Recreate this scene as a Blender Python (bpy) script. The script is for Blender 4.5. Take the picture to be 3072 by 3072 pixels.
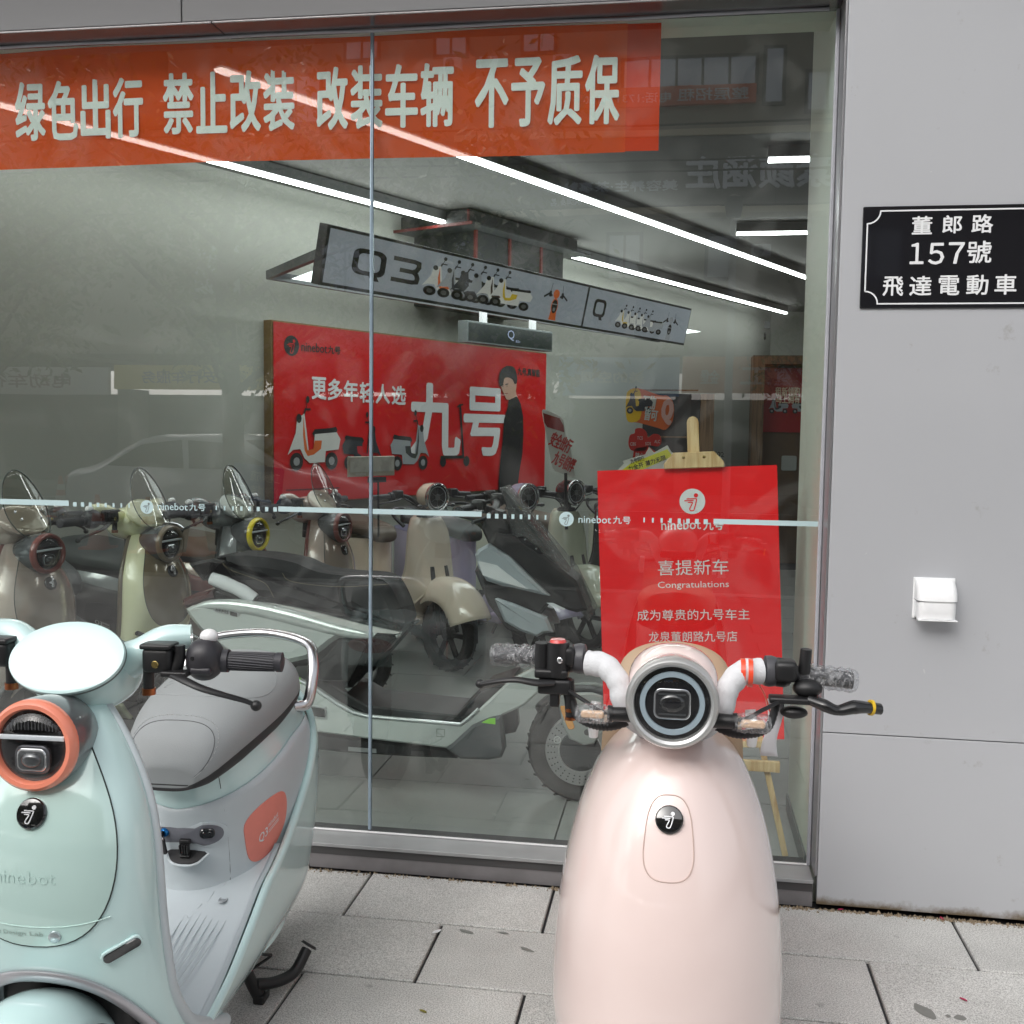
import bpy, bmesh, math, random
from mathutils import Vector, Matrix
random.seed(7)
PI = math.pi
SC = bpy.context.scene
COL = SC.collection
for _o in list(bpy.data.objects):
    bpy.data.objects.remove(_o)

# ------------------------------------------------------------------ camera
FOC, YAW, PITCH, ROLL = 3201.3 / 3072.0, 0.15697, -0.07702, 0.013264
CAM = Vector((0, 0, 1.45))
_fw = Vector((-math.sin(YAW) * math.cos(PITCH), math.cos(YAW) * math.cos(PITCH), math.sin(PITCH)))
_r0 = Vector((math.cos(YAW), math.sin(YAW), 0)); _u0 = _r0.cross(_fw)
_rt = math.cos(ROLL) * _r0 + math.sin(ROLL) * _u0
_up = -math.sin(ROLL) * _r0 + math.cos(ROLL) * _u0
cd = bpy.data.cameras.new('camera')
cam = bpy.data.objects.new('camera', cd); COL.objects.link(cam)
cam.matrix_world = Matrix(((_rt.x, _up.x, -_fw.x, CAM.x), (_rt.y, _up.y, -_fw.y, CAM.y), (_rt.z, _up.z, -_fw.z, CAM.z), (0, 0, 0, 1)))
cd.sensor_width = 36.0; cd.sensor_fit = 'HORIZONTAL'; cd.lens = 36.0 * FOC
cd.clip_start = 0.05; cd.clip_end = 400
SC.camera = cam

# ------------------------------------------------------------------ light
SUN_EL, SUN_AZ = math.radians(40), math.radians(206)      # from the street side
W = bpy.data.worlds.new('World'); SC.world = W; W.use_nodes = True
nt = W.node_tree; nt.nodes.clear()
sky = nt.nodes.new('ShaderNodeTexSky'); sky.sky_type = 'NISHITA'; sky.sun_disc = False
sky.sun_elevation = SUN_EL; sky.sun_rotation = SUN_AZ; sky.air_density = 1.0; sky.dust_density = 4.0
hs = nt.nodes.new('ShaderNodeHueSaturation'); hs.inputs['Saturation'].default_value = 0.22; hs.inputs['Value'].default_value = 1.0
bg = nt.nodes.new('ShaderNodeBackground'); bg.inputs['Strength'].default_value = 0.15
wo = nt.nodes.new('ShaderNodeOutputWorld')
nt.links.new(sky.outputs[0], hs.inputs['Color']); nt.links.new(hs.outputs[0], bg.inputs[0]); nt.links.new(bg.outputs[0], wo.inputs[0])
sl = bpy.data.lights.new('sun', 'SUN'); sl.energy = 1.1; sl.angle = math.radians(80); sl.color = (1.0, 0.97, 0.93)
so = bpy.data.objects.new('sun', sl); COL.objects.link(so)
_sd = Vector((math.cos(SUN_EL) * math.sin(SUN_AZ), math.cos(SUN_EL) * math.cos(SUN_AZ), math.sin(SUN_EL)))
so.rotation_euler = _sd.to_track_quat('Z', 'Y').to_euler(); so.location = (0, -6, 8)
SC.view_settings.view_transform = 'Standard'; SC.view_settings.look = 'None'
SC.view_settings.exposure = 0.62; SC.view_settings.gamma = 1.0
SC.render.engine = 'CYCLES'
cy = SC.cycles
cy.max_bounces = 8; cy.diffuse_bounces = 4; cy.glossy_bounces = 4; cy.transmission_bounces = 6; cy.transparent_max_bounces = 24
cy.use_denoising = True; cy.sample_clamp_indirect = 6.0; cy.caustics_reflective = False; cy.caustics_refractive = False

# ------------------------------------------------------------------ geometry helpers
def I4(): return Matrix.Identity(4)
def frame(o, ux, uy):
    ux = Vector(ux).normalized(); uy = Vector(uy); uz = ux.cross(uy).normalized(); uy = uz.cross(ux)
    return Matrix(((ux.x, uy.x, uz.x, o[0]), (ux.y, uy.y, uz.y, o[1]), (ux.z, uy.z, uz.z, o[2]), (0, 0, 0, 1)))
def T(x, y, z): return Matrix.Translation((x, y, z))
def Rz(a): return Matrix.Rotation(a, 4, 'Z')
def Ry(a): return Matrix.Rotation(a, 4, 'Y')
def Rx(a): return Matrix.Rotation(a, 4, 'X')
def S(x, y, z): return Matrix.Diagonal((x, y, z, 1))

def catmull(pts, n=6):
    pts = [Vector(p) for p in pts]
    if len(pts) < 3: return pts
    out = []
    P = [pts[0] * 2 - pts[1]] + pts + [pts[-1] * 2 - pts[-2]]
    for i in range(1, len(P) - 2):
        a, b, c, d = P[i - 1], P[i], P[i + 1], P[i + 2]
        for k in range(n):
            t = k / n
            out.append(0.5 * ((2 * b) + (c - a) * t + (2 * a - 5 * b + 4 * c - d) * t * t + (3 * b - a - 3 * c + d) * t ** 3))
    out.append(pts[-1])
    return out
def interp(tab, x):
    if (x - tab[0][0]) * (tab[-1][0] - tab[0][0]) <= 0: return tab[0][1]
    for (a, va), (b, vb) in zip(tab, tab[1:]):
        if (a <= x <= b) or (b <= x <= a):
            t = (x - a) / (b - a)
            return va + (vb - va) * t
    return tab[-1][1]
def smooth_tab(tab, n=6):
    """a smoother version of a table of (x, v): Catmull-Rom through its points"""
    return [(p.x, p.y) for p in catmull([Vector((a, b, 0)) for a, b in tab], n)]

class MB:
    base = None
    def __init__(s): s.v = []; s.f = []; s.m = MB.base.copy() if MB.base else I4()
    def add(s, vs, fs, M=None):
        k = len(s.v); M = M or I4(); M = s.m @ M
        s.v += [tuple(M @ Vector(p)) for p in vs]
        flip = M.determinant() < 0
        s.f += [tuple((i + k) for i in (reversed(f) if flip else f)) for f in fs]
        return s
    def box(s, c, d, M=None, ch=0.0):
        x, y, z = c; a, b, h = d[0] / 2, d[1] / 2, d[2] / 2
        if ch <= 0:
            vs = [(x + i * a, y + j * b, z + k * h) for k in (-1, 1) for j in (-1, 1) for i in (-1, 1)]
            fs = [(0, 2, 3, 1), (4, 5, 7, 6), (0, 1, 5, 4), (2, 6, 7, 3), (0, 4, 6, 2), (1, 3, 7, 5)]
            return s.add(vs, fs, M)
        bm = bmesh.new()
        bmesh.ops.create_cube(bm, size=1.0)
        bmesh.ops.scale(bm, vec=(d[0], d[1], d[2]), verts=bm.verts)
        bmesh.ops.translate(bm, vec=c, verts=bm.verts)
        bmesh.ops.bevel(bm, geom=bm.edges[:], offset=ch, segments=3, affect='EDGES', profile=0.5)
        return s.addbm(bm, M)
    def addbm(s, bm, M=None):
        bm.verts.ensure_lookup_table(); bm.verts.index_update()
        vs = [tuple(v.co) for v in bm.verts]; fs = [tuple(v.index for v in f.verts) for f in bm.faces]
        bm.free(); return s.add(vs, fs, M)
    def loft(s, rings, M=None, closed=True, cap=True, loop=False):
        n = len(rings[0]); vs = [p for r in rings for p in r]; fs = []
        R = len(rings)
        for i in range(R if loop else R - 1):
            i2 = (i + 1) % R
            for j in range(n if closed else n - 1):
                j2 = (j + 1) % n
                fs.append((i * n + j, i * n + j2, i2 * n + j2, i2 * n + j))
        if cap and closed and not loop:
            fs.append(tuple(reversed(range(n)))); fs.append(tuple((R - 1) * n + j for j in range(n)))
        return s.add(vs, fs, M)
    def tube(s, pts, r, n=12, M=None, smooth=0, loop=False, flat=1.0):
        pts = [Vector(p) for p in pts]
        if smooth: pts = catmull(pts, smooth)
        L = len(pts)
        rr = r if isinstance(r, (list, tuple)) else [r]
        def rad(i):
            t = i / max(1, L - 1) * (len(rr) - 1); k = min(int(t), len(rr) - 2) if len(rr) > 1 else 0
            return rr[0] if len(rr) == 1 else rr[k] + (rr[k + 1] - rr[k]) * (t - k)
        rings = []; prev = None
        for i, p in enumerate(pts):
            if loop: d = pts[(i + 1) % L] - pts[i - 1]
            else: d = pts[min(i + 1, L - 1)] - pts[max(i - 1, 0)]
            if d.length < 1e-9: d = Vector((0, 0, 1))
            d.normalize()
            if prev is None:
                a = Vector((0, 0, 1)) if abs(d.z) < 0.9 else Vector((1, 0, 0))
                u = d.cross(a).normalized()
            else:
                u = (prev - d * prev.dot(d)).normalized()
            prev = u; w = d.cross(u)
            q = rad(i)
            rings.append([tuple(p + (u * math.cos(2 * PI * j / n) + w * math.sin(2 * PI * j / n) * flat) * q) for j in range(n)])
        return s.loft(rings, M, loop=loop)
    def lathe(s, prof, n=32, M=None, cap=False):
        """prof: (r, z) turned about z"""
        rings = [[(r * math.cos(2 * PI * j / n), r * math.sin(2 * PI * j / n), z) for j in range(n)] for r, z in prof]
        return s.loft(rings, M, cap=cap)
    def prism(s, poly, z0, z1, M=None, ch=0.0):
        """2-D outline extruded z0..z1, optional chamfer on both rims"""
        a = sum(poly[i][0] * poly[(i + 1) % len(poly)][1] - poly[(i + 1) % len(poly)][0] * poly[i][1] for i in range(len(poly)))
        if a < 0: poly = list(reversed(poly))
        if ch > 0:
            ins = inset(poly, ch)
            rings = [[(x, y, z0) for x, y in ins], [(x, y, z0 + ch) for x, y in poly], [(x, y, z1 - ch) for x, y in poly], [(x, y, z1) for x, y in ins]]
        else:
            rings = [[(x, y, z0) for x, y in poly], [(x, y, z1) for x, y in poly]]
        return s.loft(rings, M)
    def grid(s, fn, nu, nv, M=None, wrapu=False):
        vs = [fn(i / nu, j / nv) for j in range(nv + 1) for i in range(nu + (0 if wrapu else 1))]
        w = nu if wrapu else nu + 1
        fs = [(j * w + i, j * w + (i + 1) % w, (j + 1) * w + (i + 1) % w, (j + 1) * w + i) for j in range(nv) for i in range(nu)]
        return s.add(vs, fs, M)
    def ell(s, c, r, nu=24, nv=16, M=None, e=1.0):
        def sp(v, p): return math.copysign(abs(v) ** p, v)
        def fn(u, v):
            a = 2 * PI * u; b = -PI / 2 + PI * v
            return (c[0] + r[0] * sp(math.cos(b), e) * sp(math.cos(a), e), c[1] + r[1] * sp(math.cos(b), e) * sp(math.sin(a), e), c[2] + r[2] * sp(math.sin(b), e))
        return s.grid(fn, nu, nv, M, wrapu=True)
    def mesh(s, name, smooth=True, ang=38):
        me = bpy.data.meshes.new(name); me.from_pydata(s.v, [], s.f); me.validate()
        bm = bmesh.new(); bm.from_mesh(me)
        bmesh.ops.remove_doubles(bm, verts=bm.verts, dist=1e-5)
        bmesh.ops.recalc_face_normals(bm, faces=bm.faces)
        bm.to_mesh(me); bm.free()
        if smooth:
            me.polygons.foreach_set('use_smooth', [True] * len(me.polygons))
            me.set_sharp_from_angle(angle=math.radians(ang))
        return me
    def build(s, name, mat, parent=None, smooth=True, ang=38, label=None, kind=None, bevel=0, solid=0, offset=0, sub=0):
        o = bpy.data.objects.new(name, s.mesh(name, smooth, ang)); COL.objects.link(o)
        if mat is not None: o.data.materials.append(mat)
        if parent is not None: o.parent = parent
        if label: o['label'] = label
        if kind: o['kind'] = kind
        if solid:
            m = o.modifiers.new('s', 'SOLIDIFY'); m.thickness = solid; m.offset = offset
        if bevel:
            m = o.modifiers.new('b', 'BEVEL'); m.width = bevel; m.segments = 3; m.limit_method = 'ANGLE'; m.angle_limit = math.radians(35)
        if sub:
            m = o.modifiers.new('u', 'SUBSURF'); m.levels = sub; m.render_levels = sub
        return o

def inset(poly, d):
    n = len(poly); out = []
    for i in range(n):
        a, b, c = Vector(poly[i - 1]).to_2d(), Vector(poly[i]).to_2d(), Vector(poly[(i + 1) % n]).to_2d()
        e1 = (b - a); e2 = (c - b)
        if e1.length < 1e-9 or e2.length < 1e-9: out.append((b.x, b.y)); continue
        e1.normalize(); e2.normalize()
        n1 = Vector((-e1.y, e1.x)); n2 = Vector((-e2.y, e2.x)); m = n1 + n2
        if m.length < 1e-6: m = n1.copy()
        m.normalize(); k = d / max(0.35, m.dot(n1))
        out.append((b.x + m.x * k, b.y + m.y * k))
    return out
def rrect(w, h, r, n=5, cx=0, cy=0):
    out = []
    for (sx, sy, a0) in ((1, 1, 0), (-1, 1, PI / 2), (-1, -1, PI), (1, -1, 1.5 * PI)):
        for k in range(n + 1):
            a = a0 + PI / 2 * k / n
            out.append((cx + sx * (w / 2 - r) + r * math.cos(a), cy + sy * (h / 2 - r) + r * math.sin(a)))
    return out
def circ(r, n=32, cx=0, cy=0, ry=None): return [(cx + r * math.cos(2 * PI * k / n), cy + (ry or r) * math.sin(2 * PI * k / n)) for k in range(n)]
def rounded(poly, n=4, close=True):
    """closed smooth curve through 2-D points"""
    P = [Vector((a, b, 0)) for a, b in poly]; L = len(P); out = []
    for i in range(L):
        a, b, c, d = P[i - 1], P[i], P[(i + 1) % L], P[(i + 2) % L]
        for k in range(n):
            t = k / n
            q = 0.5 * ((2 * b) + (c - a) * t + (2 * a - 5 * b + 4 * c - d) * t * t + (3 * b - a - 3 * c + d) * t ** 3)
            out.append((q.x, q.y))
    return out

# ------------------------------------------------------------------ text and marks as outlines in a unit frame
_tc = {}
def text_geo(s, off=0.0):
    k = (s, off)
    if k not in _tc:
        cu = bpy.data.curves.new('t', 'FONT'); cu.body = s; cu.size = 1; cu.offset = off; cu.resolution_u = 2
        cu.fill_mode = 'FRONT'
        ob = bpy.data.objects.new('t', cu); COL.objects.link(ob)
        bpy.context.view_layer.update()
        me = bpy.data.meshes.new_from_object(ob.evaluated_get(bpy.context.evaluated_depsgraph_get()))
        vs = [(v.co.x, v.co.y) for v in me.vertices]; fs = [tuple(p.vertices) for p in me.polygons]
        bpy.data.objects.remove(ob); bpy.data.curves.remove(cu); bpy.data.meshes.remove(me)
        x0 = min(v[0] for v in vs); x1 = max(v[0] for v in vs); y0 = min(v[1] for v in vs); y1 = max(v[1] for v in vs)
        _tc[k] = ([((x - x0) / (x1 - x0), (y - y0) / (y1 - y0)) for x, y in vs], fs, (x1 - x0) / (y1 - y0))
    return _tc[k]
def add_text(mb, s, F, x, y, w, h, off=0.0, z=0.0, slant=0.0, mirror=False):
    """text filling the box (x, y, w, h) of frame F, lying z above it; w=None keeps proportions"""
    vs, fs, asp = text_geo(s)
    if w is None: w = h * asp
    if h is None: h = w / asp
    d = off * h * .9          # heavier strokes: shifted copies, each a hair above the last
    for k, (dx, dy) in enumerate(((0, 0), (1, 0), (-1, 0), (0, 1), (0, -1), (.7, .7), (-.7, .7), (.7, -.7), (-.7, -.7)) if off > .004 else ((0, 0),)):
        mb.add([(x + d + dx * d + (1 - u if mirror else u) * (w - 2 * d) + slant * v * h, y + d + dy * d + v * (h - 2 * d), z + k * .00012) for u, v in vs], fs, F)
    return w
def stroke(pts, w):
    """constant-width ribbon round a polyline, mitred, as one outline"""
    pts = [Vector(p).to_2d() for p in pts]; L = []; R_ = []
    for i, p in enumerate(pts):
        a = pts[max(i - 1, 0)]; b = pts[min(i + 1, len(pts) - 1)]
        if 0 < i < len(pts) - 1:
            d1 = (p - a).normalized(); d2 = (b - p).normalized(); t = (d1 + d2)
            t = t.normalized() if t.length > 1e-6 else d1
            n = Vector((-t.y, t.x)); k = w / 2 / max(.4, n.dot(Vector((-d1.y, d1.x))))
        else:
            t = (b - a).normalized(); n = Vector((-t.y, t.x)); k = w / 2
        L.append(p + n * k); R_.append(p - n * k)
    return L, R_
def add_stroke(mb, pts, w, F, z=0.0, fn=None):
    L, R_ = stroke(pts, w); n = len(L)
    q = L + R_
    vs = [fn(p.x, p.y) for p in q] if fn else [(p.x, p.y, z) for p in q]
    mb.add(vs, [(i, i + 1, n + i + 1, n + i) for i in range(n - 1)], None if fn else F)
LOGO = [catmull([(-.44, .20), (.15, .20), (.29, .19), (.32, .08), (.16, -.52), (.07, -.71), (-.14, -.73), (-.22, -.60), (-.12, -.38), (.0, -.14), (-.06, -.08), (-.36, -.08)], 3), [(-.62, .02 + .04), (.10, .06)]]
def add_logo(mb, F, cx, cy, r, z=0.0, fn=None):
    """the running pictogram of the round mark: head dot and winged leg"""
    g = (lambda x, y: fn(cx + x * r, cy + y * r)) if fn else None
    for l in LOGO:
        pts = [(p[0], p[1]) for p in l]
        if fn: add_stroke(mb, pts, .085, None, fn=g)
        else: add_stroke(mb, [(cx + a * r, cy + b * r) for a, b in pts], .085 * r, F, z)
    c = circ(.17, 16, .29, .46)
    vs = [g(a, b) for a, b in c] if fn else [(cx + a * r, cy + b * r, z) for a, b in c]
    mb.add(vs, [tuple(range(16))], None if fn else F)
def poly(mb, pts, F, z=0.0):
    mb.add([(a, b, z) for a, b in pts], [tuple(range(len(pts)))], F)

# ------------------------------------------------------------------ materials
def lin(c):
    c = [v / 255 for v in c]
    return tuple((v / 12.92 if v <= .04045 else ((v + .055) / 1.055) ** 2.4) for v in c)
_mc = {}
def mat(name, col, rough=.5, metal=0.0, coat=0.0, spec=.5, noise=0.0, nscale=20, bump=0.0, bscale=200, emit=0.0, ecol=None, trans=0.0, sheen=0.0, rnd=0.0):
    if name in _mc: return _mc[name]
    m = bpy.data.materials.new(name); m.use_nodes = True; t = m.node_tree; b = t.nodes['Principled BSDF']
    b.inputs['Base Color'].default_value = (*col, 1); b.inputs['Roughness'].default_value = rough
    b.inputs['Metallic'].default_value = metal; b.inputs['Coat Weight'].default_value = coat; b.inputs['Coat Roughness'].default_value = .04
    b.inputs['Specular IOR Level'].default_value = spec
    if emit: b.inputs['Emission Color'].default_value = (*(ecol or col), 1); b.inputs['Emission Strength'].default_value = emit
    if sheen: b.inputs['Sheen Weight'].default_value = sheen
    tc = t.nodes.new('ShaderNodeTexCoord')
    if noise or rnd:
        n = t.nodes.new('ShaderNodeTexNoise'); n.inputs['Scale'].default_value = nscale; n.inputs['Detail'].default_value = 6
        t.links.new(tc.outputs['Object'], n.inputs['Vector'])
        mx = t.nodes.new('ShaderNodeMix'); mx.data_type = 'RGBA'; mx.blend_type = 'MULTIPLY'; mx.inputs[0].default_value = 1.0
        mx.inputs[6].default_value = (*col, 1)
        mr = t.nodes.new('ShaderNodeMapRange'); mr.inputs[1].default_value = .3; mr.inputs[2].default_value = .7
        mr.inputs[3].default_value = 1 - noise; mr.inputs[4].default_value = 1 + noise
        t.links.new(n.outputs[0], mr.inputs[0]); last = mr.outputs[0]
        if rnd:
            oi = t.nodes.new('ShaderNodeObjectInfo'); m2 = t.nodes.new('ShaderNodeMapRange'); m2.inputs[3].default_value = 1 - rnd; m2.inputs[4].default_value = 1 + rnd
            t.links.new(oi.outputs['Random'], m2.inputs[0]); ml = t.nodes.new('ShaderNodeMath'); ml.operation = 'MULTIPLY'
            t.links.new(last, ml.inputs[0]); t.links.new(m2.outputs[0], ml.inputs[1]); last = ml.outputs[0]
        t.links.new(last, mx.inputs[7]); t.links.new(mx.outputs[2], b.inputs['Base Color'])
        m3 = t.nodes.new('ShaderNodeMapRange'); m3.inputs[1].default_value = .3; m3.inputs[2].default_value = .7
        m3.inputs[3].default_value = rough * (1 - noise * 1.5); m3.inputs[4].default_value = min(1, rough * (1 + noise * 1.5))
        t.links.new(n.outputs[0], m3.inputs[0]); t.links.new(m3.outputs[0], b.inputs['Roughness'])
    if bump:
        n = t.nodes.new('ShaderNodeTexNoise'); n.inputs['Scale'].default_value = bscale; n.inputs['Detail'].default_value = 3
        t.links.new(tc.outputs['Object'], n.inputs['Vector'])
        bp = t.nodes.new('ShaderNodeBump'); bp.inputs['Strength'].default_value = bump; bp.inputs['Distance'].default_value = .002
        t.links.new(n.outputs[0], bp.inputs['Height']); t.links.new(bp.outputs[0], b.inputs['Normal'])
    _mc[name] = m; return m
def paint(name, rgb, metal=0.0, rough=.25): return mat(name, lin(rgb), rough=rough, metal=metal, coat=1.0, noise=.012, nscale=3)
def emis(name, rgb, s):
    if name in _mc: return _mc[name]
    m = bpy.data.materials.new(name); m.use_nodes = True; t = m.node_tree; t.nodes.clear()
    e = t.nodes.new('ShaderNodeEmission'); e.inputs[0].default_value = (*lin(rgb), 1); e.inputs[1].default_value = s
    o = t.nodes.new('ShaderNodeOutputMaterial'); t.links.new(e.outputs[0], o.inputs[0]); _mc[name] = m; return m
def clear(name, tint, ior=1.5, rough=0.0, haze=0.0, hazecol=(.8, .8, .8), wave=0.0, crumple=0.0, streak=0.0, sscale=34):
    """thin clear sheet: what lies behind shows through a tint, with a Fresnel reflection on the faces met from outside"""
    if name in _mc: return _mc[name]
    m = bpy.data.materials.new(name); m.use_nodes = True; t = m.node_tree; t.nodes.clear(); N = t.nodes.new; L = t.links.new
    tr = N('ShaderNodeBsdfTransparent'); tr.inputs[0].default_value = (*tint, 1)
    gl = N('ShaderNodeBsdfGlossy'); gl.inputs['Roughness'].default_value = rough
    fr = N('ShaderNodeFresnel'); fr.inputs[0].default_value = ior
    ge = N('ShaderNodeNewGeometry'); iv = N('ShaderNodeMath'); iv.operation = 'SUBTRACT'; iv.inputs[0].default_value = 1
    ml = N('ShaderNodeMath'); ml.operation = 'MULTIPLY'; mx = N('ShaderNodeMixShader'); o = N('ShaderNodeOutputMaterial')
    L(ge.outputs['Backfacing'], iv.inputs[1]); L(fr.outputs[0], ml.inputs[0]); L(iv.outputs[0], ml.inputs[1]); L(ml.outputs[0], mx.inputs[0])
    base = tr.outputs[0]
    if haze:
        df = N('ShaderNodeBsdfDiffuse'); df.inputs[0].default_value = (*hazecol, 1); m2 = N('ShaderNodeMixShader'); m2.inputs[0].default_value = haze
        L(base, m2.inputs[1]); L(df.outputs[0], m2.inputs[2]); base = m2.outputs[0]
        if streak:
            t2 = N('ShaderNodeTexCoord'); n2 = N('ShaderNodeTexNoise'); n2.inputs['Scale'].default_value = sscale; n2.inputs['Detail'].default_value = 6; n2.inputs['Distortion'].default_value = 3
            L(t2.outputs['Object'], n2.inputs['Vector']); r2 = N('ShaderNodeMapRange'); r2.inputs[1].default_value = .50; r2.inputs[2].default_value = .62; r2.inputs[3].default_value = haze * .3; r2.inputs[4].default_value = streak; L(n2.outputs[0], r2.inputs[0]); L(r2.outputs[0], m2.inputs[0])
    L(base, mx.inputs[1]); L(gl.outputs[0], mx.inputs[2]); L(mx.outputs[0], o.inputs[0])
    if wave or crumple:
        tc = N('ShaderNodeTexCoord'); n = N('ShaderNodeTexNoise'); n.inputs['Scale'].default_value = 90 if crumple else 1.6
        if crumple: n.inputs['Detail'].default_value = 4; n.inputs['Distortion'].default_value = 1.5
        L(tc.outputs['Object'], n.inputs['Vector'])
        bp = N('ShaderNodeBump'); bp.inputs['Strength'].default_value = crumple or wave; bp.inputs['Distance'].default_value = .01 if crumple else .01
        L(n.outputs[0], bp.inputs['Height']); L(bp.outputs[0], gl.inputs['Normal']); L(bp.outputs[0], fr.inputs['Normal'])
    _mc[name] = m; return m

BLK = mat('black_plastic', (.012, .012, .013), rough=.42, noise=.06, nscale=30, bump=.15, bscale=900)
BLKG = mat('black_gloss', (.006, .006, .007), rough=.08, coat=1)
RUB = mat('rubber', (.02, .02, .021), rough=.7, noise=.15, nscale=60)
CHR = mat('brushed_silver', (.62, .62, .63), rough=.22, metal=1, noise=.03, nscale=40)
MIR = mat('chrome', (.8, .8, .82), rough=.06, metal=1)
GREYM = mat('grey_metal', (.22, .22, .23), rough=.38, metal=.6)
WHT = mat('white_plastic', (.78, .78, .79), rough=.35, noise=.01)
LENS = mat('lens_dark', (.02, .022, .025), rough=.05, coat=1)
WPRINT = mat('white_print', (.74, .75, .76), rough=.5)
KPRINT = mat('black_print', (.015, .014, .015), rough=.45)
CLR = clear('clear_cover', (.96, .97, .97), 1.5)
FILM = clear('plastic_film', (.93, .94, .94), 1.5, rough=.12, haze=.10, crumple=1.0)
DRL = mat('light_bar', (.62, .66, .7), rough=.2, coat=1)
AMB = mat('amber_lens', (.75, .30, .02), rough=.18, coat=1)

def thing(name, label, cat, loc=(0, 0, 0), rz=0.0, group=None):
    o = bpy.data.objects.new(name, None); COL.objects.link(o); o.empty_display_size = .1
    o.location = loc; o.rotation_euler = (0, 0, rz); o['label'] = label; o['category'] = cat
    if group: o['group'] = group
    return o
def tag(o, label, cat, group=None):
    o['label'] = label; o['category'] = cat
    if group: o['group'] = group
    return o
def structure(o): o['kind'] = 'structure'; return o
def empty_part(name, parent):
    o = bpy.data.objects.new(name, None); COL.objects.link(o); o.parent = parent; o.empty_display_size = .05; return o

# surfaces: S(u, v) -> Vector; things that lie on them
def snorm(Sf, u, v, e=1e-3):
    a = Vector(Sf(u + e, v)) - Vector(Sf(u - e, v)); b = Vector(Sf(u, v + e)) - Vector(Sf(u, v - e))
    return a.cross(b).normalized()
def on(Sf, u, v, h, sgn=1):
    return Vector(Sf(u, v)) + snorm(Sf, u, v) * h * sgn
def patch(mb, Sf, outline, c, h, sgn=1, rings=8, dome=0.0, skirt=True):
    """a plate that follows surface Sf: outline is a list of (u, v); c its centre"""
    vs = []; fs = []; n = len(outline)
    vs.append(tuple(on(Sf, c[0], c[1], h + dome, sgn)))
    for k in range(1, rings + 1):
        f = k / rings
        for (u, v) in outline:
            vs.append(tuple(on(Sf, c[0] + (u - c[0]) * f, c[1] + (v - c[1]) * f, h + dome * (1 - f ** 2.5), sgn)))
    for j in range(n): fs.append((0, 1 + j, 1 + (j + 1) % n))
    for k in range(rings - 1):
        for j in range(n):
            a = 1 + k * n; b = a + n
            fs.append((a + j, b + j, b + (j + 1) % n, a + (j + 1) % n))
    if skirt:
        k = len(vs); a = 1 + (rings - 1) * n
        for (u, v) in outline: vs.append(tuple(on(Sf, c[0] + (u - c[0]) * 1.015, c[1] + (v - c[1]) * 1.015, -.003, sgn)))
        for j in range(n): fs.append((a + j, k + j, k + (j + 1) % n, a + (j + 1) % n))
    mb.add(vs, fs); return mb
def seam(mb, Sf, pts, r, h=0.0, sgn=1, loop=False, n=6):
    return mb.tube([on(Sf, u, v, h, sgn) for u, v in pts], r, n, loop=loop)
# ================================================================== where things stand (metres; camera foot at 0,0; the shopfront runs along X at Y = 3.28)
def ray(px, py):
    return (_fw * 3201.3 + _rt * (px - 1536) - _up * (py - 1536)).normalized()
def at_y(px, py, Y):
    v = ray(px, py); return CAM + v * (Y / v.y)
def at_z(px, py, Z):
    v = ray(px, py); return CAM + v * ((Z - 1.45) / v.z)
AZ = math.radians(26)
UU = Vector((math.sin(AZ), math.cos(AZ), 0)); NN = Vector((-math.cos(AZ), math.sin(AZ), 0))   # along / towards the left shop wall
def un(u, n, z=0.0): return UU * u + NN * n + Vector((0, 0, z))
def at_w(px, py, n):
    v = ray(px, py); return CAM + v * (n / v.dot(NN))
WY, GY, FZ = 3.28, 3.39, .045        # wall face, glass face, shop floor height

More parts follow.
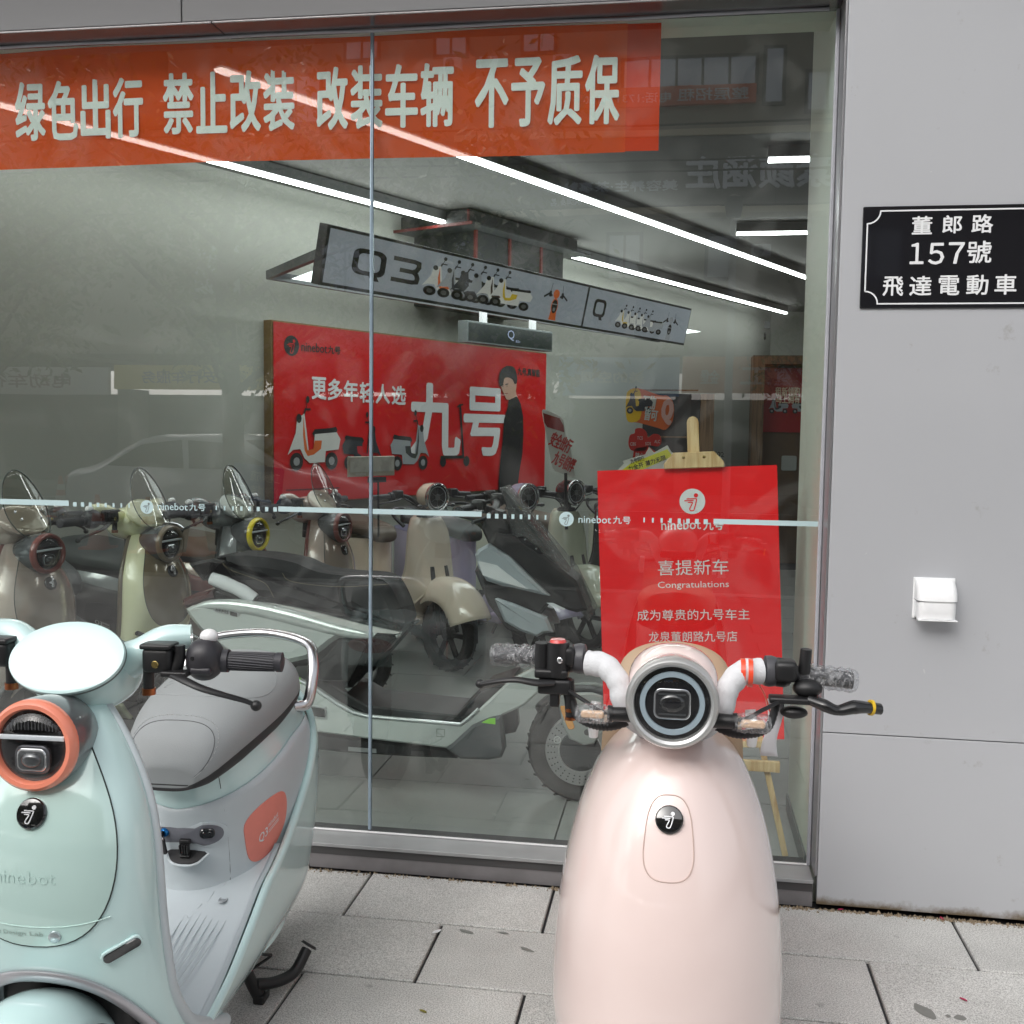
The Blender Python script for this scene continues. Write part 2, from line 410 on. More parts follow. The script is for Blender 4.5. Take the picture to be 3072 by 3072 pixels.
# ================================================================== pavement
def speckle(name, base, dark, light, s1=330, stain=.10, rnd=.05, rough=.8):
    m = bpy.data.materials.new(name); m.use_nodes = True; t = m.node_tree; N = t.nodes.new; L = t.links.new; b = t.nodes['Principled BSDF']
    ge = N('ShaderNodeNewGeometry'); b.inputs['Roughness'].default_value = rough
    n1 = N('ShaderNodeTexNoise'); n1.inputs['Scale'].default_value = s1; n1.inputs['Detail'].default_value = 2; L(ge.outputs['Position'], n1.inputs['Vector'])
    r1 = N('ShaderNodeValToRGB'); e = r1.color_ramp.elements; e[0].position = .36; e[0].color = (*dark, 1); e[1].position = .66; e[1].color = (*light, 1)
    q = e.new(.5); q.color = (*base, 1); L(n1.outputs[0], r1.inputs[0])
    n2 = N('ShaderNodeTexNoise'); n2.inputs['Scale'].default_value = 3.2; n2.inputs['Detail'].default_value = 5; n2.inputs['Roughness'].default_value = .62; L(ge.outputs['Position'], n2.inputs['Vector'])
    mr = N('ShaderNodeMapRange'); mr.inputs[1].default_value = .3; mr.inputs[2].default_value = .72; mr.inputs[3].default_value = 1 - stain * 1.5; mr.inputs[4].default_value = 1 + stain; L(n2.outputs[0], mr.inputs[0])
    oi = N('ShaderNodeObjectInfo'); m2 = N('ShaderNodeMapRange'); m2.inputs[3].default_value = 1 - rnd; m2.inputs[4].default_value = 1 + rnd; L(oi.outputs['Random'], m2.inputs[0])
    # dark damp blots, pale scuffs
    v = N('ShaderNodeTexNoise'); v.inputs['Scale'].default_value = 7.5; v.inputs['Detail'].default_value = 2; L(ge.outputs['Position'], v.inputs['Vector'])
    rv = N('ShaderNodeMapRange'); rv.inputs[1].default_value = .69; rv.inputs[2].default_value = .72; rv.inputs[3].default_value = 1; rv.inputs[4].default_value = .72; L(v.outputs[0], rv.inputs[0])
    w = N('ShaderNodeTexNoise'); w.inputs['Scale'].default_value = 26; w.inputs['Detail'].default_value = 6; w.inputs['Distortion'].default_value = 2; L(ge.outputs['Position'], w.inputs['Vector'])
    rw = N('ShaderNodeMapRange'); rw.inputs[1].default_value = .66; rw.inputs[2].default_value = .75; rw.inputs[3].default_value = 0; rw.inputs[4].default_value = .5; L(w.outputs[0], rw.inputs[0])
    def mul(a, bb):
        x = N('ShaderNodeMath'); x.operation = 'MULTIPLY'; L(a, x.inputs[0]); L(bb, x.inputs[1]); return x.outputs[0]
    f = mul(mul(mr.outputs[0], m2.outputs[0]), rv.outputs[0])
    mx = N('ShaderNodeMix'); mx.data_type = 'RGBA'; mx.blend_type = 'MULTIPLY'; mx.inputs[0].default_value = 1; L(r1.outputs[0], mx.inputs[6]); L(f, mx.inputs[7])
    my = N('ShaderNodeMix'); my.data_type = 'RGBA'; L(rw.outputs[0], my.inputs[0]); L(mx.outputs[2], my.inputs[6]); my.inputs[7].default_value = (.5, .5, .5, 1)
    L(my.outputs[2], b.inputs['Base Color'])
    bp = N('ShaderNodeBump'); bp.inputs['Strength'].default_value = .35; bp.inputs['Distance'].default_value = .0015; L(n1.outputs[0], bp.inputs['Height']); L(bp.outputs[0], b.inputs['Normal'])
    return m
GRAN = speckle('granite', (.54, .535, .515), (.33, .33, .318), (.68, .675, .655), s1=270)
GRAN2 = speckle('plank_stone', (.17, .17, .165), (.10, .10, .10), (.24, .24, .23), s1=270)
pav = bpy.data.objects.new('pavement', None); COL.objects.link(pav); structure(pav)
JOINT = mat('joint_dirt', (.035, .035, .038), rough=.95)
rows = [3.277, 2.967, 2.63]
while rows[-1] > -2.6: rows.append(rows[-1] - .335)
slab_me = {}
def slab_mesh(w, d, h=.05, mt=GRAN):
    k = (round(w, 3), round(d, 3), mt.name)
    if k not in slab_me:
        m = MB(); g = .0045; c = .003
        x0, x1, y0, y1 = -w / 2 + g, w / 2 - g, -d / 2 + g, d / 2 - g
        m.loft([[(x0, y0, -h), (x1, y0, -h), (x1, y1, -h), (x0, y1, -h)], [(x0, y0, -c), (x1, y0, -c), (x1, y1, -c), (x0, y1, -c)],
                [(x0 + c, y0 + c, 0), (x1 - c, y0 + c, 0), (x1 - c, y1 - c, 0), (x0 + c, y1 - c, 0)]])
        me = m.mesh('paving_slab', smooth=False); me.materials.append(mt); slab_me[k] = me
    return slab_me[k]
rs = random.Random(3)
for i in range(len(rows) - 1):
    y1, y0 = rows[i], rows[i + 1]
    off = -.965 if i % 2 == 0 else -.66
    for k in range(-3, 5):
        x0 = off + .6 * k; o = bpy.data.objects.new('paving_slab', slab_mesh(.6, y1 - y0, mt=GRAN if y0 > .9 else GRAN2)); COL.objects.link(o); o.parent = pav
        o.location = (x0 + .3, (y0 + y1) / 2, rs.uniform(-.0012, .0012)); o.rotation_euler = (rs.uniform(-.002, .002), rs.uniform(-.0015, .0015), rs.uniform(-.0012, .0012))
m = MB(); m.box((0, .3, -.031), (60, 6.1, .04)); m.build('bed', JOINT, pav, smooth=False)
m = MB()
for i in range(len(rows) - 1):      # the pavement runs on to both sides
    for k in list(range(-20, -3)) + list(range(5, 22)):
        off = -.965 if i % 2 == 0 else -.66
        m.box((off + .6 * k + .3, (rows[i] + rows[i + 1]) / 2, -.005), (.592, rows[i] - rows[i + 1] - .008, .01))
m.build('paving_slab', GRAN, pav, smooth=False, kind='stuff')
m = MB(); m.box((0, -2.82, -.12), (60, .18, .26)); structure(m.build('kerb', mat('kerb_stone', (.30, .30, .29), rough=.8, noise=.15, nscale=5), smooth=False, bevel=.01))
m = MB(); m.add([(-60, -2.9, -.15), (60, -2.9, -.15), (60, -15, -.15), (-60, -15, -.15)], [(0, 1, 2, 3)])
structure(m.build('road', mat('asphalt', (.065, .066, .068), rough=.85, noise=.25, nscale=4, bump=.5, bscale=150), smooth=False))
m = MB()
for k in range(-9, 10): m.box((k * 6.0, -8.95, -.145), (2.5, .12, .004))
m.box((0, -3.3, -.145), (90, .12, .004)); m.box((0, -14.6, -.145), (90, .12, .004))
structure(m.build('road_markings', mat('road_paint', (.55, .55, .53), rough=.7, noise=.2, nscale=9), smooth=False))
m = MB(); m.box((0, -16.6, -.12), (120, 3.2, .26)); structure(m.build('far_pavement', mat('far_paving', (.27, .27, .26), rough=.85, noise=.2, nscale=3), smooth=False))
m = MB(); m.add([(-200, -200, -.42), (200, -200, -.42), (200, 200, -.42), (-200, 200, -.42)], [(0, 1, 2, 3)]); structure(m.build('ground', mat('ground_soil', (.16, .15, .13), rough=.95), smooth=False))
# grit caught where wall and pavement meet
m = MB(); rg = random.Random(11)
for k in range(2600):
    x = rg.uniform(-1.6, 1.7); d = abs(rg.gauss(0, .011)) + (.0 if x > .45 else .004)
    if rg.random() < .6 and x < .3: continue
    r = rg.uniform(.0012, .0042) if rg.random() < .93 else rg.uniform(.004, .008)
    c = Vector((x, WY - .003 - d, r * .5)); a = rg.uniform(0, 6.3)
    vs = [c + Vector((math.cos(a + q * 2.1) * r * rg.uniform(.7, 1.5), math.sin(a + q * 2.1) * r, -r * .5)) for q in range(3)] + [c + Vector((0, 0, r))]
    m.add(vs, [(0, 1, 3), (1, 2, 3), (2, 0, 3)])
g = m.build('grit', mat('grit', (.23, .18, .12), rough=.95, rnd=.2, noise=.5, nscale=300), smooth=False); tag(g, 'brown grit and crumbs of dirt caught along the foot of the grey wall', 'dirt'); g['kind'] = 'stuff'
m = MB(); m.lathe([(0, .0), (.0065, .0005), (.009, .0012), (.0055, .004), (0, .0045)], 7)
def petal(x, y, a, col, lab, sc=1.0, nm='fallen_petal', ct='petal', cup=.5):
    q = MB(); 
    def fn(u, v):
        r = math.sin(PI * v) ** .6 * .5
        return ((u - .5) * 2 * r * .008 * sc, (v - .5) * .02 * sc, .0015 + cup * .006 * sc * (2 * (u - .5)) ** 2 + .001 * v)
    q.grid(fn, 6, 8, T(x, y, 0) @ Rz(a)); tag(q.build(nm, col), lab, ct)
PK = mat('petal_pink', (.42, .02, .09), rough=.6); LF = mat('dry_leaf', (.22, .20, .04), rough=.8)
p_ = at_z(2890, 3002, 0); petal(p_.x, p_.y, .9, PK, 'small crimson petal lying alone on the paving near the right edge')
p_ = at_z(2825, 2759, 0); petal(p_.x, p_.y, .2, PK, 'crimson petal caught in the dirt where a slab joint meets the wall')
p_ = at_z(2522, 2732, 0); petal(p_.x, p_.y, 2.0, PK, 'tiny crimson petal in the dirt by the corner of the window sill')
p_ = at_z(1269, 3038, 0); petal(p_.x, p_.y, 1.2, LF, 'yellowish leaf scrap on the lowest row of slabs between the scooters', 1.1, 'leaf_scrap', 'leaf')
p_ = at_z(1310, 2797, 0); petal(p_.x, p_.y, 2.6, WPRINT, 'white paper sliver lying across a slab joint between the scooters', 1.9, 'paper_scrap', 'litter', cup=.1)

# ================================================================== the shopfront
PANEL = mat('silver_panel', (.49, .50, .525), rough=.34, metal=.25, coat=.25, noise=.022, nscale=1.3, bump=.05, bscale=4)
def add_dirt(m, z1=.05, col=(.16, .12, .075)):
    t = m.node_tree; N = t.nodes.new; L = t.links.new; p = t.nodes['Principled BSDF']; g = N('ShaderNodeNewGeometry'); sx = N('ShaderNodeSeparateXYZ'); L(g.outputs['Position'], sx.inputs[0])
    n = N('ShaderNodeTexNoise'); n.inputs['Scale'].default_value = 9; n.inputs['Detail'].default_value = 7; n.inputs['Roughness'].default_value = .7; L(g.outputs['Position'], n.inputs['Vector'])
    a = N('ShaderNodeMapRange'); a.inputs[1].default_value = .0; a.inputs[2].default_value = z1; a.inputs[3].default_value = .62; a.inputs[4].default_value = .10; L(sx.outputs['Z'], a.inputs[0])
    s = N('ShaderNodeMath'); s.operation = 'ADD'; L(a.outputs[0], s.inputs[0]); L(n.outputs[0], s.inputs[1]); r = N('ShaderNodeMapRange'); r.inputs[1].default_value = .74; r.inputs[2].default_value = 1.02; L(s.outputs[0], r.inputs[0])
    n2 = N('ShaderNodeTexNoise'); n2.inputs['Scale'].default_value = 34; n2.inputs['Detail'].default_value = 3; L(g.outputs['Position'], n2.inputs['Vector']); r2 = N('ShaderNodeMapRange'); r2.inputs[1].default_value = .765; r2.inputs[2].default_value = .79; r2.inputs[4].default_value = .35; L(n2.outputs[0], r2.inputs[0])
    src = p.inputs['Base Color'].links[0].from_socket; m1 = N('ShaderNodeMix'); m1.data_type = 'RGBA'; L(r.outputs[0], m1.inputs[0]); L(src, m1.inputs[6]); m1.inputs[7].default_value = (*col, 1)
    m2 = N('ShaderNodeMix'); m2.data_type = 'RGBA'; L(r2.outputs[0], m2.inputs[0]); L(m1.outputs[2], m2.inputs[6]); m2.inputs[7].default_value = (.75, .75, .74, 1); L(m2.outputs[2], p.inputs['Base Color'])
add_dirt(PANEL)
DPAN = mat('grey_panel', (.20, .20, .205), rough=.65, metal=.0, noise=.03, nscale=2)  # darkened grey: the overhang's shade on the fascia is put into this colour
wall = bpy.data.objects.new('shop_wall', None); COL.objects.link(wall); structure(wall)
def panel(x0, x1, z0, z1, y0=WY, y1=WY + .03, mt=PANEL, name='panel', par=wall, bev=.0018):
    q = MB(); q.box(((x0 + x1) / 2, (y0 + y1) / 2, (z0 + z1) / 2), (x1 - x0, y1 - y0, z1 - z0)); return q.build(name, mt, par, smooth=False, bevel=bev)
panel(.4415, 1.798, .012, .5475); panel(.4415, 1.798, .5505, 3.4)
panel(1.802, 3.2, .012, .5475); panel(1.802, 3.2, .5505, 3.4)
m = MB(); m.box((1.85, WY + .2, 1.7), (2.7, .30, 3.4)); m.build('backing', JOINT, wall, smooth=False)
# jamb: returns from the wall face to the glass
panel(.4335, .4405, .10, 2.722, WY + .0005, GY + .012, mat('jamb_metal', (.36, .36, .375), rough=.28, metal=.75), 'jamb')
m = MB(); m.box((.427, GY - .004, 1.40), (.012, .010, 2.62)); m.build('sealant', mat('sealant', (.42, .43, .47), rough=.5, noise=.06, nscale=30), wall, bevel=.003)
# fascia and soffit above the glass
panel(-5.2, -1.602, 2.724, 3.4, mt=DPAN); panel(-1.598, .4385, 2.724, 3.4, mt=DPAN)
panel(-5.2, -1.502, 2.716, 2.7225, WY + .001, GY + .06, mat('soffit_metal', (.30, .29, .295), rough=.25, metal=.8), 'soffit'); panel(-1.498, .4375, 2.716, 2.7225, WY + .001, GY + .06, mat('soffit_metal', (.30, .29, .295)), 'soffit')
m = MB(); m.tube([(x * .2 - 5.2, GY - .004 + .0015 * math.sin(x * 3.3), 2.711 + .0018 * math.sin(x * 1.7)) for x in range(0, 29)], .0055, 8); m.build('sealant', mat('sealant', (.42, .43, .47)), wall)
m = MB(); m.box((-2.4, WY + .10, 3.06), (5.7, .10, .66)); m.build('backing', JOINT, wall, smooth=False)
m = MB(); m.box((-2.4, GY + .11, 3.06), (5.7, .16, .69)); m.build('bulkhead', mat('pier_paint', (.62, .66, .58), rough=.5, noise=.01, nscale=1), wall, smooth=False)
# canopy over the front
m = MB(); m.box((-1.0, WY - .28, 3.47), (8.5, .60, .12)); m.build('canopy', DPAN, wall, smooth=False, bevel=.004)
m = MB(); m.box((-1.0, WY + 3.9, 6.6), (8.5, 8, 6.1)); bu = m.build('upper_storeys', mat('upper_wall', (.45, .44, .41), rough=.8, noise=.08, nscale=1), smooth=False); tag(bu, 'pale upper storeys of the building above the scooter shop', 'building')
# sill
SILL = mat('sill_stone', (.33, .335, .34), rough=.42, metal=.2, noise=.07, nscale=14)
sill = bpy.data.objects.new('window_sill', None); COL.objects.link(sill); tag(sill, 'grey metal sill ledge along the foot of the shop window', 'sill')
m = MB(); m.box((-2.4, (WY + GY) / 2 - .003, .082), (5.66, GY - WY + .006, .012)); m.build('sill_cap', SILL, sill, smooth=False, bevel=.002)
m = MB(); m.box((-2.4, WY + .008, .0615), (5.66, .006, .028)); m.build('edge_trim', mat('dark_trim', (.09, .088, .09), rough=.35, metal=.5), sill, smooth=False)
m = MB(); m.box((-2.4, WY + .012, .0235), (5.66, .010, .047)); m.build('kick_panel', mat('kick_grey', (.21, .20, .205), rough=.5, metal=.2, noise=.12, nscale=12), sill, smooth=False)
m = MB(); m.box((-2.4, GY + .03, .045), (5.66, .06, .086)); m.build('sill_core', JOINT, sill, smooth=False)
m = MB(); m.box((-2.4, GY - .0035, .0915), (5.66, .008, .006)); m.build('sealant_strip', WHT, sill, bevel=.002)
# glass: two panes with a butt joint
GLASS = clear('shop_glass', (.915, .95, .935), 2.1, wave=.03, haze=.010, hazecol=(.75, .76, .74), streak=.024, sscale=2.6)
win = bpy.data.objects.new('shop_window', None); COL.objects.link(win); tag(win, 'tall frameless shop window of two greenish panes with a butt joint', 'window')
for a, b in ((-4.6, -1.014), (-1.003, .424)):
    m = MB(); m.box(((a + b) / 2, GY + .006, (.094 + 2.714) / 2), (b - a, .012, 2.62)); m.build('pane', GLASS, win, smooth=False)
m = MB(); m.box((-1.0085, GY + .005, 1.403), (.0105, .016, 2.61)); m.build('joint_strip', mat('glass_joint', (.33, .42, .50), rough=.2, metal=.4, noise=.2, nscale=8), win, bevel=.003)

# frosted strip stuck on the glass, with the round marks
FROST = mat('frosted_vinyl', (.46, .60, .62), rough=.5)
GF = frame((0, GY - .0008, 0), (1, 0, 0), (0, 0, 1))
def vinyl(label, parts):
    r = bpy.data.objects.new('window_decal', None); COL.objects.link(r); tag(r, label, 'decal', 'frosted strips stuck across the shop window')
    for nm, mb in parts:
        if isinstance(mb, list):
            for d in mb: d.build(nm, FROST, r, smooth=False)
        else: mb.build(nm, FROST, r, smooth=False)
def rect(mb, x0, x1, z0, z1, F=GF, z=0.0): mb.add([(x0, z0, z), (x1, z0, z), (x1, z1, z), (x0, z1, z)], [(0, 1, 2, 3)], F)
def badge_neg(mb, cx, cz, r, F, z=0.0):     # disc with the pictogram left out is drawn as disc plus darker strokes elsewhere
    poly(mb, circ(r, 40, cx, cz), F, z)
m1 = MB(); rect(m1, -4.6, -2.086, 1.167, 1.186)
m2 = []
for k in range(8): x = -2.070 + k * .0293; w = .0135 - k * .0012; d_ = MB(); rect(d_, x, x + w, 1.166, 1.181); m2.append(d_)
m3 = MB(); badge_neg(m3, -1.797, 1.1705, .0235, GF); m4 = MB(); add_text(m4, 'ninebot', GF, -1.757, 1.162, .108, .024, off=.012); add_text(m4, '九号', GF, -1.643, 1.162, .058, .024, off=.02)
m6 = []
for k in range(8): x = -1.549 + k * .0292; w = .0045 + k * .0012; d_ = MB(); rect(d_, x, x + w, 1.166, 1.181); m6.append(d_)
m7 = MB(); rect(m7, -1.327, -1.016, 1.167, 1.184)
vinyl('frosted strip with round mark and lettering on the wide pane', [('strip', m1), ('dash', m2), ('round_mark', m3), ('lettering', m4), ('dash', m6), ('strip', m7)])
m1 = MB(); rect(m1, -1.001, -.636, 1.167, 1.184); m2 = []
for k in range(8): x = -.619 + k * .0270; w = .0125 - k * .0010; d_ = MB(); rect(d_, x, x + w, 1.163, 1.178); m2.append(d_)
m3 = MB(); badge_neg(m3, -.360, 1.1670, .0235, GF); m4 = MB(); add_text(m4, 'ninebot', GF, -.321, 1.156, .104, .024, off=.012); add_text(m4, '九号', GF, -.211, 1.156, .056, .024, off=.02)
m6 = []
for k in range(8): x = -.115 + k * .0268; w = .0045 + k * .0012; d_ = MB(); rect(d_, x, x + w, 1.163, 1.178); m6.append(d_)
m7 = MB(); rect(m7, .103, .420, 1.164, 1.180)
vinyl('frosted strip with round mark and lettering on the narrow pane', [('strip', m1), ('dash', m2), ('round_mark', m3), ('lettering', m4), ('dash', m6), ('strip', m7)])
for cx, cz in ((-1.797, 1.1705), (-.360, 1.167)):
    q = MB(); add_logo(q, GF, cx, cz, .0235, .0004); q.build('mark_lines', mat('mark_grey', (.16, .19, .19), rough=.5), bpy.data.objects['window_decal'] if cx < -1 else bpy.data.objects['window_decal.001'], smooth=False)

# ================================================================== shop interior
IWALL = mat('interior_wall', (.42, .435, .39), rough=.75, noise=.02, nscale=1)
PILL = mat('pier_paint', (.62, .66, .58), rough=.5, noise=.01, nscale=1)
CEIL = mat('ceiling_paint', (.13, .13, .12), rough=.8, noise=.03, nscale=1)
CZ = 2.90
cr = un(12.3, 5.06)      # far corner of the left wall
m = MB(); F = frame(un(0, 5.06, 0), UU, (0, 0, 1)); m.box((7.2, 1.5, .06), (12.2, 3.2, .1), F); m.m = I4(); 
lw = m.build('left_wall', IWALL, smooth=False); structure(lw)
m = MB(); m.box((3.2, 13.45, 1.5), (6.4, .1, 3.2)); structure(m.build('back_wall', IWALL, smooth=False))
m = MB(); m.box((5.4, 8.3, 1.5), (.1, 10.2, 3.2)); structure(m.build('right_wall', IWALL, smooth=False))
m = MB(); m.box((.05, 8.40, CZ + .06), (11, 9.9, .1)); structure(m.build('ceiling', CEIL, smooth=False))
m = MB(); m.box((.3, 8.47, -.03), (11.5, 10.05, .1)); structure(m.build('shop_subfloor', JOINT, smooth=False))
sf = bpy.data.objects.new('shop_floor', None); COL.objects.link(sf); structure(sf)
TILE = mat('floor_tile', (.27, .28, .27), rough=.30, noise=.05, nscale=5, rnd=.05)
tm = MB(); g = .003
tm.loft([[(-.6 + g, -.3 + g, -.02), (.6 - g, -.3 + g, -.02), (.6 - g, .3 - g, -.02), (-.6 + g, .3 - g, -.02)], [(-.6 + g, -.3 + g, 0), (.6 - g, -.3 + g, 0), (.6 - g, .3 - g, 0), (-.6 + g, .3 - g, 0)]])
tme = tm.mesh('floor_tile', False); tme.materials.append(TILE)
for j in range(13):
    for i in range(7):
        x = -3.4 + i * 1.2 + (.4 if j % 3 == 1 else (.8 if j % 3 == 2 else 0)); y = 3.76 + j * .6
        if x < -1.5 - (y - 3) * .0 and y > 8 and x < -2.2: continue
        o = bpy.data.objects.new('floor_tile', tme); COL.objects.link(o); o.parent = sf; o.location = (x, y, FZ)
# return pier beside the glass
pier = MB(); pier.box((.84, 3.715, 1.42), (.83, .62, 2.94)); p = pier.build('window_pier', PILL, smooth=False, bevel=.002); tag(p, 'pale green pier inside the window beside the grey wall', 'pillar')
m = MB(); m.box((.4215, 3.72, .075), (.008, .60, .06)); m.build('skirting', mat('skirting_grey', (.10, .11, .11), rough=.4), p, smooth=False); 

# column with red trim
COLM = mat('column_laminate', (.022, .025, .025), rough=.45, noise=.1, nscale=2)
REDT = mat('red_trim', (.13, .012, .010), rough=.4)
col = bpy.data.objects.new('column', None); COL.objects.link(col); tag(col, 'dark boxed column with red edge strips behind the hanging light box', 'column')
CF = frame(un(0, 0, 0), UU, NN)     # x along the wall, y towards the wall
m = MB(); m.box((6.38, 4.72, 2.55), (1.10, .62, .48), CF); m.build('shaft', COLM, col, smooth=False)
m = MB(); m.box((6.37, 4.71, 2.845), (1.36, .70, .105), CF); m.build('capital', COLM, col, smooth=False)
m = MB(); m.box((6.38, 4.68, 2.79), (1.52, .80, .010), CF); m.build('capital_plate', COLM, col, smooth=False)
for (u, n, du, dn, z0, z1) in ((5.825, 4.405, .02, .02, 2.31, 2.785), (6.22, 4.403, .02, .014, 2.31, 2.785), (6.62, 4.403, .02, .014, 2.31, 2.785), (5.83, 5.03, .02, .02, 2.31, 2.785)):
    m = MB(); m.box((u, n, (z0 + z1) / 2), (du, dn, z1 - z0), CF); m.build('red_strip', REDT, col, smooth=False)
for c, d in (((5.615, 4.68, 2.79), (.012, .80, .018)), ((5.69, 4.365, 2.845), (.014, .014, .10)), ((5.69, 5.05, 2.845), (.014, .014, .10))):
    m = MB(); m.box(c, d, CF); m.build('red_strip', REDT, col, smooth=False)

# ceiling light strips
LED = emis('led_white', (255, 255, 255), 14.0)
HOUS = mat('strip_housing', (.10, .105, .105), rough=.5)
def strip_light(label, n, u0, u1, seg, along=True, x0=0, x1=0, y=0, z=2.83, w=.042):
    if along: F = frame(un(0, n, z), UU, NN); a0, a1 = u0, u1
    else: F = frame((0, y, z), (1, 0, 0), (0, 1, 0)); a0, a1 = x0, x1
    r = bpy.data.objects.new('strip_light', None); COL.objects.link(r); tag(r, label, 'ceiling light', 'linear lights under the shop ceiling')
    m = MB(); m.box(((a0 + a1) / 2, 0, (CZ - z) / 2 + .006), (a1 - a0, w + .014, CZ - z - .012), F); m.build('housing', HOUS, r, smooth=False)
    k = a0
    while k < a1 - .02:
        e = min(k + seg, a1); m = MB(); m.box(((k + e) / 2, 0, 0), (e - k - .008, w, .012), F); m.build('tube', LED, r, smooth=False); k = e
strip_light('long lit strip light running from the banner to the dark column', 4.58, 2.2, 5.74, 1.5)
strip_light('lit strip light behind the dark column, carrying on the line to the back', 4.58, 6.97, 12.0, 1.5)
strip_light('brightest and longest lit strip light, nearest the glass, crossing above the sign', 3.40, 2.82, 9.5, 1.5)
hp = at_z(2303, 482, 2.83); strip_light('short level strip light high beside the pier, the upper of two', 0, 0, 0, 1.2, False, hp.x, hp.x + .9, hp.y)
hp = at_z(2208, 702, 2.83); strip_light('level strip light beside the pier, the lower of two', 0, 0, 0, 1.2, False, hp.x, hp.x + 1.6, hp.y)

# banner behind the glass
def banner_mat(name, c, tr=.30, alpha=.07):
    m = bpy.data.materials.new(name); m.use_nodes = True; t = m.node_tree; t.nodes.clear(); N = t.nodes.new; L = t.links.new
    d = N('ShaderNodeBsdfDiffuse'); d.inputs[0].default_value = (*c, 1); q = N('ShaderNodeBsdfTranslucent'); q.inputs[0].default_value = (*[min(1, v * 1.3) for v in c], 1)
    w = N('ShaderNodeTexWave'); w.inputs['Scale'].default_value = 260; w.bands_direction = 'X'; w.inputs['Distortion'].default_value = .6
    tc = N('ShaderNodeTexCoord'); L(tc.outputs['Object'], w.inputs['Vector']); bp = N('ShaderNodeBump'); bp.inputs['Strength'].default_value = .12; bp.inputs['Distance'].default_value = .001
    L(w.outputs[0], bp.inputs['Height']); L(bp.outputs[0], d.inputs['Normal'])
    a = N('ShaderNodeMixShader'); a.inputs[0].default_value = tr; L(d.outputs[0], a.inputs[1]); L(q.outputs[0], a.inputs[2])
    tp = N('ShaderNodeBsdfTransparent'); tp.inputs[0].default_value = (1, .8, .75, 1); b = N('ShaderNodeMixShader'); b.inputs[0].default_value = alpha; L(a.outputs[0], b.inputs[1]); L(tp.outputs[0], b.inputs[2])
    o = N('ShaderNodeOutputMaterial'); L(b.outputs[0], o.inputs[0]); return m
BY = 3.43
def bwave(x, z): return .006 * math.sin(x * 2.3 + z) + .003 * math.sin(x * 9 + z * 4)
def btop(x): return 2.711 - .004 * math.sin(x * 4) - .006 * max(0, -1.9 - x)
bn = bpy.data.objects.new('banner', None); COL.objects.link(bn); tag(bn, 'orange red cloth banner with pale characters hung inside the top of the window', 'banner')
m = MB(); m.grid(lambda u, v: (lambda x: (x, BY + bwave(x, v), 2.322 + (btop(x) - 2.322) * v + .004 * math.sin(x * 3) * (1 - v)))(-4.5 + u * 4.30), 120, 8); m.build('cloth', banner_mat('banner_red', (.94, .115, .026), .45, .045), bn)
m = MB(); m.grid(lambda u, v: (-.200 + u * .104, BY + bwave(-.15, v) - .002 * (1 - u), 2.322 + (2.711 - 2.322) * v), 6, 6); m.build('hem', banner_mat('banner_hem', (.80, .07, .02), .25, .02), bn)
BL_ = banner_mat('banner_letter', (.92, .95, .92), .04, .0)
for s, (x0, x1), (z0, z1) in (('绿色出行', (-2.287, -1.806), (2.412, 2.612)), ('禁止改装', (-1.743, -1.274), (2.417, 2.618)), ('改装车辆', (-1.207, -.743), (2.413, 2.615)), ('不予质保', (-.682, -.214), (2.405, 2.620))):
    for k, ch in enumerate(s):
        m = MB(); w = (x1 - x0) / 4
        vs, fs, asp = text_geo(ch)
        X0 = x0 + k * w + w * .06; X1 = x0 + (k + 1) * w - w * .08
        for c_, (dx, dz) in enumerate(((0, 0), (1, 0), (-1, 0), (0, 1), (0, -1), (.75, .75), (-.75, .75), (.75, -.75), (-.75, -.75))):
            m.add([(X0 + u * (X1 - X0) + dx * .0042, BY - .0042 + bwave(X0 + u * (X1 - X0), .4) - .00015 * c_, z0 + .005 + v * (z1 - z0 - .01) + dz * .0042) for u, v in vs], fs)
        m.build('character', BL_, bn, smooth=False)

# hanging sign and light box
SZ = 2.25
sg = bpy.data.objects.new('hanging_sign', None); COL.objects.link(sg); tag(sg, 'long tilted light box sign showing rows of scooters, hung from the ceiling', 'sign')
bl = at_w(967, 846, 3.45); br = at_w(2051, 1030, 3.45)
tl = at_w(994, 684, 3.40); tr_ = at_w(2076, 935, 3.40)
HF = frame(bl, br - bl, tl - bl); HWID = (br - bl).length; HHT = (tl - bl).length
SIGNF = mat('sign_face', (.40, .44, .50), rough=.35, coat=.3, emit=.20)
m = MB(); m.box((HWID / 2, HHT / 2, -.03), (HWID + .03, HHT + .03, .055), HF); m.build('case', mat('sign_frame', (.09, .095, .10), rough=.4, metal=.5), sg, smooth=False, bevel=.004)
m = MB(); rect(m, 0, HWID * .607, 0, HHT, HF, .001); m.build('face', SIGNF, sg, smooth=False)
m = MB(); rect(m, HWID * .613, HWID, 0, HHT, HF, .001); m.build('face', SIGNF, sg, smooth=False)
def glyph_q(mb, F, x, y, w, h, z, t):
    G = F @ T(x, y, z) @ S(w, h, 1); o = rrect(1, 1, .26, 5, .5, .5); i_ = rrect(1 - 2 * t, 1 - 2 * t, .16, 5, .5, .5); n = len(o)
    mb.add([(a, b, 0) for a, b in o + i_], [(k, (k + 1) % n, n + (k + 1) % n, n + k) for k in range(n)], G); poly(mb, [(.46, t), (.70, t), (.86, -.16), (.60, -.16)], G, .0003)
